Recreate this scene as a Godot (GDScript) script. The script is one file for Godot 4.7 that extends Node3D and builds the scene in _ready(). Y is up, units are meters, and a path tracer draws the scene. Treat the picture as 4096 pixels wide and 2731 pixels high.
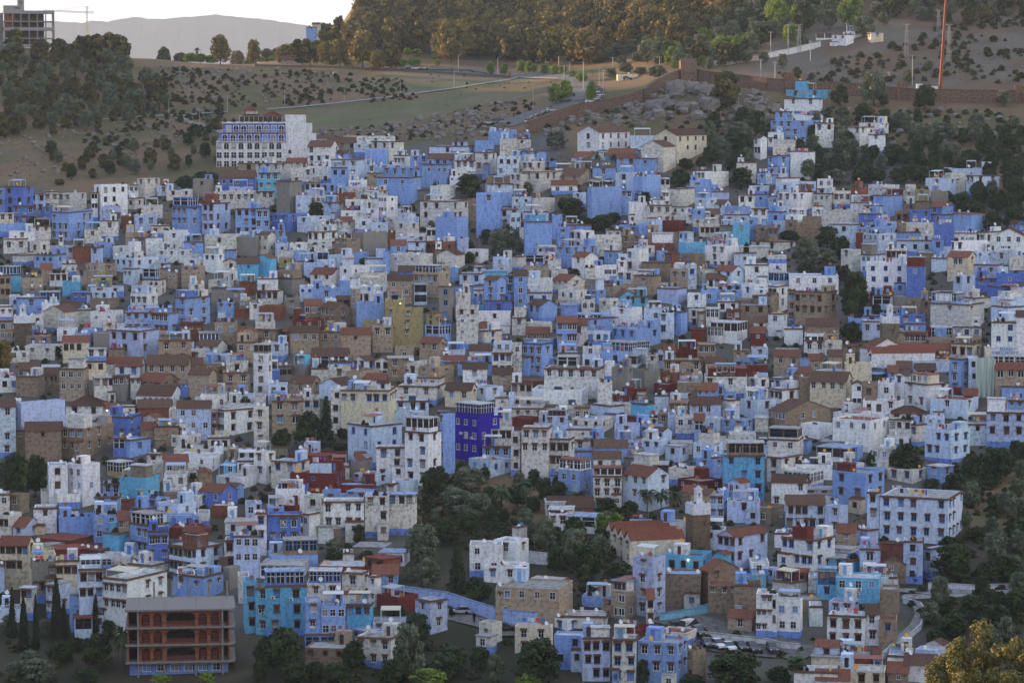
extends Node3D
# A blue hillside town at dusk. Units are metres; the camera stands at (0, 110, 0) on the opposite slope and looks along -z.

class Shape:
	var v := PackedVector3Array()
	var n := PackedVector3Array()
	var c := PackedColorArray()
	var ix := PackedInt32Array()
	var col := Color.WHITE
	var tr := Transform3D.IDENTITY
	func quad(a: Vector3, b: Vector3, d: Vector3, e: Vector3) -> void:   # clockwise from outside
		a = tr * a; b = tr * b; d = tr * d; e = tr * e
		var nn := (d - a).cross(b - a)
		if nn.length_squared() < 1e-12: nn = (e - a).cross(d - a)
		nn = nn.normalized()
		var k := v.size()
		v.append(a); v.append(b); v.append(d); v.append(e)
		for q in 4:
			n.append(nn); c.append(col)
		ix.append_array(PackedInt32Array([k, k + 1, k + 2, k, k + 2, k + 3]))
	func tri(a: Vector3, b: Vector3, d: Vector3) -> void:
		a = tr * a; b = tr * b; d = tr * d
		var nn := (d - a).cross(b - a).normalized()
		var k := v.size()
		v.append(a); v.append(b); v.append(d)
		for q in 3:
			n.append(nn); c.append(col)
		ix.append_array(PackedInt32Array([k, k + 1, k + 2]))
	func box(lo: Vector3, hi: Vector3, bottom := false) -> void:
		var a := lo; var b := hi
		quad(Vector3(a.x, a.y, b.z), Vector3(a.x, b.y, b.z), Vector3(b.x, b.y, b.z), Vector3(b.x, a.y, b.z))
		quad(Vector3(b.x, a.y, a.z), Vector3(b.x, b.y, a.z), Vector3(a.x, b.y, a.z), Vector3(a.x, a.y, a.z))
		quad(Vector3(b.x, a.y, b.z), Vector3(b.x, b.y, b.z), Vector3(b.x, b.y, a.z), Vector3(b.x, a.y, a.z))
		quad(Vector3(a.x, a.y, a.z), Vector3(a.x, b.y, a.z), Vector3(a.x, b.y, b.z), Vector3(a.x, a.y, b.z))
		quad(Vector3(a.x, b.y, b.z), Vector3(a.x, b.y, a.z), Vector3(b.x, b.y, a.z), Vector3(b.x, b.y, b.z))
		if bottom: quad(Vector3(a.x, a.y, a.z), Vector3(a.x, a.y, b.z), Vector3(b.x, a.y, b.z), Vector3(b.x, a.y, a.z))
	func tube(a: Vector3, b: Vector3, r0: float, r1: float, sides := 6, caps := true) -> void:
		var ax := (b - a).normalized()
		var u := ax.cross(Vector3.UP if absf(ax.y) < 0.9 else Vector3.RIGHT).normalized()
		var w := ax.cross(u)
		a = tr * a; b = tr * b; u = tr.basis * u; w = tr.basis * w
		var k := v.size()
		for s in sides:
			var t := TAU * s / sides
			var o := u * cos(t) + w * sin(t)
			v.append(a + o * r0); v.append(b + o * r1)
			n.append(o); n.append(o); c.append(col); c.append(col)
		for s in sides:
			var p := k + s * 2
			var q := k + (s + 1) % sides * 2
			ix.append_array(PackedInt32Array([p, p + 1, q, q, p + 1, q + 1]))
		if caps:
			for e in 2:
				var m := v.size()
				for s in sides:
					v.append(v[k + s * 2 + e]); n.append((b - a).normalized() * (1 if e else -1)); c.append(col)
				for s in range(1, sides - 1):
					ix.append_array(PackedInt32Array([m, m + s, m + s + 1]))
	# a wall face: o = lower left corner seen from outside, u = unit vector to the right, holes = Rect2 in (u, y)
	func face(o: Vector3, u: Vector3, w: float, h: float, holes: Array, reveal := 0.2, low := 0.0, lowcol := Color.WHITE) -> void:
		var xs := [0.0, w]
		var ys := [0.0, h]
		if low > 0.0 and low < h: ys.append(low)
		for r in holes:
			xs.append(r.position.x); xs.append(r.end.x); ys.append(r.position.y); ys.append(r.end.y)
		xs.sort(); ys.sort()
		var up := Vector3.UP
		var keep := col
		var inn := -u.cross(up) * reveal
		for j in ys.size() - 1:
			if ys[j + 1] - ys[j] < 1e-4: continue
			var my: float = (ys[j] + ys[j + 1]) / 2
			col = lowcol if my < low else keep
			var i := 0
			while i < xs.size() - 1:
				var x0: float = xs[i]
				var open := false
				var k := i
				while k < xs.size() - 1:
					var mx: float = (xs[k] + xs[k + 1]) / 2
					open = false
					for r in holes:
						if r.has_point(Vector2(mx, my)):
							open = true
							break
					if open: break
					k += 1
				if k > i and xs[k] - x0 > 1e-4:
					quad(o + u * x0 + up * ys[j], o + u * x0 + up * ys[j + 1], o + u * xs[k] + up * ys[j + 1], o + u * xs[k] + up * ys[j])
				i = k + 1 if k > i or open else i + 1
		col = keep
		for r in holes:
			var a: Vector3 = o + u * r.position.x + up * r.position.y
			var b: Vector3 = o + u * r.position.x + up * r.end.y
			var d: Vector3 = o + u * r.end.x + up * r.end.y
			var e: Vector3 = o + u * r.end.x + up * r.position.y
			quad(a, a + inn, b + inn, b); quad(b, b + inn, d + inn, d); quad(d, d + inn, e + inn, e); quad(e, e + inn, a + inn, a)
	func ribbed(a: Vector3, b: Vector3, d: Vector3, e: Vector3, pitch := 0.32, amp := 0.05) -> void:
		# a tiled slope: a,b lower edge left and right, e,d upper edge left and right; ribs run from eave to ridge
		var m := maxi(2, int(a.distance_to(b) / pitch))
		var nn := (b - a).cross(e - a).normalized()
		for i in m:
			var t0 := float(i) / m
			var t1 := (i + 1.0) / m
			var tm := (t0 + t1) / 2
			var l0 := a.lerp(b, t0); var l1 := a.lerp(b, t1); var lm := a.lerp(b, tm) + nn * amp
			var u0 := e.lerp(d, t0); var u1 := e.lerp(d, t1); var um := e.lerp(d, tm) + nn * amp
			quad(l0, u0, um, lm); quad(lm, um, u1, l1)
	func mesh() -> ArrayMesh:
		var arr := []
		arr.resize(Mesh.ARRAY_MAX)
		arr[Mesh.ARRAY_VERTEX] = v; arr[Mesh.ARRAY_NORMAL] = n; arr[Mesh.ARRAY_COLOR] = c; arr[Mesh.ARRAY_INDEX] = ix
		var m := ArrayMesh.new()
		if v.size(): m.add_surface_from_arrays(Mesh.PRIMITIVE_TRIANGLES, arr)
		return m
	func onto(m: ArrayMesh) -> void:
		var arr := []
		arr.resize(Mesh.ARRAY_MAX)
		arr[Mesh.ARRAY_VERTEX] = v; arr[Mesh.ARRAY_NORMAL] = n; arr[Mesh.ARRAY_COLOR] = c; arr[Mesh.ARRAY_INDEX] = ix
		m.add_surface_from_arrays(Mesh.PRIMITIVE_TRIANGLES, arr)

var rng := RandomNumberGenerator.new()
var M := {}
var used := {}
var env: Environment

func part(called: String, s, m: Material, parent: Node3D) -> MeshInstance3D:
	var o := MeshInstance3D.new()
	o.name = called
	o.mesh = s.mesh() if s is Shape else s
	o.material_override = m
	parent.add_child(o, true)
	return o
func numbered(called: String) -> String:
	var k: int = used.get(called, 0)
	used[called] = k + 1
	return called if k == 0 else "%s_%03d" % [called, k]
func thing(called: String, label: String, category: String, p: Vector3, turn := 0.0, group := "") -> Node3D:
	var o := Node3D.new()
	o.name = numbered(called)
	add_child(o)
	o.position = p
	o.rotation.y = turn
	o.set_meta("label", label)
	o.set_meta("category", category)
	if group: o.set_meta("group", group)
	return o
func solid(called: String, s, m: Material, label: String, category: String, p := Vector3.ZERO, turn := 0.0, group := "") -> MeshInstance3D:
	var o := part(numbered(called), s, m, self)
	o.position = p
	o.rotation.y = turn
	o.set_meta("label", label)
	o.set_meta("category", category)
	if group: o.set_meta("group", group)
	return o
func setting(called: String, s, m: Material) -> MeshInstance3D:
	var o := part(numbered(called), s, m, self)
	o.set_meta("kind", "structure")
	return o
func lin(r: float, g: float, b: float) -> Color:
	return Color(r, g, b).linear_to_srgb()

# ---------------------------------------------------------------- materials
func noise_tex(freq: float, ramp: Array, seed := 1, kind := FastNoiseLite.TYPE_SIMPLEX_SMOOTH, oct := 5, size := 512, gain := 0.5) -> NoiseTexture2D:
	var f := FastNoiseLite.new()
	f.noise_type = kind; f.frequency = freq; f.seed = seed; f.fractal_octaves = oct; f.fractal_gain = gain
	var t := NoiseTexture2D.new()
	t.noise = f; t.width = size; t.height = size; t.seamless = true; t.normalize = true
	var g := Gradient.new()
	g.offsets = PackedFloat32Array(ramp.map(func(q): return q[0]))
	g.colors = PackedColorArray(ramp.map(func(q): return q[1]))
	t.color_ramp = g
	return t
func mat(called: String, col: Color, rough := 0.9, vc := false) -> StandardMaterial3D:
	var m := StandardMaterial3D.new()
	m.resource_name = called
	m.albedo_color = col
	m.roughness = rough
	m.metallic_specular = 0.3
	m.vertex_color_use_as_albedo = vc
	m.cull_mode = BaseMaterial3D.CULL_DISABLED
	M[called] = m
	return m
func grain(m: StandardMaterial3D, t: Texture2D, sc: Vector3, t2: Texture2D = null, sc2 := Vector3.ONE) -> void:
	m.albedo_texture = t
	m.uv1_triplanar = true; m.uv1_world_triplanar = true; m.uv1_scale = sc
	if t2:
		m.detail_enabled = true; m.detail_albedo = t2; m.detail_blend_mode = BaseMaterial3D.BLEND_MODE_MUL
		m.detail_uv_layer = BaseMaterial3D.DETAIL_UV_2
		m.uv2_triplanar = true; m.uv2_world_triplanar = true; m.uv2_scale = sc2
func g(x: float) -> Color:
	return Color(x, x, x)
func materials() -> void:
	var fine := noise_tex(0.02, [[0.0, g(0.72)], [0.35, g(0.9)], [0.55, g(1.0)], [0.8, g(1.0)], [1.0, g(0.9)]], 3, FastNoiseLite.TYPE_SIMPLEX_SMOOTH, 6, 512, 0.6)
	var streak := noise_tex(0.012, [[0.0, Color(0.78, 0.76, 0.73)], [0.25, Color(0.93, 0.92, 0.9)], [0.42, g(1.0)], [1.0, g(1.0)]], 7)
	var worn := noise_tex(0.014, [[0.0, Color(0.64, 0.61, 0.57)], [0.3, Color(0.8, 0.78, 0.75)], [0.4, Color(0.94, 0.93, 0.91)], [0.7, g(1.0)], [1.0, g(1.0)]], 9, FastNoiseLite.TYPE_SIMPLEX_SMOOTH, 6, 512, 0.6)
	var rough := noise_tex(0.03, [[0.0, g(0.55)], [0.5, g(0.9)], [1.0, g(1.0)]], 12, FastNoiseLite.TYPE_SIMPLEX_SMOOTH, 6, 512, 0.65)
	var lumps := noise_tex(0.05, [[0.0, g(0.62)], [0.5, g(0.88)], [1.0, g(1.0)]], 14, FastNoiseLite.TYPE_CELLULAR, 2)
	var m := mat("plaster", Color.WHITE, 0.85, true)
	grain(m, fine, Vector3.ONE * 0.1, streak, Vector3(0.14, 0.03, 0.14))
	m = mat("worn_plaster", Color.WHITE, 0.95, true)
	grain(m, worn, Vector3.ONE * 0.12, streak, Vector3(0.35, 0.06, 0.35))
	m = mat("masonry", Color.WHITE, 0.97, true)
	grain(m, lumps, Vector3(0.55, 0.7, 0.55), worn, Vector3(0.13, 0.13, 0.13))
	m = mat("concrete", Color.WHITE, 0.95, true)
	grain(m, rough, Vector3(0.2, 0.2, 0.2), streak, Vector3(0.3, 0.05, 0.3))
	m = mat("roofing", Color.WHITE, 0.95, true)
	grain(m, rough, Vector3.ONE * 0.22, worn, Vector3.ONE * 0.07)
	m = mat("tiles", Color.WHITE, 0.9, true)
	grain(m, rough, Vector3.ONE * 0.5, worn, Vector3.ONE * 0.2)
	m = mat("paint", Color.WHITE, 0.6, true)
	m = mat("rock", Color.WHITE, 0.95, true)
	grain(m, rough, Vector3.ONE * 0.25, lumps, Vector3.ONE * 0.12)
	m = mat("bark", lin(0.09, 0.065, 0.05), 0.95)
	grain(m, rough, Vector3(0.8, 0.2, 0.8))
	m = mat("leaves", Color.WHITE, 0.75, true)
	m.backlight_enabled = true; m.backlight = lin(0.2, 0.16, 0.035)
	m = mat("dry_leaves", Color.WHITE, 0.75, true)
	m.backlight_enabled = true; m.backlight = lin(0.3, 0.21, 0.05)
	m = mat("earth", Color.WHITE, 0.97, true)
	grain(m, noise_tex(0.03, [[0.0, g(0.6)], [0.45, g(0.88)], [1.0, g(1.0)]], 21, FastNoiseLite.TYPE_SIMPLEX_SMOOTH, 7, 1024, 0.68), Vector3.ONE * 0.05, lumps, Vector3.ONE * 0.17)
	mat("pane", lin(0.012, 0.015, 0.02), 0.12).metallic_specular = 0.5
	mat("shutter", lin(0.4, 0.4, 0.4), 0.6)
	mat("shutter_blue", lin(0.12, 0.24, 0.5), 0.6)
	mat("shutter_brown", lin(0.13, 0.07, 0.045), 0.7)
	mat("curtain", lin(0.2, 0.19, 0.18), 0.9)
	mat("frame_white", lin(0.55, 0.56, 0.58), 0.6)
	mat("frame_brown", lin(0.09, 0.05, 0.035), 0.6)
	mat("frame_blue", lin(0.10, 0.2, 0.5), 0.6)
	mat("iron", lin(0.05, 0.05, 0.05), 0.5)
	mat("galvanised", lin(0.3, 0.31, 0.32), 0.5)
	mat("dish_white", lin(0.62, 0.63, 0.64), 0.5)
	mat("dish_rust", lin(0.24, 0.1, 0.05), 0.7)
	mat("dish_yellow", lin(0.6, 0.32, 0.05), 0.5)
	mat("glass_dark", lin(0.02, 0.025, 0.03), 0.08).metallic_specular = 0.6
	mat("solar", lin(0.02, 0.03, 0.06), 0.15)
	mat("steel", lin(0.5, 0.5, 0.5), 0.35).metallic = 0.6
	mat("cloth", Color.WHITE, 0.9, true)
	mat("tin", Color.WHITE, 0.55, true)
	mat("road", lin(0.13, 0.13, 0.13), 0.95)
	grain(M.road, rough, Vector3.ONE * 0.15, worn, Vector3.ONE * 0.05)
	mat("tyre", lin(0.015, 0.015, 0.015), 0.9)
	mat("car_paint", Color.WHITE, 0.25, true).clearcoat_enabled = true
	mat("skin", Color.WHITE, 0.8, true)
	mat("far_hill", lin(0.10, 0.10, 0.09), 1.0)

# ---------------------------------------------------------------- terrain
var GH: Array[PackedFloat32Array] = []
func cubic(a: float, b: float, c: float, d: float, t: float) -> float:
	return b + 0.5 * t * (c - a + t * (2.0 * a - 5.0 * b + 4.0 * c - d + t * (3.0 * (b - c) + d - a)))
func ground(x: float, z: float) -> float:
	var fx := clampf((x + 320.0) / 20.0, 0.0, 31.999)
	var fd := clampf((-z - 100.0) / 25.0, 0.0, GH.size() - 1.001)
	var i := int(fx)
	var j := int(fd)
	var r := PackedFloat32Array()
	for k in 4:
		var row := GH[clampi(j + k - 1, 0, GH.size() - 1)]
		r.append(cubic(row[maxi(i - 1, 0)], row[i], row[i + 1], row[mini(i + 2, 32)], fx - i))
	var y := cubic(r[0], r[1], r[2], r[3], fd - j)
	if x < -300.0:     # unseen western hill, outside the picture, shaped so its shadow covers the town
		var top := 70.0
		var k := [[300.0, 75.0], [700.0, 165.0], [1000.0, 205.0], [1430.0, 235.0], [1560.0, 118.0], [2200.0, 100.0]]
		for q in 5:
			if -z >= k[q][0]: top = lerpf(k[q][1], k[q + 1][1], clampf((-z - k[q][0]) / (k[q + 1][0] - k[q][0]), 0.0, 1.0))
		y = lerpf(y, maxf(y, top), smoothstep(300.0, 680.0, -x))
	if -z > 2600.0: y = lerpf(y, 60.0, clampf((-z - 2600.0) / 3000.0, 0.0, 1.0))
	if -z < 100.0: y = lerpf(y, 104.0, clampf((100.0 + z) / 80.0, 0.0, 1.0))
	return y
func on(x: float, z: float, up := 0.0) -> Vector3:
	return Vector3(x, ground(x, z) + up, z)

# ---------------------------------------------------------------- houses
const KIND := {"W": ["white_house", "white"], "w": ["weathered_house", "weathered white"], "L": ["pale_blue_house", "pale blue"], "B": ["blue_house", "blue"], "D": ["deep_blue_house", "deep blue"],
	"P": ["lavender_house", "lavender blue"], "K": ["sky_blue_house", "sky blue"], "V": ["violet_house", "violet"], "T": ["tan_house", "tan"], "G": ["concrete_house", "grey concrete"], "R": ["brick_house", "brick red"],
	"r": ["red_house", "dark red"], "Y": ["yellow_house", "olive yellow"], "O": ["cream_house", "cream"], "N": ["earth_house", "brown earthen"]}
const PAINT := {"W": [0.76, 0.77, 0.79], "w": [0.64, 0.63, 0.61], "L": [0.53, 0.63, 0.79], "B": [0.235, 0.365, 0.68], "D": [0.11, 0.185, 0.52], "P": [0.43, 0.51, 0.74], "K": [0.14, 0.42, 0.64], "V": [0.03, 0.014, 0.32],
	"T": [0.54, 0.43, 0.33], "G": [0.31, 0.29, 0.26], "R": [0.33, 0.125, 0.08], "r": [0.15, 0.032, 0.025], "Y": [0.36, 0.30, 0.15], "O": [0.68, 0.6, 0.46], "N": [0.38, 0.295, 0.22]}
const MARKS := ["terraced blue hotel", "arched hillside school", "red brick arcade block", "lower stone minaret", "right-hand stone minaret", "left-hand stone minaret", "violet house", "big blank blue house", "olive yellow house", "grey concrete tower", "ribbed roof mosque", "long red tiled hall", "turquoise terrace hotel", "wide pale apartment house", "plastic sheeted house", "sky blue restaurant", "big brown hipped roof", "crenellated blue house", "tall tan corner house", "cream six-window palace", "white arched-window house", "garden palm trees", "central garden olives", "stacked balcony house", "deep blue restaurant", "brown ruined house", "white conifer villa"]
const MARKPOS := [-89, -1062, 34, -1031, -62, -558, 40, -639, 104, -818, -134, -817, -11, -710, 28, -954, -29, -817, -72, -968, 29, -623, 103, -779, -45, -582, 88, -647, 118, -743, 66, -582, -120, -735, -137, -935, 84, -827, -36, -735, -34, -710, 11, -663, -7, -643, -17, -910, 120, -856, -103, -710, -8, -611]
const SIDE := ["above", "below", "left of", "right of"]
const NTH := ["first", "second", "third", "fourth", "fifth", "sixth", "seventh", "eighth", "ninth", "tenth", "eleventh", "twelfth", "thirteenth", "fourteenth", "fifteenth"]
const COUNT := ["no", "one", "two", "three", "four", "five", "six", "seven", "eight", "nine", "ten", "eleven", "twelve", "thirteen", "fourteen", "fifteen", "sixteen", "seventeen", "eighteen"]
const WSIZE := {"r": Vector2(1.0, 1.3), "s": Vector2(0.7, 0.75), "a": Vector2(1.0, 1.5), "p": Vector2(1.3, 1.45)}
var WM := {}
func tint(k: String) -> Color:
	var p: Array = PAINT[k]
	var f := rng.randf_range(0.9, 1.08)
	return Color(p[0] * f * rng.randf_range(0.96, 1.04), p[1] * f, p[2] * f * rng.randf_range(0.96, 1.04))
func window_meshes() -> void:
	# frame, pane and (optionally) a small tiled hood, as three surfaces of one window
	for k in ["r", "s", "a", "p", "g"]:
		for hood in 2:
			var sz: Vector2 = WSIZE.get(k, Vector2(1, 1))
			var w := sz.x / 2
			var h := sz.y
			var f := Shape.new()
			var b := 0.09
			if k == "g":
				b = 0.035
				for i in 3: f.box(Vector3(-w + i * w - b, 0, -0.12), Vector3(-w + i * w + b, h, -0.02))
				f.box(Vector3(-w, h * 0.62, -0.12), Vector3(w, h * 0.62 + 0.05, -0.03))
			else:
				f.box(Vector3(-w - b, -b, -0.02), Vector3(-w, h + b, 0.05)); f.box(Vector3(w, -b, -0.02), Vector3(w + b, h + b, 0.05))
				f.box(Vector3(-w, h, -0.02), Vector3(w, h + b, 0.05)); f.box(Vector3(-w - 0.12, -b - 0.06, -0.02), Vector3(w + 0.12, 0, 0.1))
				f.box(Vector3(-0.035, 0, -0.13), Vector3(0.035, h, -0.08))
				if k in ["a", "p"]:
					var bays := 1 if k == "a" else 2
					for q in bays:
						var c0 := -w + w * 2 * q / bays
						var r := w / bays
						for s in 6:     # spandrels above a round arch
							var t0 := PI * s / 6; var t1 := PI * (s + 1) / 6
							var p0 := Vector3(c0 + r - r * cos(t0), h - r + r * sin(t0), 0.02); var p1 := Vector3(c0 + r - r * cos(t1), h - r + r * sin(t1), 0.02)
							f.quad(p0, Vector3(p0.x, h, 0.02), Vector3(p1.x, h, 0.02), p1)
					if k == "p": f.box(Vector3(-0.07, 0, -0.1), Vector3(0.07, h, 0.04))
				else:
					f.box(Vector3(-w, h * 0.55, -0.13), Vector3(w, h * 0.55 + 0.05, -0.08))
			var p := Shape.new()
			p.quad(Vector3(-w, 0, -0.15), Vector3(-w, h, -0.15), Vector3(w, h, -0.15), Vector3(w, 0, -0.15))
			var m := ArrayMesh.new()
			f.onto(m); p.onto(m)
			if hood and k != "g":
				var d := Shape.new()
				d.col = Color(0.16, 0.075, 0.05)
				d.ribbed(Vector3(-w - 0.2, h + 0.16, 0.42), Vector3(w + 0.2, h + 0.16, 0.42), Vector3(w + 0.2, h + 0.42, 0.0), Vector3(-w - 0.2, h + 0.42, 0.0), 0.22, 0.05)
				d.quad(Vector3(-w - 0.2, h + 0.06, 0.42), Vector3(-w - 0.2, h + 0.16, 0.42), Vector3(w + 0.2, h + 0.16, 0.42), Vector3(w + 0.2, h + 0.06, 0.42))
				d.quad(Vector3(-w - 0.2, h + 0.2, 0.0), Vector3(-w - 0.2, h + 0.06, 0.42), Vector3(w + 0.2, h + 0.06, 0.42), Vector3(w + 0.2, h + 0.2, 0.0))
				d.onto(m)
			WM[k + str(hood)] = m
func put_window(k: String, hood: int, frame: Material, p: Vector3, turn: float, parent: Node3D, sc := Vector3.ONE) -> void:
	var o := MeshInstance3D.new()
	o.name = "window"
	o.mesh = WM[k + str(hood)]
	o.set_surface_override_material(0, frame)
	o.set_surface_override_material(1, M.pane if k == "g" or rng.randf() < 0.74 else [M.shutter, M.shutter_blue, M.shutter_brown, M.curtain][rng.randi() % 4])
	if o.mesh.get_surface_count() > 2: o.set_surface_override_material(2, M.tiles)
	parent.add_child(o, true)
	o.position = p; o.rotation.y = turn; o.scale = sc
# rows of windows on one face; returns the holes and places the windows. o, u as in Shape.face; turn = the face's outward yaw
func glaze(t: Node3D, o: Vector3, u: Vector3, w: float, base: float, h: float, top: float, cols: int, rows: int, k: String, hood: int, frame: Material, turn: float, skip := 0.0) -> Array:
	var holes := []
	var step := minf(3.0, (h - top - 0.3) / rows)
	for r in rows:
		for c in cols:
			if skip > 0.0 and rng.randf() < skip: continue
			var cw := w / cols
			var x := cw * (c + 0.5) + rng.randf_range(-0.1, 0.1) * minf(cw, 2.0)
			if k == "g":
				var gh := minf(2.0, step - 0.5)
				var gw := cw - 0.25
				if gh < 0.7 or gw < 0.5: continue
				var y0 := h - top - step * r - gh
				holes.append(Rect2(cw * c + 0.125, base + y0, gw, gh))
				put_window("g", 0, frame, o + u * (cw * (c + 0.5)) + Vector3.UP * (base + y0), turn, t, Vector3(gw, gh, 1))
				continue
			var sz: Vector2 = WSIZE[k]
			var f := minf(1.0, minf((cw - 0.3) / sz.x, (step - 0.55) / sz.y))
			if f < 0.45: continue
			f *= rng.randf_range(0.88, 1.08) if f > 0.99 else 0.95
			var hw := sz.x * f
			var hh := sz.y * f
			x = clampf(x, hw / 2 + 0.15, w - hw / 2 - 0.15)
			var y := h - top - step * r - hh - 0.35
			if y < 0.2: continue
			holes.append(Rect2(x - hw / 2, base + y, hw, hh))
			put_window(k, hood, frame, o + u * x + Vector3.UP * (base + y), turn, t, Vector3(f, f, 1))
	return holes
func tile_coping(t: Node3D, w: float, d: float, h: float) -> void:
	var s := Shape.new()
	s.col = Color(0.16, 0.085, 0.06) * rng.randf_range(0.75, 1.15)
	var q := 0.22
	s.ribbed(Vector3(-w / 2 - q, h - 0.12, q), Vector3(w / 2 + q, h - 0.12, q), Vector3(w / 2, h + 0.14, -0.16), Vector3(-w / 2, h + 0.14, -0.16))
	s.ribbed(Vector3(w / 2 + q, h - 0.12, q), Vector3(w / 2 + q, h - 0.12, -d - q), Vector3(w / 2 - 0.16, h + 0.14, -d), Vector3(w / 2 - 0.16, h + 0.14, 0))
	s.quad(Vector3(-w / 2 - q, h - 0.2, q), Vector3(-w / 2 - q, h - 0.12, q), Vector3(w / 2 + q, h - 0.12, q), Vector3(w / 2 + q, h - 0.2, q))
	s.quad(Vector3(w / 2 + q, h - 0.2, q), Vector3(w / 2 + q, h - 0.12, q), Vector3(w / 2 + q, h - 0.12, -d - q), Vector3(w / 2 + q, h - 0.2, -d - q))
	part("coping", s, M.tiles, t)
func build_house(t: Node3D, w: float, d: float, h: float, kind: String, roof: String, win: String, ext: String, sunk: float) -> int:
	var wallcol := tint(kind)
	var wm: Material = M.plaster
	if kind == "w": wm = M.worn_plaster
	elif kind in ["N", "R", "T"]: wm = M.masonry
	elif kind == "G": wm = M.concrete
	elif kind in ["W", "L", "P", "O"] and rng.randf() < 0.16: wm = M.worn_plaster
	var hood := 1 if ("e" in ext or rng.randf() < 0.6) else 0
	var frame: Material = [M.frame_white, M.frame_brown, M.frame_blue][0 if rng.randf() < 0.45 else (1 if rng.randf() < 0.75 else 2)]
	if kind == "V" or kind in ["B", "D", "T"] and rng.randf() < 0.7: frame = M.frame_white
	var s := Shape.new()
	s.col = wallcol
	var y0 := -sunk
	var par: float = t.get_meta("parapet") if t.has_meta("parapet") else 0.3
	var count := 0
	var fh := []
	var sh := []
	var lowc := wallcol
	var low := 0.0
	if "b" in ext or (kind in ["W", "w", "L"] and rng.randf() < 0.18):
		low = sunk + 1.6
		lowc = Color(0.16, 0.27, 0.66)
	if roof in ["t", "g", "x", "n"]: par = 0.1
	if win != "-":
		var k := win.right(1)
		var nm := win.left(win.length() - 1).split("x")
		var cols := int(nm[0])
		var rows := int(nm[1])
		fh = glaze(t, Vector3(-w / 2, y0, 0), Vector3.RIGHT, w, sunk, h, par, cols, rows, k, hood, frame, 0.0, 0.0 if cols * rows < 4 or k == "g" else 0.13)
		var sc := clampi(int(d / 3.4), 0, 4)
		if sc > 0 and k != "g" and d > 3.0:
			sh = glaze(t, Vector3(w / 2, y0, 0), Vector3.FORWARD, d, sunk, h, par, sc, rows, k if k != "p" else "r", hood, frame, PI / 2, 0.3)
		elif k == "g": sh = glaze(t, Vector3(w / 2, y0, 0), Vector3.FORWARD, d, sunk, h, par, maxi(1, int(d / 1.6)), rows, k, 0, frame, PI / 2)
		count = fh.size() + sh.size()
	var H := h + sunk
	s.face(Vector3(-w / 2, y0, 0), Vector3.RIGHT, w, H, fh, 0.2, low, lowc)
	s.face(Vector3(w / 2, y0, 0), Vector3.FORWARD, d, H, sh, 0.2, low, lowc)
	s.face(Vector3(w / 2, y0, -d), Vector3.LEFT, w, H, [], 0.2, low, lowc)
	s.face(Vector3(-w / 2, y0, -d), Vector3.BACK, d, H, [], 0.2, low, lowc)
	var rs := Shape.new()
	var rr := rng.randf()
	rs.col = Color(0.46, 0.455, 0.46) * rng.randf_range(0.75, 1.2) if rr < 0.5 else (Color(0.62, 0.63, 0.66) if rr < 0.8 else (Color(0.3, 0.115, 0.09) * rng.randf_range(0.7, 1.1) if rr < 0.9 else Color(0.36, 0.47, 0.7)))
	if kind in ["r", "R"] and rng.randf() < 0.6: rs.col = Color(0.27, 0.075, 0.055)
	var flat := roof == "f"
	if flat:
		var p := 0.22
		var ry := h - par
		rs.quad(Vector3(-w / 2 + p, ry, -p), Vector3(-w / 2 + p, ry, -d + p), Vector3(w / 2 - p, ry, -d + p), Vector3(w / 2 - p, ry, -p))
		part("roof", rs, M.roofing, t)
		# parapet: top ring and inner faces
		var a := [Vector3(-w / 2, h, 0), Vector3(w / 2, h, 0), Vector3(w / 2, h, -d), Vector3(-w / 2, h, -d)]
		var b := [Vector3(-w / 2 + p, h, -p), Vector3(w / 2 - p, h, -p), Vector3(w / 2 - p, h, -d + p), Vector3(-w / 2 + p, h, -d + p)]
		for i in 4:
			var j := (i + 1) % 4
			s.quad(a[i], b[i], b[j], a[j])
			s.quad(b[i], b[i] + Vector3.DOWN * par, b[j] + Vector3.DOWN * par, b[j])
		if "e" in ext or rng.randf() < 0.3: tile_coping(t, w, d, h)
		if "m" in ext:
			var n := int(w / 0.9)
			for i in n: s.box(Vector3(-w / 2 + (i + 0.2) * w / n, h, -0.25), Vector3(-w / 2 + (i + 0.75) * w / n, h + 0.55, 0))
			n = int(d / 0.9)
			for i in n: s.box(Vector3(w / 2 - 0.25, h, -(i + 0.75) * d / n), Vector3(w / 2, h + 0.55, -(i + 0.2) * d / n))
	elif roof == "n":
		rs.box(Vector3(-w / 2 - 0.2, h, -d - 0.2), Vector3(w / 2 + 0.2, h + 0.18, 0.25), true)
		if "t" in ext: rs.col = [Color(0.55, 0.56, 0.56), Color(0.2, 0.08, 0.06), Color(0.28, 0.29, 0.3), Color(0.45, 0.4, 0.3)][rng.randi() % 4]
		part("roof", rs, M.roofing, t)
	else:
		rs.col = Color(0.15, 0.085, 0.06) * rng.randf_range(0.75, 1.25) if rng.randf() < 0.6 else Color(0.25, 0.1, 0.065) * rng.randf_range(0.8, 1.15)
		var o := 0.25
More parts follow.
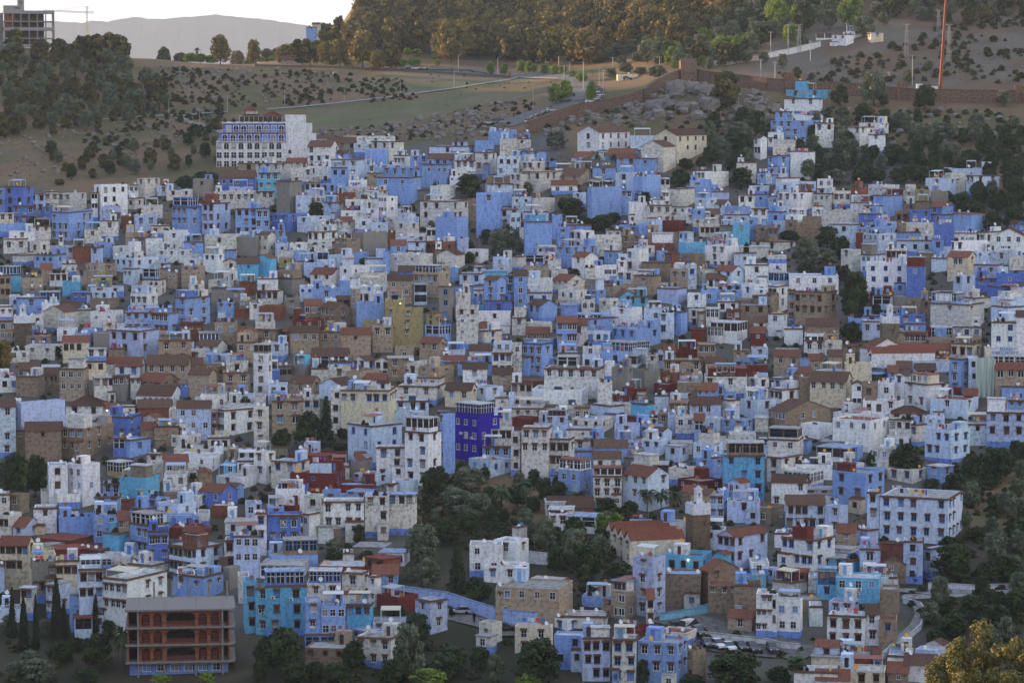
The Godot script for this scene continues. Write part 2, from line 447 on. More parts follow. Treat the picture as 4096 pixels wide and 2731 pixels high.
		if roof == "g":     # ridge runs away from the front
			var r := w * 0.24
			rs.ribbed(Vector3(w / 2 + o, h - 0.12, o), Vector3(w / 2 + o, h - 0.12, -d - o), Vector3(0, h + r, -d - o), Vector3(0, h + r, o))
			rs.ribbed(Vector3(-w / 2 - o, h - 0.12, -d - o), Vector3(-w / 2 - o, h - 0.12, o), Vector3(0, h + r, o), Vector3(0, h + r, -d - o))
			s.tri(Vector3(-w / 2, h, 0), Vector3(0, h + r - 0.05, 0), Vector3(w / 2, h, 0))
			s.tri(Vector3(w / 2, h, -d), Vector3(0, h + r - 0.05, -d), Vector3(-w / 2, h, -d))
		elif roof == "t":   # ridge runs along the front
			var r := minf(d * 0.26, 2.4)
			rs.ribbed(Vector3(-w / 2 - o, h - 0.12, o), Vector3(w / 2 + o, h - 0.12, o), Vector3(w / 2 + o, h + r, -d / 2), Vector3(-w / 2 - o, h + r, -d / 2))
			rs.ribbed(Vector3(w / 2 + o, h - 0.12, -d - o), Vector3(-w / 2 - o, h - 0.12, -d - o), Vector3(-w / 2 - o, h + r, -d / 2), Vector3(w / 2 + o, h + r, -d / 2))
			s.tri(Vector3(w / 2, h, 0), Vector3(w / 2, h + r - 0.05, -d / 2), Vector3(w / 2, h, -d))
			s.tri(Vector3(-w / 2, h, -d), Vector3(-w / 2, h + r - 0.05, -d / 2), Vector3(-w / 2, h, 0))
		else:
			var r := minf(w, d) * 0.26
			var e := minf(w, d) * 0.45
			var A := Vector3(-w / 2 - o, h, o); var B := Vector3(w / 2 + o, h, o); var C := Vector3(w / 2 + o, h, -d - o); var D := Vector3(-w / 2 - o, h, -d - o)
			var P := Vector3(-w / 2 + e, h + r, -d / 2); var Q := Vector3(w / 2 - e, h + r, -d / 2)
			rs.ribbed(A, B, Q, P); rs.ribbed(B, C, Q, Q); rs.ribbed(C, D, P, Q); rs.ribbed(D, A, P, P)
		part("roof", rs, M.tiles, t)
	part("wall", s, wm, t)
	if flat and h > 4.2 and w > 4.0 and rng.randf() < 0.3:     # lower lean-to against the front
		var aw := w * rng.randf_range(0.25, 0.5)
		var ad := rng.randf_range(0.8, 1.9)
		var ah := h * rng.randf_range(0.3, 0.62)
		var ax := -w / 2 + 0.05 if rng.randf() < 0.5 else w / 2 - aw - 0.05
		var an := Shape.new()
		an.col = wallcol if rng.randf() < 0.5 else tint(["W", "w", "L", "B", "T"][rng.randi() % 5])
		var hole := [Rect2(aw * 0.35, sunk + maxf(0.3, ah - 1.7), minf(0.9, aw * 0.4), 1.1)] if ah > 2.2 else []
		an.face(Vector3(ax, y0, ad), Vector3.RIGHT, aw, ah + sunk, hole, 0.18)
		an.face(Vector3(ax + aw, y0, ad), Vector3.FORWARD, ad, ah + sunk, []); an.face(Vector3(ax, y0, 0), Vector3.BACK, ad, ah + sunk, [])
		var slope := rng.randf_range(0.0, 0.5)
		part("lean_to", an, wm, t)
		for r in hole: put_window("r", 0, frame, Vector3(ax + r.position.x + r.size.x / 2, r.position.y - sunk, ad), 0, t, Vector3(r.size.x, 1.1 / 1.3, 1))
		var lr := Shape.new()
		lr.col = Color(0.17, 0.085, 0.06) if slope > 0.2 else Color(0.5, 0.5, 0.52)
		lr.ribbed(Vector3(ax - 0.1, ah, ad + 0.15), Vector3(ax + aw + 0.1, ah, ad + 0.15), Vector3(ax + aw + 0.1, ah + slope, 0.0), Vector3(ax - 0.1, ah + slope, 0.0))
		part("lean_to_roof", lr, M.tiles if slope > 0.2 else M.roofing, t)
	clutter(t, w, d, h, par, flat, kind, ext)
	return count

# ---------------------------------------------------------------- things on roofs
var DISH: ArrayMesh
var HEAT: Array
var laundry_jobs := []
func roof_meshes() -> void:
	var s := Shape.new()       # dish bowl on a short mast, facing +z and tilted up
	var rows := 4
	for i in 12:
		var t0 := TAU * i / 12; var t1 := TAU * (i + 1) / 12
		for j in rows:
			var r0 := 0.46 * j / rows; var r1 := 0.46 * (j + 1) / rows
			var f := func(r: float, t: float) -> Vector3: return Vector3(r * cos(t), r * sin(t) * 1.05, r * r * 0.55)
			s.quad(f.call(r0, t0), f.call(r0, t1), f.call(r1, t1), f.call(r1, t0))
	var q := Shape.new()
	q.tr = Transform3D(Basis(Vector3.RIGHT, -0.5), Vector3(0, 0.75, 0))
	for i in range(0, s.ix.size(), 3): q.tri(s.v[s.ix[i]], s.v[s.ix[i + 1]], s.v[s.ix[i + 2]])
	q.tube(Vector3(0, -0.42, 0.1), Vector3(0, 0, 0.42), 0.02, 0.02, 4)
	q.box(Vector3(-0.05, -0.05, 0.4), Vector3(0.05, 0.05, 0.5))
	q.tr = Transform3D.IDENTITY
	q.tube(Vector3(0, 0, 0), Vector3(0, 0.75, -0.05), 0.035, 0.03, 5)
	DISH = q.mesh()
func dish(t: Node3D, p: Vector3, sc := 1.0) -> void:
	var r := rng.randf()
	var o := part("satellite_dish", DISH, M.dish_white if r < 0.76 else (M.dish_rust if r < 0.93 else M.dish_yellow), t)
	o.position = p
	o.rotation.y = rng.randf_range(-0.2, 1.0) - t.rotation.y
	o.scale = Vector3.ONE * sc * rng.randf_range(0.7, 1.1)
func sheet(t: Node3D, w: float, d: float, h: float, c: Color) -> void:   # canopy on posts, front edge at z = 0
	var s := Shape.new()
	s.col = c
	var r := 0.3
	s.ribbed(Vector3(-w / 2, h, 0), Vector3(w / 2, h, 0), Vector3(w / 2, h + r, -d), Vector3(-w / 2, h + r, -d), 0.3, 0.03)
	s.quad(Vector3(-w / 2, h - 0.03, 0), Vector3(w / 2, h - 0.03, 0), Vector3(w / 2, h + r - 0.03, -d), Vector3(-w / 2, h + r - 0.03, -d))
	part("canopy", s, M.tin, t)
	for x in [-w / 2 + 0.08, w / 2 - 0.08]:
		for z in [-0.1, -d + 0.1]:
			var p := Shape.new()
			p.box(Vector3(x - 0.05, 0, z - 0.05), Vector3(x + 0.05, h + (r if z < -1 else 0.0), z + 0.05))
			part("post", p, M.frame_white, t)
func clutter(t: Node3D, w: float, d: float, h: float, par: float, flat: bool, kind: String, ext: String) -> void:
	var ry := h - par if flat else h + 0.18
	if not flat and not ("t" in ext): return
	var nd := ext.count("d") + (1 if rng.randf() < 0.42 else 0) + (1 if rng.randf() < 0.15 else 0)
	if flat:
		for i in nd:
			var edge := rng.randf() < 0.5
			dish(t, Vector3(rng.randf_range(-w / 2 + 0.4, w / 2 - 0.4), h if edge else ry, -0.11 if edge else rng.randf_range(-d * 0.8, -0.7)))
	if not flat: return
	var free := d - 0.6
	if ("c" in ext or rng.randf() < 0.4) and w > 3.6 and d > 3.6:     # stair head room
		var cw := rng.randf_range(1.8, minf(3.2, w * 0.45))
		var cd := rng.randf_range(1.8, minf(3.0, d * 0.5))
		var ch := rng.randf_range(2.1, 2.6)
		var side := -1.0 if rng.randf() < 0.5 else 1.0
		var s := Shape.new()
		s.col = tint(kind) if rng.randf() < 0.5 else tint(["W", "L", "w", "B"][rng.randi() % 4])
		var lo := Vector3(side * (w / 2 - 0.3) - (cw if side > 0 else 0.0), ry, -d + 0.3)
		var hole := Rect2(cw * 0.3, 0.05, 0.8, 1.85)
		s.face(lo + Vector3(0, 0, cd), Vector3.RIGHT, cw, ch, [hole], 0.15)
		s.face(lo + Vector3(cw, 0, cd), Vector3.FORWARD, cd, ch, [])
		s.face(lo + Vector3(cw, 0, 0), Vector3.LEFT, cw, ch, [])
		s.face(lo, Vector3.BACK, cd, ch, [])
		s.quad(lo + Vector3(0, ch, cd), lo + Vector3(0, ch, 0), lo + Vector3(cw, ch, 0), lo + Vector3(cw, ch, cd))
		part("stair_room", s, M.worn_plaster if rng.randf() < 0.5 else M.plaster, t)
		var dr := Shape.new()
		dr.col = [Color(0.1, 0.2, 0.5), Color(0.08, 0.05, 0.04), Color(0.2, 0.4, 0.6), Color(0.03, 0.03, 0.03)][rng.randi() % 4]
		dr.quad(lo + Vector3(hole.position.x, 0.05, cd - 0.12), lo + Vector3(hole.position.x, 1.9, cd - 0.12), lo + Vector3(hole.end.x, 1.9, cd - 0.12), lo + Vector3(hole.end.x, 0.05, cd - 0.12))
		part("roof_door", dr, M.paint, t)
		if rng.randf() < 0.5: dish(t, lo + Vector3(cw / 2, ch, cd * 0.6))
		free -= cd
	if "t" in ext or (rng.randf() < 0.14 and w > 4.0 and d > 4.0):
		var cw := minf(w - 0.6, rng.randf_range(3.0, 6.0))
		var o := Node3D.new()
		o.name = "roof_shelter"
		t.add_child(o, true)
		o.position = Vector3(rng.randf_range(-1, 1) * (w - cw - 0.5) / 2, ry, -0.4)
		sheet(o, cw, clampf(free * 0.6, 1.6, 4.0), rng.randf_range(2.2, 2.6), [Color(0.5, 0.51, 0.52), Color(0.3, 0.31, 0.33), Color(0.22, 0.08, 0.06), Color(0.5, 0.44, 0.33), Color(0.25, 0.35, 0.5)][rng.randi() % 5])
	if "l" in ext or (rng.randf() < 0.10 and w > 4.0):
		laundry_jobs.append([t, w, ry, d])
	if "h" in ext:
		var s := Shape.new()
		s.col = Color(0.02, 0.03, 0.06)
		s.quad(Vector3(-0.9, ry + 0.2, -0.8), Vector3(-0.9, ry + 1.3, -1.9), Vector3(0.9, ry + 1.3, -1.9), Vector3(0.9, ry + 0.2, -0.8))
		s.quad(Vector3(0.9, ry, -0.8), Vector3(0.9, ry + 1.1, -1.9), Vector3(-0.9, ry + 1.1, -1.9), Vector3(-0.9, ry, -0.8))
		var p := part("solar_panel", s, M.solar, t)
		var c := Shape.new()
		c.tube(Vector3(-0.95, 1.55 + ry, -2.1), Vector3(0.95, 1.55 + ry, -2.1), 0.27, 0.27, 10)
		part("water_tank", c, M.steel, p)
	elif rng.randf() < 0.12:
		var c := Shape.new()
		c.col = [Color(0.05, 0.05, 0.06), Color(0.1, 0.2, 0.5), Color(0.5, 0.5, 0.5)][rng.randi() % 3]
		var x := rng.randf_range(-w / 2 + 0.8, w / 2 - 0.8)
		c.tube(Vector3(x, ry, -d + 1.1), Vector3(x, ry + 1.1, -d + 1.1), 0.42, 0.42, 10)
		part("water_tank", c, M.paint, t)
	if "p" in ext or rng.randf() < 0.07:
		for i in 2 + rng.randi() % 3:
			var o := part("roof_plant", CROWN.h[rng.randi() % 3], M.leaves, t)
			o.position = Vector3(rng.randf_range(-w / 2 + 0.6, w / 2 - 0.6), ry + 0.1, -0.7 - rng.randf() * 0.8)
			o.scale = Vector3.ONE * rng.randf_range(0.9, 1.5)
	if "u" in ext:
		for i in clampi(int(w / 3.0), 1, 4):
			var s := Shape.new()
			s.col = Color(0.6, 0.58, 0.55)
			var x := -w / 2 + (i + 0.5) * w / clampi(int(w / 3.0), 1, 4)
			for k in 8: s.tri(Vector3(x + 1.25 * cos(TAU * k / 8), ry + 2.1, -1.6 + 1.25 * sin(TAU * k / 8)), Vector3(x, ry + 2.75, -1.6), Vector3(x + 1.25 * cos(TAU * (k + 1) / 8), ry + 2.1, -1.6 + 1.25 * sin(TAU * (k + 1) / 8)))
			var p := part("parasol", s, M.cloth, t)
			var q := Shape.new()
			q.tube(Vector3(x, ry, -1.6), Vector3(x, ry + 2.6, -1.6), 0.03, 0.03, 5)
			part("pole", q, M.iron, p)
	if rng.randf() < 0.22:
		var s := Shape.new()
		var x := rng.randf_range(-w / 2 + 0.4, w / 2 - 0.4)
		var hh := rng.randf_range(1.5, 3.5)
		s.tube(Vector3(x, ry, -d + 0.5), Vector3(x, ry + hh, -d + 0.5), 0.025, 0.02, 4)
		for i in 4: s.box(Vector3(x - 0.4 + i * 0.03, ry + hh - 0.1 - i * 0.16, -d + 0.49), Vector3(x + 0.4 - i * 0.03, ry + hh - 0.08 - i * 0.16, -d + 0.51))
		part("antenna", s, M.galvanised, t)
	if "a" in ext or (rng.randf() < 0.08 and h > 5.0):
		for i in 1 + rng.randi() % 3:
			var s := Shape.new()
			s.col = Color(0.55, 0.56, 0.56)
			var x := rng.randf_range(-w / 2 + 0.6, w / 2 - 0.6)
			var y := h - rng.randf_range(1.4, minf(h - 1.0, 7.0))
			s.box(Vector3(x - 0.4, y, 0.06), Vector3(x + 0.4, y + 0.55, 0.36), true)
			s.col = Color(0.1, 0.1, 0.1)
			s.tube(Vector3(x - 0.1, y + 0.28, 0.361), Vector3(x - 0.1, y + 0.28, 0.37), 0.2, 0.2, 10)
			part("air_conditioner", s, M.paint, t)
const CLOTH := [[0.65, 0.65, 0.68], [0.6, 0.6, 0.6], [0.5, 0.08, 0.08], [0.05, 0.05, 0.07], [0.1, 0.16, 0.4], [0.55, 0.35, 0.4], [0.12, 0.1, 0.1], [0.4, 0.42, 0.5], [0.6, 0.5, 0.2], [0.25, 0.1, 0.28]]
func hang_laundry() -> void:
	for j in laundry_jobs:
		var t: Node3D = j[0]
		var w: float = minf(j[1] - 0.8, rng.randf_range(3.0, 7.0))
		var ry: float = j[2]
		var owner: Node3D = t if t.has_meta("label") else t.get_parent()
		var lab: String = owner.get_meta("label")
		var words: String = "washing above the " + owner.get_meta("colour") + " house" + lab.substr(lab.find(","))
		var p := t.global_transform * Vector3(0, ry, -minf(j[3] * 0.35, 1.3))
		var o := thing("washing_line", words, "laundry", p, t.global_rotation.y, "washing hung out on the roofs")
		var s := Shape.new()
		s.tube(Vector3(-w / 2, 1.9, 0), Vector3(w / 2, 1.9, 0), 0.012, 0.012, 3)
		for x in [-w / 2, w / 2]: s.tube(Vector3(x, 0, 0), Vector3(x, 1.95, 0), 0.03, 0.03, 4)
		part("line", s, M.galvanised, o)
		var x := -w / 2 + 0.15
		while x < w / 2 - 0.5:
			var cw := rng.randf_range(0.35, 0.9)
			if x + cw > w / 2: break
			var ch := rng.randf_range(0.5, 1.2)
			var c := Shape.new()
			var k: Array = CLOTH[rng.randi() % CLOTH.size()]
			c.col = Color(k[0], k[1], k[2])
			var n := 4
			var ph := rng.randf() * 6.0
			for i in n:
				var x0 := x + cw * i / n; var x1 := x + cw * (i + 1) / n
				var z0 := 0.05 * sin(i * 1.7 + ph); var z1 := 0.05 * sin((i + 1) * 1.7 + ph)
				c.quad(Vector3(x0, 1.9 - ch, z0), Vector3(x0, 1.9, 0.013), Vector3(x1, 1.9, 0.013), Vector3(x1, 1.9 - ch * rng.randf_range(0.97, 1.0), z1))
				c.quad(Vector3(x1, 1.9 - ch, z1 - 0.03), Vector3(x1, 1.9, -0.013), Vector3(x0, 1.9, -0.013), Vector3(x0, 1.9 - ch, z0 - 0.03))
			part("garment", c, M.cloth, o)
			x += cw + rng.randf_range(0.05, 0.4)
# ---------------------------------------------------------------- plants
var CROWN := {}
var TRUNK := {}
const LEAF := {"p": [[0.085, 0.078, 0.024], [0.13, 0.108, 0.03], [0.042, 0.046, 0.017]], "d": [[0.032, 0.052, 0.016], [0.046, 0.07, 0.02], [0.02, 0.036, 0.012]], "o": [[0.101, 0.121, 0.074], [0.135, 0.155, 0.101], [0.074, 0.095, 0.054]],
	"b": [[0.135, 0.203, 0.027], [0.176, 0.243, 0.041], [0.095, 0.149, 0.027]], "e": [[0.149, 0.128, 0.041], [0.203, 0.149, 0.054], [0.095, 0.095, 0.034]], "c": [[0.019, 0.030, 0.015], [0.027, 0.041, 0.019], [0.014, 0.023, 0.014]],
	"s": [[0.027, 0.043, 0.019], [0.038, 0.057, 0.024], [0.019, 0.032, 0.015]], "h": [[0.045, 0.052, 0.018], [0.075, 0.075, 0.026], [0.028, 0.035, 0.013]], "g": [[0.162, 0.121, 0.027], [0.216, 0.149, 0.041], [0.121, 0.108, 0.027]]}
func leaf_quad(s: Shape, p: Vector3, out: Vector3, size: float, long := 1.0) -> void:
	var nrm := (out + Vector3(rng.randf_range(-1, 1), rng.randf_range(-1, 1), rng.randf_range(-1, 1)) * 0.9).normalized()
	var u := nrm.cross(Vector3(rng.randf_range(-1, 1), rng.randf_range(-1, 1), rng.randf_range(-1, 1))).normalized()
	var w := nrm.cross(u) * long
	s.quad(p - u * size * 0.5 - w * size * 0.5, p - u * size * 0.35 + w * size * 0.5, p + u * size * 0.5 + w * size * 0.4, p + u * size * 0.4 - w * size * 0.55)
func crown(k: String, n: int, size: float) -> ArrayMesh:
	# unit tree: height 1, crown width 1, standing at the origin
	var s := Shape.new()
	var tones: Array = LEAF[k]
	var clumps := []
	if k == "c":
		for i in n:
			var y := rng.randf_range(0.04, 1.0)
			var r := 0.5 * pow(1.0 - y, 0.55) * clampf(y * 9.0, 0.3, 1.0) * rng.randf_range(0.75, 1.08)
			var a := rng.randf() * TAU
			var o := Vector3(cos(a), 0.35, sin(a))
			var q: Array = tones[rng.randi() % 3]
			s.col = Color(q[0], q[1], q[2])
			leaf_quad(s, Vector3(cos(a) * r, y, sin(a) * r), o, size, 1.8)
		return s.mesh()
	if k == "s":
		var tiers := 13
		for t in tiers:
			var y := 0.1 + 0.9 * t / tiers
			var r := 0.64 * (1.0 - y) * rng.randf_range(0.8, 1.2) + 0.03
			var arms := 9
			for a in arms:
				var an := TAU * a / arms + rng.randf()
				for j in n / tiers / arms:
					var f := sqrt(rng.randf())
					var q: Array = tones[rng.randi() % 3]
					s.col = Color(q[0], q[1], q[2])
					leaf_quad(s, Vector3(cos(an) * r * f, y - f * r * 0.25 + rng.randf_range(-0.012, 0.012), sin(an) * r * f) + Vector3(rng.randf_range(-1, 1), 0, rng.randf_range(-1, 1)) * 0.03, Vector3(cos(an), 1, sin(an)), size, 1.4)
		return s.mesh()
	var nc := 26
	var lo := 0.22
	match k:
		"h": lo = 0.0
		"p": lo = 0.16; nc = 22
		"e": lo = 0.2; nc = 34
		"b": lo = 0.22; nc = 22
	for i in nc:
		var y := lo + (1.0 - lo) * (i + rng.randf()) / nc
		var f := (y - lo) / (1.0 - lo)
		var prof := sqrt(maxf(0.0, 1.0 - pow(absf(f - 0.42) / 0.62, 2.0)))
		if k == "h": prof = sqrt(maxf(0.0, 1.0 - f * f))
		var a := i * 2.4 + rng.randf()
		var r := 0.36 * prof * sqrt(rng.randf_range(0.15, 1.0))
		clumps.append([Vector3(cos(a) * r, y * 0.9 + (0.03 if k != "h" else -0.05), sin(a) * r), rng.randf_range(0.11, 0.19) * (0.8 + 0.4 * prof), tones[rng.randi() % 3]])
	for i in n:
		var q: Array = clumps[i % nc]
		var dir := Vector3(rng.randfn(), rng.randfn() * 0.8 + 0.15, rng.randfn()).normalized()
		var p: Vector3 = q[0] + dir * q[1] * pow(rng.randf(), 0.35) * Vector3(1, 0.8, 1)
		p.y = clampf(p.y, 0.01, 1.02)
		var f := rng.randf_range(0.8, 1.2)
		s.col = Color(q[2][0] * f, q[2][1] * f, q[2][2] * f)
		leaf_quad(s, p, dir + Vector3(0, 0.3, 0), size * rng.randf_range(0.7, 1.3), 1.3)
	return s.mesh()
func palm_crown(fan: bool) -> ArrayMesh:
	var s := Shape.new()
	var n := 34 if not fan else 30
	for i in n:
		var a := i * 2.4
		var lift := rng.randf_range(-0.5, 0.95)
		s.col = Color(0.045, 0.065, 0.028) * rng.randf_range(0.7, 1.25) if lift > -0.3 else Color(0.12, 0.09, 0.05)
		var p := Vector3(0, 0.78, 0)
		var dir := Vector3(cos(a) * cos(lift), sin(lift), sin(a) * cos(lift))
		var side := dir.cross(Vector3.UP).normalized()
		var steps := 6
		for j in steps:
			var q := p + dir * 0.5 / steps * (0.75 if fan else 1.0)
			var wd := 0.085 * sin(PI * (j + 0.8) / (steps + 0.8)) if not fan else 0.05 + 0.03 * j
			for e in [-1.0, 1.0]:
				var d1: Vector3 = side * e * wd + Vector3(0, -0.03, 0)
				s.quad(p, p + d1, q + d1 * 0.75, q)
			p = q
			dir = (dir + Vector3(0, -0.26 if not fan else -0.1, 0)).normalized()
	return s.mesh()
func plant_meshes() -> void:
	for k in [["p", 1500, 0.075], ["d", 2300, 0.058], ["o", 2300, 0.05], ["b", 1700, 0.06], ["e", 2200, 0.05], ["c", 1500, 0.05], ["s", 2400, 0.05], ["h", 420, 0.13], ["g", 2400, 0.045]]:
		CROWN[k[0]] = []
		for i in (3 if not k[0] in ["g", "s"] else 1): CROWN[k[0]].append(crown(k[0], k[1], k[2]))
	CROWN["f"] = [palm_crown(false), palm_crown(false)]
	CROWN["m"] = [palm_crown(true)]
	for k in ["p", "d", "c", "f"]:
		var s := Shape.new()
		var top := {"p": 0.75, "d": 0.6, "c": 0.6, "f": 0.8}[k] as float
		var r := {"p": 0.022, "d": 0.03, "c": 0.02, "f": 0.028}[k] as float
		s.tube(Vector3(0, -0.1, 0), Vector3(0.01, top * 0.5, 0), r * 1.2, r * 0.85, 7, false)
		s.tube(Vector3(0.01, top * 0.5, 0), Vector3(0, top, 0.01), r * 0.85, r * (0.4 if k != "f" else 0.75), 7, false)
		if k in ["p", "d"]:
			for i in 7:
				var a := i * 2.4
				var y := top * (0.45 + 0.07 * i)
				s.tube(Vector3(0, y, 0), Vector3(cos(a) * 0.26, y + 0.2, sin(a) * 0.26), r * 0.5, r * 0.12, 5, false)
		TRUNK[k] = s.mesh()
const SPECIES := {"p": ["pine_tree", "dark green pine"], "d": ["leafy_tree", "dark leafy tree"], "o": ["olive_tree", "grey green olive tree"], "b": ["plane_tree", "bright green young tree"], "e": ["eucalyptus_tree", "golden brown eucalyptus"],
	"c": ["cypress_tree", "narrow dark cypress"], "s": ["fir_tree", "dark pointed conifer"], "h": ["bush", "low green bush"], "g": ["acacia_tree", "golden leaved tree"], "f": ["date_palm", "feather leaved palm"], "m": ["fan_palm", "fan leaved palm"]}
func tree(k: String, p: Vector3, h: float, w: float, label: String, group: String) -> Node3D:
	var t := thing(SPECIES[k][0], label, "tree" if k != "h" else "bush", p, rng.randf() * TAU, group)
	var cs: Array = CROWN[k]
	var o := part("crown", cs[rng.randi() % cs.size()], M.dry_leaves if k in ["e", "b", "g"] else M.leaves, t)
	o.scale = Vector3(w, h, w)
	if k != "h":
		var tk: String = {"p": "p", "e": "p", "c": "c", "s": "c", "f": "f", "m": "f"}.get(k, "d")
		var q := part("trunk", TRUNK[tk], M.bark, t)
		var tw := minf(w, h * 0.9)
		q.scale = Vector3(tw, h, tw)
	return t

# ---------------------------------------------------------------- special buildings
func arch_fill(s: Shape, x: float, y: float, w: float, h: float, z: float, thick := 0.2) -> void:   # masonry left over above a round arch inside a w x h opening
	var r := w / 2
	for i in 8:
		var t0 := PI * i / 8; var t1 := PI * (i + 1) / 8
		var a := Vector3(x + r - r * cos(t0), y + h - r + r * sin(t0), z); var b := Vector3(x + r - r * cos(t1), y + h - r + r * sin(t1), z)
		s.quad(a, Vector3(a.x, y + h, z), Vector3(b.x, y + h, z), b)
		s.quad(a, b, b - Vector3(0, 0, thick), a - Vector3(0, 0, thick))
func rail(t: Node3D, a: Vector3, b: Vector3, m: Material, h := 0.95) -> void:
	var s := Shape.new()
	var n := maxi(2, int(a.distance_to(b) / 0.5))
	s.tube(a + Vector3.UP * h, b + Vector3.UP * h, 0.05, 0.05, 4)
	s.tube(a + Vector3.UP * h * 0.5, b + Vector3.UP * h * 0.5, 0.03, 0.03, 4)
	for i in n + 1:
		var p := a.lerp(b, float(i) / n)
		s.tube(p, p + Vector3.UP * h, 0.03, 0.03, 4)
	part("railing", s, m, t)
func block(t: Node3D, called: String, lo: Vector3, w: float, d: float, h: float, c: Color, m: Material, holes := [], side := []) -> void:
	var s := Shape.new()
	s.col = c
	s.face(lo, Vector3.RIGHT, w, h, holes, 0.25)
	s.face(lo + Vector3(w, 0, 0), Vector3.FORWARD, d, h, side, 0.25)
	s.face(lo + Vector3(w, 0, -d), Vector3.LEFT, w, h, [])
	s.face(lo + Vector3(0, 0, -d), Vector3.BACK, d, h, [])
	s.quad(lo + Vector3(0, h, 0), lo + Vector3(0, h, -d), lo + Vector3(w, h, -d), lo + Vector3(w, h, 0))
	part(called, s, m, t)
func hotel() -> void:
	var t := thing("terraced_hotel", "tall stepped hotel with blue arcaded upper floors above white ones, under the meadow", "hotel", Vector3(-103.5, 77.0, -1051.0), 0.10)
	var white := Color(0.68, 0.69, 0.72)
	var blue := Color(0.09, 0.145, 0.5)
	var mid := Color(0.25, 0.34, 0.66)
	var holes := []
	var y := 0.6
	for row in 3:
		for c in 9:
			var x := 0.9 + c * 2.55 + (0.5 if c > 3 else 0.0)
			var k: String = ["r", "r", "a"][row]
			var f := Vector3(1.7, 1.5, 1) if row < 2 else Vector3(1.65, 1.5, 1)
			holes.append(Rect2(x - 0.5 * f.x, y + row * 3.05, f.x, (1.3 if row < 2 else 1.5) * f.y))
			put_window(k, 0, M.frame_white, Vector3(x, y + row * 3.05, 0), 0, t, f)
			if row > 0: rail(t, Vector3(x - 0.8, y + row * 3.05, 0.12), Vector3(x + 0.8, y + row * 3.05, 0.12), M.iron, 0.7)
	block(t, "lower_storeys", Vector3(0, -4, 0), 24.2, 13, 13.4, white, M.plaster, holes.map(func(r): return Rect2(r.position + Vector2(0, 4), r.size)))
	var yy := 9.4
	for tier in 2:
		var x0 := 1.1 + tier * 1.3
		var w := 24.2 - x0 - 0.1
		var hh := []
		for c in 8:
			var x := 1.0 + c * (w - 1.6) / 7.6
			hh.append(Rect2(x, 0.1, 1.7, 2.3))
			put_window("a", 0, M.frame_white, Vector3(x0 + x + 0.85, yy + 0.1, -0.9 - tier * 0.8), 0, t, Vector3(1.7, 1.53, 1))
		block(t, "arcaded_storey", Vector3(x0, yy, -0.9 - tier * 0.8), w, 11, 3.1, blue if tier == 1 else blue.lerp(mid, 0.2), M.plaster, hh)
		rail(t, Vector3(x0 - 0.6, yy, -0.2 - tier * 0.8), Vector3(24.2, yy, -0.2 - tier * 0.8), M.frame_white)
		var e := Shape.new()
		e.col = Color(0.25, 0.11, 0.08)
		e.ribbed(Vector3(x0 - 0.9, yy - 0.3, 0.35 - tier * 0.8), Vector3(24.4, yy - 0.3, 0.35 - tier * 0.8), Vector3(24.4, yy - 0.02, -0.3 - tier * 0.8), Vector3(x0 - 0.9, yy - 0.02, -0.3 - tier * 0.8))
		part("coping", e, M.tiles, t)
		yy += 3.15
	block(t, "cornice", Vector3(2.1, yy, -1.4), 22.2, 11.4, 0.45, white, M.plaster)
	rail(t, Vector3(2.3, yy + 0.45, -1.6), Vector3(24.2, yy + 0.45, -1.6), M.iron)
	for i in 7:
		var o := part("roof_plant", CROWN.h[i % 3], M.leaves, t)
		o.position = Vector3(3 + i * 3.1, yy + 0.4, -2.2)
		o.scale = Vector3.ONE * rng.randf_range(1.0, 1.7)
	var gl := []
	for i in 9:
		gl.append(Rect2(0.3 + i * 1.65, 0.2, 1.4, 1.7))
		put_window("g", 0, M.frame_brown, Vector3(8.3 + i * 1.65 + 0.7, yy + 0.65, -4.5), 0, t, Vector3(1.4, 1.7, 1))
	block(t, "roof_restaurant", Vector3(8, yy + 0.45, -4.5), 15.2, 7, 2.2, Color(0.4, 0.37, 0.33), M.plaster, gl)
	for q in [[9.0, 6.5, 2.65], [16.0, 7.5, 2.65], [9.5, 5.0, 4.4]]:
		var r := Shape.new()
		r.col = Color(0.28, 0.09, 0.06)
		var a := Vector3(q[0], yy + q[2], -3.9); var w: float = q[1]
		var p := Vector3(q[0] + w / 2, yy + q[2] + 1.5, -7.0)
		r.ribbed(a, a + Vector3(w, 0, 0), p + Vector3(0.5, 0, 0), p - Vector3(0.5, 0, 0)); r.ribbed(a + Vector3(w, 0, 0), a + Vector3(w, 0, -6.2), p, p); r.ribbed(a + Vector3(0, 0, -6.2), a, p, p); r.ribbed(a + Vector3(w, 0, -6.2), a + Vector3(0, 0, -6.2), p - Vector3(0.5, 0, 0), p + Vector3(0.5, 0, 0))
		part("roof", r, M.tiles, t)
	block(t, "lift_block", Vector3(10.5, yy + 2.65, -5.2), 4.0, 3.4, 1.8, white, M.plaster)
	block(t, "white_wing", Vector3(24.2, -4, -1.5), 7.2, 12, 22.5, white, M.plaster, [Rect2(1.0, 6, 0.8, 1.4), Rect2(1.0, 9, 0.8, 1.4)])
	block(t, "white_wing", Vector3(31.4, -4, -2.5), 2.2, 10, 19.6, white, M.plaster)
	block(t, "stepped_wing", Vector3(33.6, -4, -3.0), 1.4, 8, 16.0, white, M.plaster)
	rail(t, Vector3(27.4, 18.5, -2.0), Vector3(31.2, 18.5, -2.0), M.frame_brown, 2.4)
	block(t, "blue_terrace", Vector3(-1.2, -7, 2.8), 23.0, 2.75, 5.6, mid, M.plaster)
	rail(t, Vector3(-1.0, -1.4, 2.7), Vector3(21.6, -1.4, 2.7), M.iron)
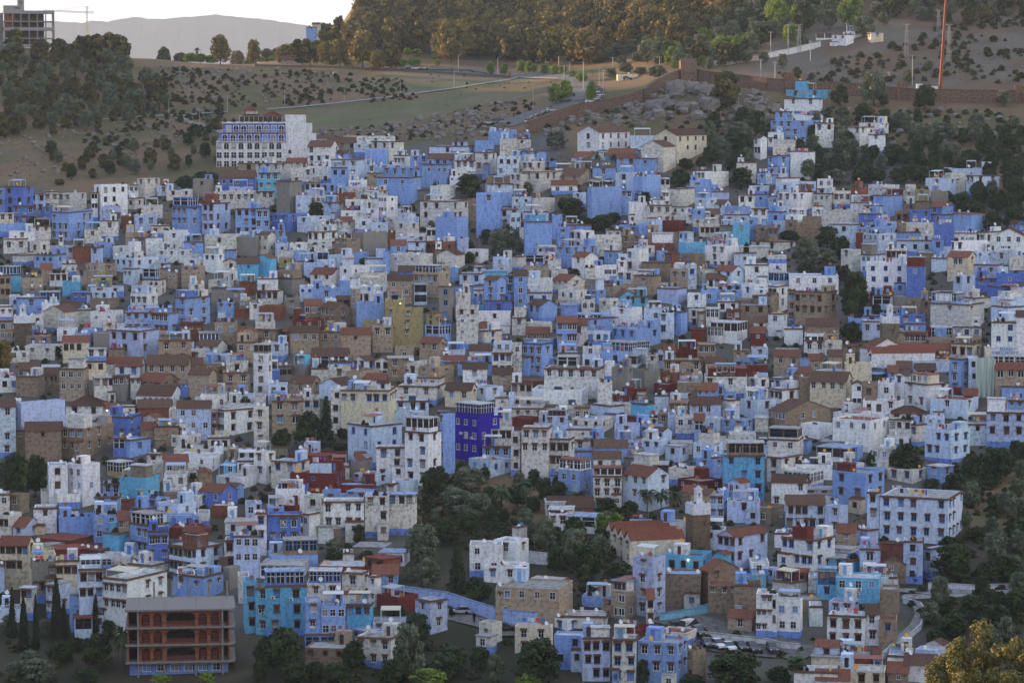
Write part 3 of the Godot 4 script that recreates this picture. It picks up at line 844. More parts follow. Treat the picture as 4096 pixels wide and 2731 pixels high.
func brick_block() -> void:
	var t := thing("brick_arcade_building", "unfinished red brick building with arched windows on three floors above blue", "building", Vector3(-70.3, -0.6, -540.5), 0.10)
	var brick := Color(0.36, 0.14, 0.085)
	var W := 18.6
	var D := 13.0
	for f in 3:
		var y := 3.45 + f * 3.2
		var s := Shape.new()
		s.col = brick
		var holes := []
		for x in [2.5, 4.7, 12.9, 15.1]: holes.append(Rect2(x, 0.05, 1.6, 2.45))
		holes.append(Rect2(7.1, 0.05, 5.2, 2.45)); holes.append(Rect2(0.25, 0.05, 1.5, 2.75)); holes.append(Rect2(17.2, 0.05, 1.15, 2.75))
		s.face(Vector3(0, y, -0.7), Vector3.RIGHT, W, 2.92, holes, 0.3)
		for r in holes:
			if r.size.x < 2.0 and r.size.x > 1.55: arch_fill(s, r.position.x, y + r.position.y, r.size.x, r.size.y, -0.71, 0.28)
		for e in 2: arch_corner(s, 7.1 if e == 0 else 12.3, y + 2.5, 0.9, -0.71, e == 1)
		var sh := []
		for i in 3: sh.append(Rect2(1.2 + i * 4.0, 0.3, 2.4, 2.1))
		s.face(Vector3(W, y, -0.7), Vector3.FORWARD, D - 1.0, 2.92, sh, 0.3)
		s.face(Vector3(W, y, -D), Vector3.LEFT, W, 2.92, [])
		s.face(Vector3(0, y, -D), Vector3.BACK, D - 0.7, 2.92, [])
		s.col = Color(0.09, 0.075, 0.065)  # inner walls coloured dark to stand for the shade inside the openings
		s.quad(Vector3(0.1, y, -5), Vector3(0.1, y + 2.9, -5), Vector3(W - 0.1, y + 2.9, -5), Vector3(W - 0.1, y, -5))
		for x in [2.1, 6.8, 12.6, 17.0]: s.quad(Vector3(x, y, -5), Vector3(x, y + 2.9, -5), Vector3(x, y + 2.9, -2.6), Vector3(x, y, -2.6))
		part("brick_wall", s, M.masonry, t)
		for x in [2.5, 4.7, 12.9, 15.1]:
			var w := Shape.new()
			w.col = Color(0.26, 0.06, 0.04)
			for q in [0.03, 0.5, 0.8, 1.1, 1.57]: w.box(Vector3(x + q - 0.04, y + 0.05, -0.98), Vector3(x + q + 0.04, y + (1.75 if q > 0.1 and q < 1.5 else 1.9), -0.9))
			for q in [0.08, 0.75, 1.3, 1.72]: w.box(Vector3(x, y + q, -0.98), Vector3(x + 1.6, y + q + 0.07, -0.9))
			for i in 8:
				var t0 := PI * i / 8; var t1 := PI * (i + 1) / 8
				w.tube(Vector3(x + 0.8 - 0.74 * cos(t0), y + 1.7 + 0.74 * sin(t0), -0.94), Vector3(x + 0.8 - 0.74 * cos(t1), y + 1.7 + 0.74 * sin(t1), -0.94), 0.05, 0.05, 4)
				w.tube(Vector3(x + 0.8, y + 1.75, -0.94), Vector3(x + 0.8 - 0.74 * cos(t1), y + 1.7 + 0.74 * sin(t1), -0.94), 0.02, 0.02, 3)
			part("arched_window_frame", w, M.paint, t)
		var r := Shape.new()
		r.col = Color(0.26, 0.06, 0.04)
		for i in 22: r.box(Vector3(7.15 + i * 0.24, y + 0.1, -0.95), Vector3(7.2 + i * 0.24, y + 0.95, -0.9))
		r.box(Vector3(7.1, y + 0.9, -0.97), Vector3(12.3, y + 0.97, -0.88)); r.box(Vector3(7.1, y + 0.1, -0.97), Vector3(12.3, y + 0.16, -0.88)); r.box(Vector3(7.1, y + 0.5, -0.96), Vector3(12.3, y + 0.55, -0.89))
		part("balcony_rail", r, M.paint, t)
	for f in 4:
		var y := 3.2 + f * 3.2 if f < 3 else 12.85
		var s := Shape.new()
		s.col = Color(0.27, 0.25, 0.23)
		var th := 0.25 if f < 3 else 0.35
		var pts := [Vector3(-0.4, 0, 0.25), Vector3(W + 0.0, 0, 0.25), Vector3(W + 0.9, 0, -0.5), Vector3(W + 1.1, 0, -2.2), Vector3(W + 0.9, 0, -D - 0.2), Vector3(-0.4, 0, -D - 0.2)]
		for i in 6:
			var a: Vector3 = pts[i] + Vector3.UP * y; var b: Vector3 = pts[(i + 1) % 6] + Vector3.UP * y
			s.quad(a, a + Vector3.UP * th, b + Vector3.UP * th, b)
		for e in 2:
			for i in range(1, 5):
				s.tri(pts[0] + Vector3.UP * (y + th * e), pts[i + 1] + Vector3.UP * (y + th * e), pts[i] + Vector3.UP * (y + th * e))
		part("floor_slab" if f < 3 else "roof_slab", s, M.concrete, t)
	for x in [1.9, 6.6, 12.4, 17.3]:
		for f in 4:
			var c := Shape.new()
			c.col = Color(0.3, 0.29, 0.27)
			c.tube(Vector3(x, 0 if f == 0 else 0.25 + f * 3.2, -0.35), Vector3(x, 3.2 + f * 3.2 if f < 3 else 12.85, -0.35), 0.17, 0.17, 8)
			if f == 0 or x in [1.9, 17.3]: part("column", c, M.concrete, t)
		for z in [-1.0, -6.0, -11.5]:
			var q := Shape.new()
			for k in 4: q.tube(Vector3(x + (k % 2) * 0.16, 13.2, z + (k / 2) * 0.16), Vector3(x + (k % 2) * 0.16 + 0.02, 14.1, z + (k / 2) * 0.16), 0.012, 0.012, 3)
			part("reinforcing_bar", q, M.dish_rust, t)
	for i in 5:
		var c := Shape.new()
		c.col = Color(0.3, 0.29, 0.27)
		c.box(Vector3(4.5 + i * 3.4, 13.2, -12.6), Vector3(4.85 + i * 3.4, 16.2, -12.25))
		part("bare_column", c, M.concrete, t)
	var gh := []
	for x in [2.7, 5.3, 7.8, 10.3, 12.9, 15.4]:
		gh.append(Rect2(x, 1.5, 1.4, 1.15))
		put_window("r", 0, M.frame_white, Vector3(x + 0.7, 1.5, -1.6), 0, t, Vector3(1.4, 0.88, 1))
	block(t, "blue_ground_floor", Vector3(0.3, -3, -1.6), W - 0.6, D - 2, 6.2, Color(0.17, 0.27, 0.62), M.plaster, gh.map(func(r): return Rect2(r.position + Vector2(0, 3), r.size)))
func arch_corner(s: Shape, x: float, y: float, r: float, z: float, right: bool) -> void:
	for i in 5:
		var t0 := PI / 2 * i / 5; var t1 := PI / 2 * (i + 1) / 5
		var f := -1.0 if right else 1.0
		var a := Vector3(x + f * (r - r * cos(t0)), y - r + r * sin(t0), z); var b := Vector3(x + f * (r - r * cos(t1)), y - r + r * sin(t1), z)
		s.quad(a, Vector3(a.x, y, z), Vector3(b.x, y, z), b)
func ribbed_hall(called: String, label: String, cat: String, p: Vector3, turn: float, w: float, ribs: int, step: float, eave: float, wall: Color) -> void:
	var t := thing(called, label, cat, p, turn)
	var s := Shape.new()
	s.col = wall
	s.face(Vector3(0, -3, 0), Vector3.RIGHT, w, eave + 3, [])
	s.face(Vector3(w, -3, 0), Vector3.FORWARD, step * ribs, eave + 3, [])
	s.face(Vector3(0, -3, -step * ribs), Vector3.BACK, step * ribs, eave + 3, [])
	var rise := step * 0.36
	for k in ribs:
		var z := -k * step
		for x in [0.0, w]:
			if x == 0.0: s.tri(Vector3(x, eave, z - step), Vector3(x, eave + rise, z - step / 2), Vector3(x, eave, z))
			else: s.tri(Vector3(x, eave, z), Vector3(x, eave + rise, z - step / 2), Vector3(x, eave, z - step))
		s.box(Vector3(-0.3, -3, z - 0.25), Vector3(0, eave - 0.6, z + 0.15))
		var r := Shape.new()
		r.col = Color(0.27, 0.095, 0.06) * rng.randf_range(0.9, 1.1)
		r.ribbed(Vector3(-0.25, eave - 0.02, z + 0.08), Vector3(w + 0.25, eave - 0.02, z + 0.08), Vector3(w + 0.25, eave + rise + 0.1, z - step / 2), Vector3(-0.25, eave + rise + 0.1, z - step / 2), 0.3, 0.07)
		r.ribbed(Vector3(w + 0.25, eave - 0.02, z - step - 0.08), Vector3(-0.25, eave - 0.02, z - step - 0.08), Vector3(-0.25, eave + rise + 0.1, z - step / 2), Vector3(w + 0.25, eave + rise + 0.1, z - step / 2), 0.3, 0.07)
		part("tiled_roof", r, M.tiles, t)
		put_window("s", 1, M.frame_brown, Vector3(-0.02, eave - 1.6, z - step / 2), -PI / 2, t, Vector3(1.2, 1.2, 1))
		put_window("s", 0, M.frame_brown, Vector3(-0.02, eave - 4.0, z - step / 2), -PI / 2, t, Vector3(0.8, 1.2, 1))
	part("wall", s, M.plaster, t)
func minaret(label: String, p: Vector3, turn: float, w: float, shaft: float, crownh: float, lan: float, stone: Color) -> void:
	var t := thing("minaret", label, "minaret", p, turn)
	var s := Shape.new()
	s.col = stone
	s.face(Vector3(-w / 2, -4, w / 2), Vector3.RIGHT, w, shaft + 4, [Rect2(w * 0.6, shaft + 4 - 2.4, 0.3, 0.8)])
	s.face(Vector3(w / 2, -4, w / 2), Vector3.FORWARD, w, shaft + 4, [Rect2(w * 0.5, shaft + 4 - 3.0, 0.3, 0.8)])
	s.face(Vector3(w / 2, -4, -w / 2), Vector3.LEFT, w, shaft + 4, [])
	s.face(Vector3(-w / 2, -4, -w / 2), Vector3.BACK, w, shaft + 4, [Rect2(w * 0.5, shaft + 4 - 3.0, 0.3, 0.8)])
	part("stone_shaft", s, M.masonry, t)
	var c := Shape.new()
	c.col = Color(0.66, 0.68, 0.74)
	var q := w / 2 + 0.06
	c.box(Vector3(-q, shaft, -q), Vector3(q, shaft + crownh, q))
	for i in 5:
		for e in [-1.0, 1.0]:
			for ax in 2:
				var k := -q + (i + 0.5) * q * 2 / 5
				var pc := Vector3(k, 0, e * (q - 0.16)) if ax == 0 else Vector3(e * (q - 0.16), 0, k)
				c.box(pc + Vector3(-0.26 if ax == 0 else -0.13, shaft + crownh, -0.13 if ax == 0 else -0.26), pc + Vector3(0.26 if ax == 0 else 0.13, shaft + crownh + 0.4, 0.13 if ax == 0 else 0.26))
	part("white_parapet", c, M.plaster, t)
	var l := Shape.new()
	l.col = Color(0.66, 0.67, 0.72)
	var r := w * 0.17
	l.face(Vector3(-r, shaft + crownh, r), Vector3.RIGHT, r * 2, lan, [Rect2(r * 0.7, lan * 0.5, r * 0.5, lan * 0.28)])
	l.face(Vector3(r, shaft + crownh, r), Vector3.FORWARD, r * 2, lan, [Rect2(r * 0.7, lan * 0.5, r * 0.5, lan * 0.28)])
	l.face(Vector3(r, shaft + crownh, -r), Vector3.LEFT, r * 2, lan, [])
	l.face(Vector3(-r, shaft + crownh, -r), Vector3.BACK, r * 2, lan, [])
	l.box(Vector3(-r - 0.1, shaft + crownh + lan, -r - 0.1), Vector3(r + 0.1, shaft + crownh + lan + 0.15, r + 0.1), true)
	l.tube(Vector3(0, shaft + crownh + lan + 0.15, 0), Vector3(0, shaft + crownh + lan + 0.6, 0), r * 0.95, r * 0.55, 10)
	l.tube(Vector3(0, shaft + crownh + lan + 0.6, 0), Vector3(0, shaft + crownh + lan + 0.85, 0), r * 0.55, 0.05, 10)
	l.tube(Vector3(0, shaft + crownh + lan + 0.85, 0), Vector3(0, shaft + crownh + lan + 1.5, 0), 0.04, 0.03, 5)
	part("lantern", l, M.plaster, t)
	for e in [-1.0, 1.0]:
		var k := Shape.new()
		k.tube(Vector3(e * r * 1.6, shaft + crownh + 0.5, r), Vector3(e * r * 1.9, shaft + crownh + 0.5, r + 0.5), 0.08, 0.26, 8)
		part("loudspeaker", k, M.galvanised, t)
func construction() -> void:
	var t := thing("concrete_frame_building", "half built concrete building with open floors on the pine ridge", "building", Vector3(-217.5, 121.5, -1289.0), 0.21)
	var grey := Color(0.3, 0.29, 0.28)
	for f in 5:
		block(t, "floor_slab", Vector3(0, f * 3.6 - 0.2, 0), 21.5, 12, 0.5 if f % 2 else 1.3, grey * (1.0 if f % 2 else 1.2), M.concrete)
		if f == 4: continue
		for i in 7: block(t, "column", Vector3(i * 3.5, f * 3.6 + 0.3, -0.3), 0.5, 0.5, 3.1, grey, M.concrete)
		for i in 3: block(t, "column", Vector3(21.0, f * 3.6 + 0.3, -3.6 - i * 3.7), 0.5, 0.5, 3.1, grey, M.concrete)
		block(t, "brick_infill", Vector3(0.6, f * 3.6 + 0.3, -1.2), 2.4 + f % 2 * 2.0, 0.3, 3.1, Color(0.3, 0.12, 0.07), M.masonry)
		block(t, "inner_wall", Vector3(0.3, f * 3.6 + 0.3, -6), 17.0, 0.3, 3.1, Color(0.2, 0.14, 0.11), M.masonry)
	block(t, "stair_tower", Vector3(0, 14.8, -2), 8.8, 6, 2.9, grey * 1.15, M.concrete, [Rect2(4.6, 1.6, 2.6, 0.4)])
	block(t, "stair_tower", Vector3(6.0, 17.7, -2.4), 2.8, 5, 2.4, grey * 1.15, M.concrete, [Rect2(1.3, 0.5, 0.5, 1.4)])
	block(t, "side_wall", Vector3(-3.2, -3, -4), 3.1, 8, 17.5, grey * 0.9, M.concrete)
	block(t, "annexe", Vector3(22, -3, -6), 8, 6, 4.5, grey, M.concrete)
func lattice(s: Shape, a: Vector3, b: Vector3, r0: float, r1: float, n: int, th := 0.05) -> void:
	var ax := (b - a).normalized()
	var u := ax.cross(Vector3.UP if absf(ax.y) < 0.9 else Vector3.RIGHT).normalized()
	var w := ax.cross(u)
	for k in 4:
		var o := (u if k % 2 else -u) + (w if k / 2 else -w)
		s.tube(a + o * r0, b + o * r1, th, th, 3, false)
	for i in n:
		for k in 4:
			var q: Vector3 = [u + w, u - w, -u - w, -u + w][k]
			var q2: Vector3 = [u - w, -u - w, -u + w, u + w][k]
			var t0 := float(i) / n; var t1 := (i + 1.0) / n
			s.tube(a.lerp(b, t0) + q * lerpf(r0, r1, t0), a.lerp(b, t1) + q2 * lerpf(r0, r1, t1), th * 0.7, th * 0.7, 3, false)
func crane(p: Vector3, turn: float, h: float, back: float, label: String) -> void:
	var t := thing("tower_crane", label, "crane", p, turn)
	var s := Shape.new()
	s.col = Color(0.45, 0.17, 0.03)
	lattice(s, Vector3(0, -3, 0), Vector3(0, h * 0.45, 0), 0.6, 0.6, 8, 0.12)
	part("lower_mast", s, M.paint, t)
	s = Shape.new()
	s.col = Color(0.5, 0.42, 0.25)
	lattice(s, Vector3(0, h * 0.45, 0), Vector3(0, h + 2.5, 0), 0.5, 0.3, 9, 0.1)
	part("upper_mast", s, M.paint, t)
	s = Shape.new()
	s.col = Color(0.5, 0.42, 0.25)
	lattice(s, Vector3(3.0, h - 0.3, 0), Vector3(-back, h + 0.6, 0), 0.35, 0.3, 26, 0.08)
	part("jib", s, M.paint, t)
	s = Shape.new()
	s.tube(Vector3(0, h + 2.5, 0), Vector3(3.0, h, 0), 0.05, 0.05, 3); s.tube(Vector3(0, h + 2.5, 0), Vector3(-back * 0.7, h + 0.8, 0), 0.05, 0.05, 3); s.tube(Vector3(-3, h, 0), Vector3(-3, h - 5, 0), 0.03, 0.03, 3)
	part("stay_rope", s, M.iron, t)
func pylon(p: Vector3, h: float, label: String) -> void:
	var t := thing("lattice_pylon", label, "pylon", p, rng.randf() * 0.6, "lattice power pylons on the slope")
	var s := Shape.new()
	lattice(s, Vector3(0, -0.5, 0), Vector3(0, h, 0), 0.75, 0.28, 12, 0.055)
	part("mast", s, M.galvanised, t)
	s = Shape.new()
	for y in [h, h * 0.8]: s.box(Vector3(-1.4, y - 0.06, -0.08), Vector3(1.4, y + 0.06, 0.08))
	for x in [-1.3, -0.5, 0.5, 1.3]: s.tube(Vector3(x, h, 0), Vector3(x, h + 0.5, 0), 0.07, 0.05, 5)
	part("crossarm", s, M.galvanised, t)
func pole(p: Vector3, h: float, label: String, arm: bool) -> void:
	var t := thing("lamp_post" if arm else "power_pole", label, "pole", p, rng.randf_range(-0.5, 0.5), "poles along the roads and slopes")
	var s := Shape.new()
	s.tube(Vector3(0, -0.4, 0), Vector3(0, h, 0), 0.13 if arm else 0.2, 0.08 if arm else 0.13, 6)
	part("shaft", s, M.galvanised, t)
	s = Shape.new()
	if arm:
		s.tube(Vector3(0, h, 0), Vector3(1.0, h + 0.25, 0), 0.05, 0.05, 5)
		s.box(Vector3(0.9, h + 0.18, -0.12), Vector3(1.5, h + 0.32, 0.12), true)
		part("lamp_head", s, M.galvanised, t)
	else:
		s.box(Vector3(-0.9, h - 0.5, -0.06), Vector3(0.9, h - 0.36, 0.06))
		for x in [-0.8, 0.0, 0.8]: s.tube(Vector3(x, h - 0.36, 0), Vector3(x, h - 0.1, 0), 0.05, 0.04, 5)
		part("crossarm", s, M.galvanised, t)
# ---------------------------------------------------------------- vehicles and people
func car_meshes(k: String) -> Dictionary:
	# profile of a body in x (length) and y, extruded in z with tumblehome
	var van := k == "van"
	var L := 4.2 if not van else 5.1
	var Hh := 1.45 if k == "car" else (1.65 if k == "suv" else 2.15)
	var Wd := 1.72 if not van else 1.9
	var prof: Array
	var roof: Array
	if van:
		prof = [[-0.5, 0.32], [-0.5, 0.62], [-0.49, 0.98], [-0.05, 1.0], [0.42, 1.0], [0.5, 0.9], [0.5, 0.32]]
		roof = [[-0.485, 0.98], [-0.46, Hh], [0.16, Hh], [0.24, Hh - 0.12], [0.42, 1.0]]
	else:
		var b := 0.85 if k == "car" else 0.98
		prof = [[-0.5, 0.3], [-0.5, 0.55], [-0.485, b], [-0.2, b + 0.02], [0.2, b], [0.44, b - 0.12], [0.5, b - 0.3], [0.5, 0.3]]
		roof = [[-0.47, b], [-0.34 if k == "car" else -0.42, Hh - 0.06], [-0.2, Hh], [0.0, Hh - 0.02], [0.22, b + 0.0]]
	var body := Shape.new()
	for i in prof.size() - 1:
		var a := Vector3(prof[i][0] * L, prof[i][1], 0); var b2 := Vector3(prof[i + 1][0] * L, prof[i + 1][1], 0)
		body.quad(a + Vector3(0, 0, Wd / 2), b2 + Vector3(0, 0, Wd / 2 - 0.03), b2 - Vector3(0, 0, Wd / 2 - 0.03), a - Vector3(0, 0, Wd / 2))
	for e in [-1.0, 1.0]:
		for i in prof.size() - 2:
			var o := Vector3(0, 0.3, e * Wd / 2)
			body.tri(Vector3(0, 0.3, e * Wd / 2), Vector3(prof[i][0] * L, prof[i][1], e * Wd / 2), Vector3(prof[i + 1][0] * L, prof[i + 1][1], e * (Wd / 2 - 0.03)))
	var top := Shape.new()
	var cab := Shape.new()
	for i in roof.size() - 1:
		var a := Vector3(roof[i][0] * L, roof[i][1], 0); var b2 := Vector3(roof[i + 1][0] * L, roof[i + 1][1], 0)
		var za: float = Wd / 2 - 0.04 - 0.16 * (a.y - 0.85); var zb: float = Wd / 2 - 0.04 - 0.16 * (b2.y - 0.85)
		var s := top if (absf(a.y - b2.y) < 0.09) else cab
		s.quad(a + Vector3(0, 0, za), b2 + Vector3(0, 0, zb), b2 - Vector3(0, 0, zb), a - Vector3(0, 0, za))
	for e in [-1.0, 1.0]:
		for i in range(1, roof.size() - 1):
			var s := body if van and i < 2 else cab
			var q := func(k2): return Vector3(roof[k2][0] * L, roof[k2][1], e * (Wd / 2 - 0.04 - 0.16 * (roof[k2][1] - 0.85)))
			s.tri(q.call(0), q.call(i), q.call(i + 1))
			if i == 1: s.tri(q.call(0), q.call(1), q.call(roof.size() - 1))
	for i in top.ix.size() / 3: body.tri(top.v[top.ix[i * 3]], top.v[top.ix[i * 3 + 1]], top.v[top.ix[i * 3 + 2]])
	var wh := Shape.new()
	wh.tube(Vector3(0, 0, -0.1), Vector3(0, 0, 0.1), 0.32, 0.32, 12)
	var lamp := Shape.new()
	lamp.box(Vector3(-0.03, -0.07, -0.16), Vector3(0.03, 0.07, 0.16), true)
	return {"body": body, "cabin": cab.mesh(), "wheel": wh.mesh(), "lamp": lamp.mesh(), "L": L, "W": Wd}
var CAR := {}
func car(k: String, p: Vector3, turn: float, c: Color, label: String) -> void:
	if not CAR.has(k): CAR[k] = car_meshes(k)
	var q: Dictionary = CAR[k]
	var t := thing("parked_van" if k == "van" else "parked_car", label, "van" if k == "van" else "car", p, turn, "parked vehicles")
	var b: Shape = q.body
	b.c.fill(c)
	part("body", b.mesh(), M.car_paint, t)
	part("cabin_glass", q.cabin, M.glass_dark, t)
	for x in [-0.3, 0.31]:
		for z in [-0.5, 0.5]:
			var w := part("wheel", q.wheel, M.tyre, t)
			w.position = Vector3(x * q.L, 0.32, z * (q.W - 0.12))
	for x in [-0.5, 0.5]:
		for z in [-0.36, 0.36]:
			var w := part("headlight" if x > 0 else "tail_light", q.lamp, M.dish_white if x > 0 else M.dish_rust, t)
			w.position = Vector3(x * q.L, 0.68, z * q.W)
func person(p: Vector3, turn: float, coat: Color, legs: Color, label: String, stride := 0.12, robe := false) -> void:
	# joints with radii, joined with a smooth minimum and meshed as surface nets
	var J := [[Vector3(0.09, 0.92, 0), 0.105, Vector3(0.1, 0.5, stride), 0.075], [Vector3(0.1, 0.5, stride), 0.072, Vector3(0.1, 0.08, stride * 0.6), 0.05], [Vector3(0.1, 0.05, stride * 0.6), 0.05, Vector3(0.11, 0.04, stride * 0.6 + 0.17), 0.04],
		[Vector3(-0.09, 0.92, 0), 0.105, Vector3(-0.1, 0.5, -stride * 0.4), 0.075], [Vector3(-0.1, 0.5, -stride * 0.4), 0.072, Vector3(-0.1, 0.08, -stride), 0.05], [Vector3(-0.1, 0.05, -stride), 0.05, Vector3(-0.11, 0.04, -stride + 0.17), 0.04],
		[Vector3(0, 0.95, 0), 0.15, Vector3(0, 1.2, 0.01), 0.15], [Vector3(0, 1.2, 0.01), 0.15, Vector3(0, 1.4, 0), 0.13], [Vector3(-0.15, 1.4, 0), 0.075, Vector3(0.15, 1.4, 0), 0.075], [Vector3(0, 1.4, 0), 0.06, Vector3(0, 1.55, 0.02), 0.055],
		[Vector3(0, 1.62, 0.02), 0.098, Vector3(0, 1.68, 0.01), 0.1], [Vector3(0, 1.6, 0.11), 0.018, Vector3(0, 1.63, 0.1), 0.015],
		[Vector3(0.19, 1.38, 0), 0.058, Vector3(0.25, 1.1, -stride * 0.5), 0.046], [Vector3(0.25, 1.1, -stride * 0.5), 0.045, Vector3(0.26, 0.86, 0.02), 0.034], [Vector3(0.26, 0.84, 0.03), 0.036, Vector3(0.26, 0.74, 0.05), 0.02],
		[Vector3(-0.19, 1.38, 0), 0.058, Vector3(-0.25, 1.1, stride * 0.5), 0.046], [Vector3(-0.25, 1.1, stride * 0.5), 0.045, Vector3(-0.26, 0.86, 0.1), 0.034], [Vector3(-0.26, 0.84, 0.11), 0.036, Vector3(-0.26, 0.74, 0.13), 0.02]]
	if robe: J.append([Vector3(0, 1.0, 0), 0.16, Vector3(0, 0.2, 0), 0.2])
	var cs := 0.035
	var o := Vector3(-0.42, -0.02, -0.36)
	var nx := 24; var ny := 53; var nz := 20
	var val := PackedFloat32Array()
	val.resize(nx * ny * nz)
	for y in ny:
		for z in nz:
			for x in nx:
				var q := o + Vector3(x, y, z) * cs
				var dmin := 0.0
				var acc := 0.0
				for b in J:
					if absf(q.y - (b[0].y + b[2].y) / 2) > absf(b[0].y - b[2].y) / 2 + 0.4: continue
					var ab: Vector3 = b[2] - b[0]
					var tt := clampf((q - b[0]).dot(ab) / maxf(ab.length_squared(), 1e-6), 0, 1)
					acc += exp(-40.0 * (q.distance_to(b[0] + ab * tt) - lerpf(b[1], b[3], tt)))
				val[(y * nz + z) * nx + x] = -log(maxf(acc, 1e-9)) / 40.0
	var at := func(x, y, z): return val[(y * nz + z) * nx + x]
	var idx := {}
	var s := Shape.new()
	for y in ny - 1:
		for z in nz - 1:
			for x in nx - 1:
				var sum := Vector3.ZERO
				var cnt := 0
				for e in 12:
					var a: Array = EDGE[e][0]
					var b: Array = EDGE[e][1]
					var va: float = at.call(x + a[0], y + a[1], z + a[2]); var vb: float = at.call(x + b[0], y + b[1], z + b[2])
					if (va < 0) != (vb < 0):
						sum += Vector3(a[0], a[1], a[2]).lerp(Vector3(b[0], b[1], b[2]), va / (va - vb))
						cnt += 1
				if cnt:
					idx[Vector3i(x, y, z)] = s.v.size()
					var q := o + (Vector3(x, y, z) + sum / cnt) * cs
					s.v.append(q)
					s.n.append(Vector3(at.call(x + 1, y, z) - at.call(x, y, z), at.call(x, y + 1, z) - at.call(x, y, z), at.call(x, y, z + 1) - at.call(x, y, z)).normalized())
					var cl := coat if q.y > 0.9 or robe else legs
					if q.y < 0.1: cl = Color(0.03, 0.03, 0.03)
					if q.y > 1.5 or (absf(q.x) > 0.2 and q.y < 0.86): cl = Color(0.32, 0.19, 0.13)
					if q.y > 1.66 or (q.y > 1.56 and q.z < -0.02): cl = Color(0.02, 0.015, 0.012)
					s.c.append(cl)
	for y in range(1, ny - 1):
		for z in range(1, nz - 1):
			for x in range(1, nx - 1):
				for ax in 3:
					var d: Vector3i = [Vector3i(1, 0, 0), Vector3i(0, 1, 0), Vector3i(0, 0, 1)][ax]
					var va: float = at.call(x, y, z); var vb: float = at.call(x + d.x, y + d.y, z + d.z)
					if (va < 0) == (vb < 0): continue
					var u: Vector3i = [Vector3i(0, 1, 0), Vector3i(0, 0, 1), Vector3i(1, 0, 0)][ax]
					var w: Vector3i = [Vector3i(0, 0, 1), Vector3i(1, 0, 0), Vector3i(0, 1, 0)][ax]
					var c0 := Vector3i(x, y, z)
					var q := [idx.get(c0, -1), idx.get(c0 - u, -1), idx.get(c0 - u - w, -1), idx.get(c0 - w, -1)]
					if -1 in q: continue
					s.ix.append_array(PackedInt32Array([q[0], q[1], q[2], q[0], q[2], q[3]]) if va < 0 else PackedInt32Array([q[0], q[2], q[1], q[0], q[3], q[2]]))
	solid("person", s, M.skin, label, "person", p, turn, "people in the lanes")
const EDGE := [[[0,0,0],[1,0,0]], [[0,1,0],[1,1,0]], [[0,0,1],[1,0,1]], [[0,1,1],[1,1,1]], [[0,0,0],[0,1,0]], [[1,0,0],[1,1,0]], [[0,0,1],[0,1,1]], [[1,0,1],[1,1,1]], [[0,0,0],[0,0,1]], [[1,0,0],[1,0,1]], [[0,1,0],[0,1,1]], [[1,1,0],[1,1,1]]]
# ---------------------------------------------------------------- strips laid on the ground
func along(pts: Array, step: float) -> Array:
	var out := []
	for i in pts.size() - 1:
		var a: Vector2 = pts[i]; var b: Vector2 = pts[i + 1]
		var n := maxi(1, int(a.distance_to(b) / step))
		for k in n: out.append(a.lerp(b, float(k) / n))
	out.append(pts[-1])
	return out
func strip(pts: Array, w: float, c: Color, lift := 0.06) -> Shape:
	var s := Shape.new()
	s.col = c
	var q := along(pts, 3.0)
	var prev := []
	for i in q.size():
		var d: Vector2 = (q[mini(i + 1, q.size() - 1)] - q[maxi(i - 1, 0)]).normalized().orthogonal()
		var row := []
		for k in 5:
			var o: Vector2 = q[i] + d * w * (k / 4.0 - 0.5)
			row.append(on(o.x, o.y, lift))
		if prev:
			for k in 4: s.quad(prev[k], prev[k + 1], row[k + 1], row[k])
		prev = row
	return s
func wall_along(pts: Array, h: float, th: float, c: Color, cap: Color, lift := 0.0) -> Array:
	var s := Shape.new()
	var k := Shape.new()
	s.col = c; k.col = cap
	var q := along(pts, 6.0)
	for i in q.size() - 1:
		var a := on(q[i].x, q[i].y, lift); var b := on(q[i + 1].x, q[i + 1].y, lift)
		var d := (b - a).cross(Vector3.UP).normalized() * th / 2
		var dn := Vector3(0, -2.5, 0); var up := Vector3(0, h, 0)
		for e in [-1.0, 1.0]:
			var A: Vector3 = a + d * e; var B: Vector3 = b + d * e
			if e > 0: s.quad(A + dn, A + up, B + up, B + dn)
			else: s.quad(B + dn, B + up, A + up, A + dn)
			var A2: Vector3 = a + d * e * 1.25 + up; var B2: Vector3 = b + d * e * 1.25 + up
			k.quad(A2, A2 + Vector3(0, 0.22, 0), B2 + Vector3(0, 0.22, 0), B2)
		k.quad(a + d * 1.25 + up + Vector3(0, 0.22, 0), b + d * 1.25 + up + Vector3(0, 0.22, 0), b - d * 1.25 + up + Vector3(0, 0.22, 0), a - d * 1.25 + up + Vector3(0, 0.22, 0))
	for e in [0, q.size() - 1]:
		var p := on(q[e].x, q[e].y, lift)
		s.box(p + Vector3(-th / 2, -2.5, -th / 2), p + Vector3(th / 2, h - 0.01, th / 2))
	return [s, k]

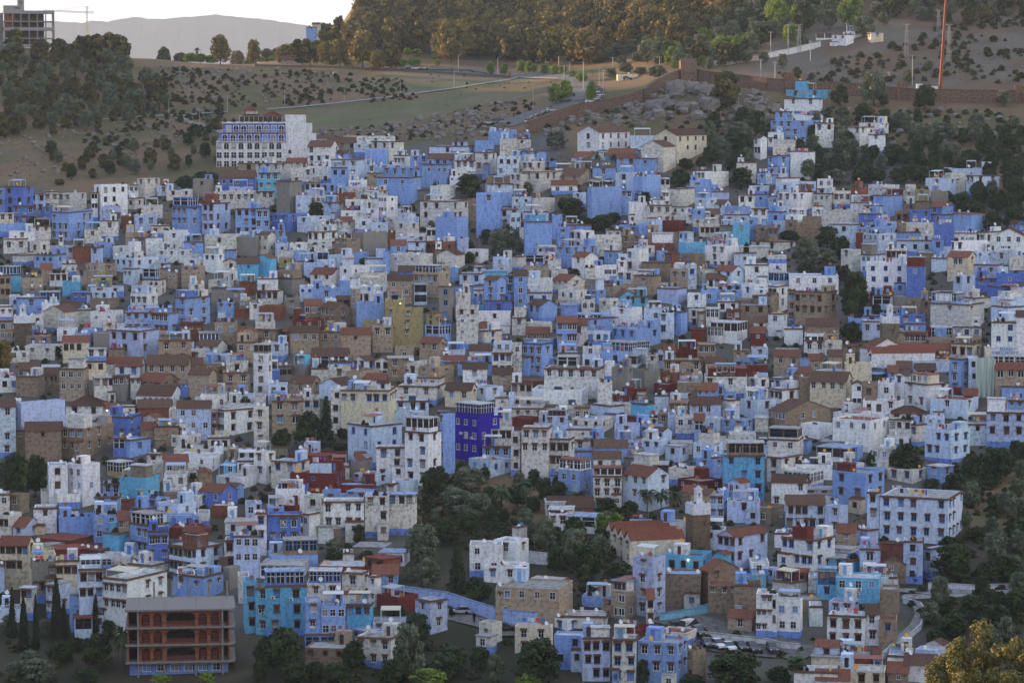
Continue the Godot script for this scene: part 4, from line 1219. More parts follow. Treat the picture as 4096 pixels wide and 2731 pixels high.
# ---------------------------------------------------------------- the scene
const SUN_AZ := -62.0
const SUN_EL := 7.5
func sky_image() -> ImageTexture:
	# clear evening air: blue overhead, pale low down, warm towards the sun
	var W := 512
	var H := 256
	var im := Image.create(W, H, false, Image.FORMAT_RGBF)
	var az := deg_to_rad(SUN_AZ)
	var el := deg_to_rad(SUN_EL)
	var sun := Vector3(sin(az) * cos(el), sin(el), -cos(az) * cos(el))
	for y in H:
		var th := PI * (y + 0.5) / H
		for x in W:
			var ph := TAU * (x + 0.5) / W - PI
			var d := Vector3(sin(ph) * sin(th), cos(th), -cos(ph) * sin(th))
			var up := maxf(d.y, 0.0)
			var g0 := acos(clampf(d.dot(sun), -1, 1))
			var near := pow(clampf(0.5 + 0.5 * d.dot(sun), 0, 1), 1.6)
			var hor := Vector3(0.41, 0.42, 0.46).lerp(Vector3(0.86, 0.78, 0.62), near)
			var zen := Vector3(0.21, 0.29, 0.47).lerp(Vector3(0.30, 0.37, 0.50), near)
			var c := hor.lerp(zen, pow(up, 0.42)) + Vector3(1.0, 0.9, 0.72) * 0.5 * exp(-g0 * g0 / 0.05) + Vector3(1.0, 0.92, 0.78) * 0.25 * exp(-g0 / 0.35)
			if d.y < 0.0: c = c.lerp(Vector3(0.10, 0.09, 0.08), clampf(-d.y * 12.0, 0, 1))
			im.set_pixel(x, y, Color(c.x, c.y, c.z))
	return ImageTexture.create_from_image(im)
func camera_and_light() -> void:
	var cam := Camera3D.new()
	cam.name = "camera"
	add_child(cam)
	cam.position = Vector3(0, 110, 0)
	cam.rotation_degrees = Vector3(-5.1, 0, 0)
	cam.fov = 12.99
	cam.near = 1.0
	cam.far = 40000.0
	cam.current = true
	env = Environment.new()
	env.background_mode = Environment.BG_SKY
	var sk := Sky.new()
	var sm := PanoramaSkyMaterial.new()
	sm.panorama = sky_image()
	sm.energy_multiplier = 1.0
	sk.sky_material = sm
	env.sky = sk
	env.tonemap_mode = Environment.TONE_MAPPER_LINEAR
	env.tonemap_exposure = 2.6
	env.sdfgi_enabled = true; env.ssao_enabled = true; env.ssil_enabled = true
	env.volumetric_fog_enabled = true
	env.volumetric_fog_density = 0.00004
	env.volumetric_fog_albedo = Color(0.82, 0.89, 1.0)
	env.volumetric_fog_anisotropy = 0.35
	var we := WorldEnvironment.new()
	we.name = "world"
	we.environment = env
	add_child(we)
	var sun := DirectionalLight3D.new()
	sun.name = "sun"
	add_child(sun)
	sun.rotation_degrees = Vector3(-SUN_EL, 180.0 - SUN_AZ, 0)
	sun.light_energy = 1.6
	sun.light_color = Color(1.0, 0.83, 0.6)
	sun.light_angular_distance = 0.6
	sun.shadow_enabled = true
var nz := FastNoiseLite.new()
func inside(p: Vector2, poly: PackedVector2Array) -> bool:
	return Geometry2D.is_point_in_polygon(p, poly)
var REGION := {}
func terrain() -> void:
	for ln in GRID.split("\n", false):
		var r := PackedFloat32Array()
		for q in ln.split(" ", false): r.append(float(q) / 10.0)
		GH.append(r)
	nz.seed = 4; nz.frequency = 0.02; nz.fractal_octaves = 4
	var xs := []
	var zs := []
	for k in [[-9000, -2000, 1000], [-2000, -600, 200], [-600, -300, 40], [-300, 300, 7.5], [300, 600, 40], [600, 2000, 200], [2000, 9001, 1000]]:
		var x: float = k[0]
		while x < k[1] - 0.01:
			xs.append(x); x += k[2]
	for k in [[400, -100, 50], [-100, -420, 20], [-420, -1420, 7.5], [-1420, -2000, 20], [-2000, -3000, 100], [-3000, -16001, 1000]]:
		var z: float = k[0]
		while z > k[1] + 0.01:
			zs.append(z); z -= k[2]
	var s := Shape.new()
	var nx := xs.size()
	for z in zs:
		for x in xs:
			var y := ground(x, z)
			var p := Vector2(x, z)
			var n0 := nz.get_noise_2d(x, z)
			var n1 := nz.get_noise_2d(x * 4.0 + 300.0, z * 4.0)
			var c := Color(0.27, 0.175, 0.095).lerp(Color(0.145, 0.13, 0.05), smoothstep(-0.1, 0.35, n0 + n1 * 0.5))
			var rough := 0.35
			if inside(p, REGION.town): c = Color(0.17, 0.16, 0.15).lerp(Color(0.13, 0.12, 0.07), smoothstep(0.0, 0.3, n1 + n0 * 0.5)); rough = 0.0
			elif inside(p, REGION.meadow): c = Color(0.175, 0.185, 0.075).lerp(Color(0.23, 0.18, 0.11), smoothstep(-0.2, 0.4, n0 + n1 * 0.6)); rough = 0.25
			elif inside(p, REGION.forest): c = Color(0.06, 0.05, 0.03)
			elif inside(p, REGION.scree): c = Color(0.2, 0.165, 0.125).lerp(Color(0.19, 0.12, 0.07), smoothstep(-0.2, 0.4, n0 * 1.5)); rough = 0.6
			elif z > -640: c = Color(0.05, 0.055, 0.028).lerp(Color(0.11, 0.085, 0.055), smoothstep(0.1, 0.5, n0 + n1 * 0.4))
			if z > -100 or z < -2600: rough = 0.0
			s.v.append(Vector3(x, y + (n1 * 0.7 + n0) * rough, z))
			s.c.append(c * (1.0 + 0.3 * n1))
	for j in zs.size():
		for i in nx:
			var a: Vector3 = s.v[j * nx + maxi(i - 1, 0)]; var b: Vector3 = s.v[j * nx + mini(i + 1, nx - 1)]
			var cc: Vector3 = s.v[maxi(j - 1, 0) * nx + i]; var d: Vector3 = s.v[mini(j + 1, zs.size() - 1) * nx + i]
			s.n.append((cc - d).cross(b - a).normalized())
	for j in zs.size() - 1:
		for i in nx - 1:
			var k := j * nx + i
			s.ix.append_array(PackedInt32Array([k, k + nx, k + nx + 1, k, k + nx + 1, k + 1]))
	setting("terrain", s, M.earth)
	# far mountains
	var f := Shape.new()
	f.col = Color(0.16, 0.16, 0.17)
	var ridge := [[-6000, 300], [-3000, 320], [-2100, 325], [-1886, 327], [-1790, 322], [-1740, 330], [-1678, 327], [-1573, 346], [-1510, 338], [-1448, 335], [-1365, 344], [-1239, 355], [-1130, 345], [-1068, 338], [-1010, 334], [-960, 324], [-926, 320], [-843, 308], [-700, 290], [-200, 250], [600, 260], [4000, 420]]
	for i in ridge.size() - 1:
		for e in 8:
			var t0 := e / 8.0; var t1 := (e + 1) / 8.0
			var x0 := lerpf(ridge[i][0], ridge[i + 1][0], t0); var x1 := lerpf(ridge[i][0], ridge[i + 1][0], t1)
			var y0 := lerpf(ridge[i][1], ridge[i + 1][1], t0) + 5.0 * nz.get_noise_1d(x0); var y1 := lerpf(ridge[i][1], ridge[i + 1][1], t1) + 5.0 * nz.get_noise_1d(x1)
			for q in 5:
				var a := q / 5.0; var b := (q + 1) / 5.0
				f.quad(Vector3(x0, lerpf(-50, y0, a), -11900 - 600 * a), Vector3(x0, lerpf(-50, y0, b), -11900 - 600 * b), Vector3(x1, lerpf(-50, y1, b), -11900 - 600 * b), Vector3(x1, lerpf(-50, y1, a), -11900 - 600 * a))
			f.quad(Vector3(x0, y0, -12500), Vector3(x0, -50, -15500), Vector3(x1, -50, -15500), Vector3(x1, y1, -12500))
	setting("mountains", f, M.far_hill)
var FOOT := []     # house footprints: centre and radius
var cells := {}
func town() -> void:
	var nodes := []
	for ln in HOUSES.split("\n", false):
		var onroof := ln.begins_with("+")
		var q := (ln.substr(1) if onroof else ln).split(" ")
		var w := float(q[3]) / 10; var d := float(q[4]) / 10; var h := float(q[5]) / 10
		var kind := q[7]
		if onroof:
			var host: Node3D = nodes[int(q[11])]
			if host == null:
				nodes.append(null)
				continue
			var o := Node3D.new()
			o.name = "rooftop_room"
			host.add_child(o, true)
			o.position = Vector3(float(q[0]) / 10, host.get_meta("roof_y"), float(q[1]) / 10)
			build_house(o, w, d, h, kind, q[8], q[9], q[10], 0.0)
			nodes.append(null)
			continue
		var p := Vector3(float(q[0]) / 10, float(q[2]) / 10, float(q[1]) / 10)
		var t := thing(KIND[kind][0], "", "house", p, deg_to_rad(float(q[6])), "houses of the old town")
		t.set_meta("colour", KIND[kind][1])
		t.set_meta("parapet", [0.25, 0.35, 0.5, 0.85][rng.randi() % 4] if h > 3.6 else 0.25)
		t.set_meta("roof_y", h - t.get_meta("parapet"))
		var lowest := p.y
		for c in [Vector3(-w / 2, 0, 0), Vector3(w / 2, 0, 0), Vector3(-w / 2, 0, -d), Vector3(w / 2, 0, -d)]:
			var v := t.transform * (c as Vector3)
			lowest = minf(lowest, ground(v.x, v.z))
		var n := build_house(t, w, d, h, kind, q[8], q[9], q[10], clampf(p.y - lowest + 0.5, 0.6, 6.0))
		var what: String = "%s house with %s window%s" % [KIND[kind][1], COUNT[mini(n, 18)], "" if n == 1 else "s"]
		if q[8] != "f": what = "%s %s house" % [KIND[kind][1], {"t": "tile roofed", "g": "gabled", "x": "hip roofed", "n": "slab roofed"}[q[8]]]
		t.set_meta("label", "%s, %s one %s the %s" % [what, NTH[int(q[13])], SIDE[int(q[12])], MARKS[int(q[11])]])
		nodes.append(t)
		var c := t.transform * Vector3(0, 0, -d / 2)
		FOOT.append(Vector3(c.x, c.z, maxf(w, d) * 0.55))
		var key := Vector2i(int(floor(c.x / 20)), int(floor(c.z / 20)))
		if not cells.has(key): cells[key] = []
		cells[key].append(FOOT[-1])
func near_house(x: float, z: float, r: float) -> bool:
	var k := Vector2i(int(floor(x / 20)), int(floor(z / 20)))
	for i in range(-1, 2):
		for j in range(-1, 2):
			for f in cells.get(k + Vector2i(i, j), []):
				if Vector2(x - f.x, z - f.y).length() < f.z + r: return true
	return false
func scatter(poly: PackedVector2Array, gap: float, tries: float, clear := 1.5) -> Array:
	var lo := poly[0]; var hi := poly[0]
	for p in poly:
		lo = lo.min(p); hi = hi.max(p)
	var out := []
	var taken := {}
	var n := int((hi.x - lo.x) * (hi.y - lo.y) / (gap * gap) * tries)
	for i in n:
		var p := Vector2(rng.randf_range(lo.x, hi.x), rng.randf_range(lo.y, hi.y))
		if not inside(p, poly): continue
		if clear > 0.0 and near_house(p.x, p.y, clear): continue
		var k := Vector2i((p / gap).floor())
		var ok := true
		for a in range(-1, 2):
			for b in range(-1, 2):
				for q in taken.get(k + Vector2i(a, b), []):
					if p.distance_to(q) < gap * 0.82: ok = false
		if not ok: continue
		if not taken.has(k): taken[k] = []
		taken[k].append(p)
		out.append(p)
	return out
func planting() -> void:
	var jobs := []
	for ln in PLANTS.split("\n", false):
		var q := ln.split(" ")
		jobs.append([q[0], float(q[1]) / 10, float(q[2]) / 10, float(q[3]) / 10, float(q[4]) / 10, true])
	var fixed := jobs.size()
	for k in WOODS:
		for p in scatter(PackedVector2Array(k[3]), k[1], 5.0):
			var clash := false
			for i in fixed:
				if Vector2(jobs[i][1], jobs[i][2]).distance_to(p) < k[1] * 0.5: clash = true
			if clash: continue
			var hgt := rng.randf_range(k[2][0], k[2][1])
			jobs.append([k[0][rng.randi() % k[0].length()], p.x, p.y, hgt, hgt * rng.randf_range(0.72, 1.05), false])
	var count := {}
	var mass := {}
	var named := []
	for j in jobs:
		var k: String = j[0]
		var p := on(j[1], j[2], -0.15)
		count[k] = count.get(k, 0) + 1
		if count[k] > 290 or (not j[5] and -j[2] > 1420.0):
			if not mass.has(k): mass[k] = []
			mass[k].append(Transform3D(Basis(Vector3.UP, rng.randf() * TAU).scaled(Vector3(j[4], j[3], j[4])), p))
			continue
		named.append([k, p, j])
	var rank := {}
	var best := []
	for q in named:
		var w: int = 0
		var dm := 1e9
		for i in MARKS.size():
			var dd := Vector2(q[1].x - MARKPOS[i * 2], (q[1].z - MARKPOS[i * 2 + 1]) * 0.35).length()
			if dd < dm:
				dm = dd; w = i
		var dx: float = q[1].x - MARKPOS[w * 2]
		var dz: float = (q[1].z - MARKPOS[w * 2 + 1]) * 0.35
		var sd := (2 if dx < 0 else 3) if absf(dx) > absf(dz) else (0 if dz < 0 else 1)
		best.append([dm, w, sd, q])
	best.sort_custom(func(a, b): return a[0] < b[0])
	for b in best:
		var q: Array = b[3]
		var j: Array = q[2]
		var size := "tall" if j[3] > 9 else ("small" if j[3] < 4 else "middle-sized")
		var key := "%s %s|%d|%d" % [size, q[0], b[1], b[2]]
		var n: int = rank.get(key, 0)
		rank[key] = n + 1
		var where := "%s one %s the %s" % [NTH[n], SIDE[b[2]], MARKS[b[1]]] if n < NTH.size() else "in the thicket %s the %s" % [SIDE[b[2]], MARKS[b[1]]]
		tree(q[0], q[1], j[3], j[4], "%s %s, %s" % [size, SPECIES[q[0]][1], where], "%ss %s the %s" % [SPECIES[q[0]][1], SIDE[b[2]], MARKS[b[1]]])
	for k in mass:
		var mm := MultiMesh.new()
		mm.transform_format = MultiMesh.TRANSFORM_3D
		mm.mesh = CROWN[k][0]
		mm.instance_count = mass[k].size()
		for i in mass[k].size(): mm.set_instance_transform(i, mass[k][i])
		var o := MultiMeshInstance3D.new()
		o.name = numbered("forest")
		o.multimesh = mm
		o.material_override = M.leaves
		add_child(o)
		o.set_meta("kind", "stuff")
		o.set_meta("label", "dense %s forest covering the far hill" % SPECIES[k][1])
		o.set_meta("category", "forest")
func boulder(seed: int) -> ArrayMesh:
	var f := FastNoiseLite.new()
	f.seed = seed; f.frequency = 0.55; f.fractal_octaves = 3
	var s := Shape.new()
	var m := SphereMesh.new()
	m.radial_segments = 12; m.rings = 7
	var a := m.get_mesh_arrays()
	var ix: PackedInt32Array = a[Mesh.ARRAY_INDEX]
	var q := PackedVector3Array()
	for p in a[Mesh.ARRAY_VERTEX]:
		var d := 1.0 + 0.75 * f.get_noise_3dv((p as Vector3) * 3.0)
		var v: Vector3 = p * 2.0 * d
		v = v.clamp(Vector3(-0.8, -0.7, -0.85), Vector3(0.9, 0.72, 0.8))
		q.append(v * Vector3(0.5, 0.45, 0.5))
	for i in range(0, ix.size(), 3):
		var g1 := rng.randf_range(0.9, 1.1)
		s.col = Color(0.33, 0.305, 0.275) * g1
		s.tri(q[ix[i]], q[ix[i + 1]], q[ix[i + 2]])
	return s.mesh()
func rocks() -> void:
	var ms := []
	for i in 6: ms.append(boulder(i * 7 + 1))
	var all := []
	for k in SCREES:
		for p in scatter(PackedVector2Array(k[1]), k[0], 4.0):
			all.append([lerpf(k[3][0], k[3][1], pow(rng.randf(), 2.2)), p, k[2]])
	for i in OUTCROP.size() / 3: all.append([OUTCROP[i * 3 + 2], Vector2(OUTCROP[i * 3], OUTCROP[i * 3 + 1]), "huge weathered rock on the crag below the wall tower, %s in size" % NTH[i]])
	all.sort_custom(func(a, b): return a[0] > b[0])
	var mass := []
	for i in all.size():
		var sz: float = all[i][0]
		var p: Vector2 = all[i][1]
		var l: String = all[i][2]
		var t := Transform3D(Basis.from_euler(Vector3(rng.randf_range(-0.4, 0.4), rng.randf() * TAU, rng.randf_range(-0.4, 0.4))).scaled(Vector3(sz, sz * rng.randf_range(0.65, 1.1), sz * rng.randf_range(0.7, 1.2))), on(p.x, p.y, sz * 0.16))
		if i < 290:
			var o := solid("boulder", ms[rng.randi() % 6], M.rock, l, "boulder", Vector3.ZERO, 0.0, "boulders " + l.get_slice("boulder ", 1) if "boulder " in l else "huge rocks on the crag")
			o.transform = t
		else: mass.append(t)
	var mm := MultiMesh.new()
	mm.transform_format = MultiMesh.TRANSFORM_3D
	mm.mesh = ms[0]
	mm.instance_count = mass.size()
	for i in mass.size(): mm.set_instance_transform(i, mass[i])
	var o := MultiMeshInstance3D.new()
	o.name = "rubble"
	o.multimesh = mm
	o.material_override = M.rock
	add_child(o)
	o.set_meta("kind", "stuff")
	o.set_meta("label", "loose grey stones scattered over the slopes")
	o.set_meta("category", "stones")
func scrub() -> void:
	var n := 0
	var mass := []
	for k in SCRUB:
		for p in scatter(PackedVector2Array(k[1]), k[0], 4.0):
			if nz.get_noise_2d(p.x * 1.6, p.y * 1.6) + rng.randf_range(-0.12, 0.12) < -0.16: continue
			var sz := rng.randf_range(k[2][0], k[2][1]) as float
			if sz > 2.2 and n < 220:
				n += 1
				tree("h", on(p.x, p.y, -0.1), sz * 0.75, sz * 1.2, k[3], "bushes, each a " + k[3])
			else: mass.append(Transform3D(Basis(Vector3.UP, rng.randf() * TAU).scaled(Vector3(sz * 1.2, sz * 0.7, sz * 1.2)), on(p.x, p.y, -0.1)))
	var mm := MultiMesh.new()
	mm.transform_format = MultiMesh.TRANSFORM_3D
	mm.mesh = CROWN.h[1]
	mm.instance_count = mass.size()
	for i in mass.size(): mm.set_instance_transform(i, mass[i])
	var o := MultiMeshInstance3D.new()
	o.name = "undergrowth"
	o.multimesh = mm
	o.material_override = M.leaves
	add_child(o)
	o.set_meta("kind", "stuff")
	o.set_meta("label", "low dark scrub dotted over the hillsides")
	o.set_meta("category", "undergrowth")
func xz(a: Array) -> Array:
	var out := []
	for i in range(0, a.size(), 2): out.append(Vector2(a[i], a[i + 1]))
	return out
func lanes() -> void:
	for k in STRIPS:
		setting(k[0], strip(xz(k[3]), k[1], Color(k[2], k[2], k[2] * 0.98), 0.35 if k[0] == "path" else 0.3), M.roofing)
	for k in WALLS:
		var t := thing(k[0], k[1], "wall", Vector3.ZERO)
		var c: Array = k[4]
		var w := wall_along(xz(k[5]), k[2], k[3], Color(c[0], c[1], c[2]), Color(c[0], c[1], c[2]) * 0.85)
		part("masonry", w[0], M.masonry if c[2] < 0.3 else M.plaster, t)
		part("coping", w[1], M.roofing, t)
		if k[0] == "road_wall":
			for p in along(xz(k[5]), 17.0):
				var b := Shape.new()
				b.col = Color(0.3, 0.12, 0.075)
				var o := on(p.x, p.y)
				b.box(o + Vector3(-0.35, -1, -0.35), o + Vector3(0.35, 2.3, 0.35))
				b.box(o + Vector3(-0.45, 2.3, -0.45), o + Vector3(0.45, 2.5, 0.45), true)
				part("brick_pier", b, M.masonry, t)
	var t := thing("wall_tower", "square battlemented tower at the top of the climbing town wall", "tower", on(TOWER[0], TOWER[1]), 0.05)
	var s := Shape.new()
	s.col = Color(0.27, 0.185, 0.14)
	s.face(Vector3(-3, -3, 3), Vector3.RIGHT, 6, 10.5, [Rect2(1.0, 5.6, 0.35, 0.7), Rect2(2.2, 5.6, 0.35, 0.7), Rect2(3.4, 5.6, 0.35, 0.7), Rect2(4.6, 5.6, 0.35, 0.7)])
	s.face(Vector3(3, -3, 3), Vector3.FORWARD, 6, 10.5, []); s.face(Vector3(3, -3, -3), Vector3.LEFT, 6, 10.5, []); s.face(Vector3(-3, -3, -3), Vector3.BACK, 6, 10.5, [])
	s.quad(Vector3(-3, 6.9, 3), Vector3(-3, 6.9, -3), Vector3(3, 6.9, -3), Vector3(3, 6.9, 3))
	for i in 5:
		for e in 2: s.box(Vector3(-3 + i * 1.3, 7.5, 2.6 - e * 5.6), Vector3(-2.2 + i * 1.3, 8.3, 3.0 - e * 5.6))
	part("masonry", s, M.masonry, t)
	for q in GATES:
		t = thing("wall_gate", q[2], "gate", on(q[0], q[1]), -0.1)
		s = Shape.new()
		s.col = Color(0.27, 0.15, 0.10)
		s.face(Vector3(-2.0, -1, 0.9), Vector3.RIGHT, 4.0, 7.2, [Rect2(1.0, 1.2, 2.0, 3.6)], 1.8)
		s.face(Vector3(2.0, -1, -0.9), Vector3.LEFT, 4.0, 7.2, [Rect2(1.0, 1.2, 2.0, 3.6)], 0.0)
		s.face(Vector3(2.0, -1, 0.9), Vector3.FORWARD, 1.8, 7.2, []); s.face(Vector3(-2.0, -1, -0.9), Vector3.BACK, 1.8, 7.2, [])
		s.quad(Vector3(-2, 6.2, 0.9), Vector3(-2, 6.2, -0.9), Vector3(2, 6.2, -0.9), Vector3(2, 6.2, 0.9))
		arch_fill(s, -1.0, 0.2, 2.0, 3.6, 0.92, 1.7)
		for i in 4: s.box(Vector3(-2 + i * 1.1, 6.2, -0.9), Vector3(-1.4 + i * 1.1, 6.9, 0.9))
		part("masonry", s, M.masonry, t)
func _ready() -> void:
	rng.seed = 20240
	materials()
	camera_and_light()
	for k in AREAS: REGION[k] = PackedVector2Array(xz(AREAS[k]))
	terrain()
	lanes()
	window_meshes()
	roof_meshes()
	plant_meshes()
	town()
	hotel()
	brick_block()
	construction()
	crane(on(-186.5, -1322, -6.0), 0.12, 25.0, 19.0, "orange and yellow tower crane standing on the ridge against the sky")
	crane(Vector3(-246, 114, -1420), 0.2, 32.0, 26.0, "far tower crane whose jib shows behind the half built concrete building")
	ribbed_hall("mosque_hall", "mosque hall with four ridged red tile roofs and cream gable ends", "mosque", Vector3(24.6, 8.0, -612.5), 0.26, 11.6, 4, 4.5, 6.0, Color(0.62, 0.57, 0.47))
	ribbed_hall("tiled_hall", "long white hall with three ridged red tile roofs on the right", "hall", Vector3(93.0, 33.0, -769.0), 0.12, 16.5, 3, 4.2, 5.2, Color(0.68, 0.69, 0.72))
	minaret("square stone minaret with white crown beside the red roofed mosque, lower centre", Vector3(39.2, 9.2, -625.5), 0.38, 3.9, 8.6, 2.0, 3.2, Color(0.24, 0.165, 0.115))
	minaret("square stone minaret with white top among the houses at right", Vector3(100.0, 36.0, -790.5), 0.05, 4.4, 8.4, 1.5, 2.9, Color(0.26, 0.22, 0.17))
	minaret("dark stone minaret with white top at the left edge", Vector3(-131.6, 36.0, -803.5), 0.12, 4.7, 7.4, 1.7, 2.7, Color(0.17, 0.13, 0.10))
	hang_laundry()
	planting()
	rocks()
	scrub()
	props()
	lamps()

func props() -> void:
	for k in POLES: pole(on(k[0], k[1]), k[2], k[3], k[4])
	for k in PYLONS: pylon(on(k[0], k[1]), k[2], k[3])
	for k in CARS: car(k[0], on(k[1], k[2], 0.36), k[3], Color(k[4][0], k[4][1], k[4][2]), k[5])
	var p := on(159.8, -1122.0)
	var s := Shape.new()
	s.col = Color(0.2, 0.055, 0.03)
	s.tube(Vector3(0, -1, 0), Vector3(3.2, 60, 0), 0.68, 0.3, 14)
	var t := thing("rust_red_mast", "tall rust red steel mast leaning slightly on the right hillside", "mast", p)
	part("shaft", s, M.paint, t)
	for k in [[-9.0, 2.4], [-3.2, 1.2]]:
		var b := Shape.new()
		b.col = Color(0.6, 0.6, 0.6)
		b.box(Vector3(k[0], -0.5, 0), Vector3(k[0] + 2.2, k[1] * 0.7, 1.5))
		part("equipment_cabin", b, M.paint, t)
	# plastic sheeting over scaffolding
	t = thing("plastic_sheeting", "pale translucent plastic sheeting hung over scaffolding at right", "sheeting", Vector3(SHEET[0], SHEET[1], SHEET[2]), -0.2)
	s = Shape.new()
	s.col = Color(0.42, 0.5, 0.45)
	var f := func(i: int, j: int) -> Vector3:
		var u := i / 16.0
		var v := j / 10.0
		return Vector3((u - 0.5) * 5.0 * (0.85 + 0.15 * v), v * 10.0 - 0.4 * absf(u - 0.4) * v, 0.35 * sin(u * 19.0 + v * 2.0) * (1.1 - 0.7 * v) + 0.15 * sin(u * 41.0))
	for i in 16:
		for j in 10: s.quad(f.call(i, j), f.call(i, j + 1), f.call(i + 1, j + 1), f.call(i + 1, j))
	part("sheet", s, M.cloth, t)
	s = Shape.new()
	for x in [-2.2, 0.0, 2.2]: s.tube(Vector3(x, -1, -0.7), Vector3(x, 10.2, -0.7), 0.04, 0.04, 4)
	for y in [2.5, 5.0, 7.5, 10.0]: s.tube(Vector3(-2.3, y, -0.7), Vector3(2.3, y, -0.7), 0.04, 0.04, 4)
	part("scaffolding", s, M.galvanised, t)
	# rooftop name board
	t = thing("sign_board", "white rooftop board lettered RIAD DAR YAKOUT at the right edge", "sign", Vector3(SIGN[0], SIGN[1], SIGN[2]), -0.14)
	s = Shape.new()
	s.col = Color(0.6, 0.62, 0.64)
	s.box(Vector3(-3.4, 0, -0.12), Vector3(3.4, 2.1, 0), true)
	part("board", s, M.plaster, t)
	s = Shape.new()
	for x in [-2.8, 0.0, 2.8]: s.tube(Vector3(x, -4.0, -0.2), Vector3(x, 2.0, -0.2), 0.05, 0.05, 5)
	part("support", s, M.galvanised, t)
	for k in [["RIAD", 0.35, 0.95, 0.1], ["DAR YAKOUT", 0.0, 0.16, 0.078]]:
		var tm := TextMesh.new()
		tm.text = k[0]
		var fo := SystemFont.new()
		fo.font_names = PackedStringArray(["Droid Serif"])
		fo.font_weight = 700; fo.font_italic = true
		tm.font = fo
		tm.font_size = 12
		tm.pixel_size = k[3]
		tm.depth = 0.05
		tm.vertical_alignment = VERTICAL_ALIGNMENT_BOTTOM
		var o := part("lettering", tm, M.frame_blue, t)
		o.position = Vector3(k[1], k[2], 0.03)
	# foreground olive on the near slope
	t = thing("olive_tree", "sunlit olive tree in the near foreground, lower right corner", "tree", Vector3(29.9, 66.0, -190.0))
	rng.seed = 77
	s = Shape.new()
	var clumps := []
	for i in 60:
		var a := rng.randf() * TAU
		var r := sqrt(rng.randf()) * 3.1
		clumps.append([Vector3(cos(a) * r, 4.2 + rng.randf_range(0, 4.3) * sqrt(maxf(0.05, 1.0 - r * r / 11.0)) + (0.5 if cos(a) > 0 else 0.0), sin(a) * r), rng.randf_range(0.4, 0.85)])
	for i in 15000:
		var q: Array = clumps[i % 60]
		var dir := Vector3(rng.randfn(), rng.randfn() + 0.2, rng.randfn()).normalized()
		var e := rng.randf_range(0.7, 1.25)
		s.col = Color(0.16 * e, 0.155 * e, 0.06 * e)
		leaf_quad(s, q[0] + dir * q[1] * pow(rng.randf(), 0.4), dir, rng.randf_range(0.07, 0.13), 1.9)
	part("crown", s, M.dry_leaves, t)
	s = Shape.new()
	s.tube(Vector3(0, -2.5, 0), Vector3(0.2, 3.0, 0), 0.35, 0.25, 9)
	for i in 9: s.tube(Vector3(0.2, 2.6 + 0.1 * i, 0), clumps[i * 6][0], 0.13, 0.03, 6)
	part("trunk", s, M.bark, t)
	for k in PEOPLE: person(on(k[0], k[1], 0.33), k[2], Color(k[3][0], k[3][1], k[3][2]), Color(k[4][0], k[4][1], k[4][2]), k[5], k[6], k[7])
func lamps() -> void:
	for k in LAMPS:
		var t := thing("wall_lamp", k[3], "lamp", Vector3(k[0], k[1], k[2]))
		var s := Shape.new()
		s.tube(Vector3(0, 0, -0.25), Vector3(0, 0, 0), 0.03, 0.03, 5)
		part("bracket", s, M.iron, t)
		var b := SphereMesh.new()
		b.radius = 0.13; b.height = 0.26; b.radial_segments = 10; b.rings = 6
		var m := mat("lamp_glow", lin(0.9, 0.8, 0.6), 0.4)
		m.emission_enabled = true
		m.emission = Color(1.0, 0.85, 0.55)
		m.emission_energy_multiplier = 2.0
		part("bulb", b, m, t)
		var l := OmniLight3D.new()
		l.name = "glow"
		t.add_child(l)
		l.position = Vector3(0, 0, 0.2)
		l.light_color = Color(1.0, 0.8, 0.5)
		l.light_energy = 0.4
		l.light_size = 0.13
		l.omni_range = 30.0
		l.omni_attenuation = 2.0
		l.shadow_enabled = true

# ---------------------------------------------------------------- survey of the place, in metres (tables in decimetres)
const AREAS := {"town": [-192.6, -1009.0, -141.4, -1004.0, -102.2, -1032.0, -76.8, -1087.0, -15.0, -1074.0, 17.3, -1079.0, 19.5, -1008.0, 62.8, -1002.0, 78.9, -1039.0, 127.3, -1038.0, 127.9, -988.0, 179.0, -944.0, 132.6, -694.0, 103.7, -688.0, 80.8, -617.0, 73.9, -535.0, 19.6, -535.0, 21.7, -594.0, 11.0, -683.0, -21.2, -683.0, -19.2, -617.0, -36.1, -587.0, -47.5, -535.0, -51.7, -562.0, -74.7, -579.0, -90.7, -594.0, -114.7, -594.0],
"meadow": [-81.6, -1156.0, -36.0, -1177.0, 3.3, -1236.0, 31.6, -1218.0, 32.3, -1247.0, 0.0, -1301.0, -40.1, -1312.0, -69.5, -1214.0, 19.0, -1187.0, -4.7, -1165.0, -34.3, -1119.0, -66.7, -1100.0, -78.7, -1114.0],
"forest": [-106.2, -1507.0, -63.1, -1356.0, 37.2, -1271.0, 73.5, -1242.0, 104.9, -1274.0, 160.0, -1387.0, 27.8, -1750.0, -76.5, -1750.0],
"scree": [10.1, -1083.0, 66.1, -1117.0, 92.1, -1116.0, 210.7, -1115.0, 258.5, -1373.0, 158.6, -1375.0, 109.1, -1273.0, 97.1, -1178.0, 66.8, -1129.0]}
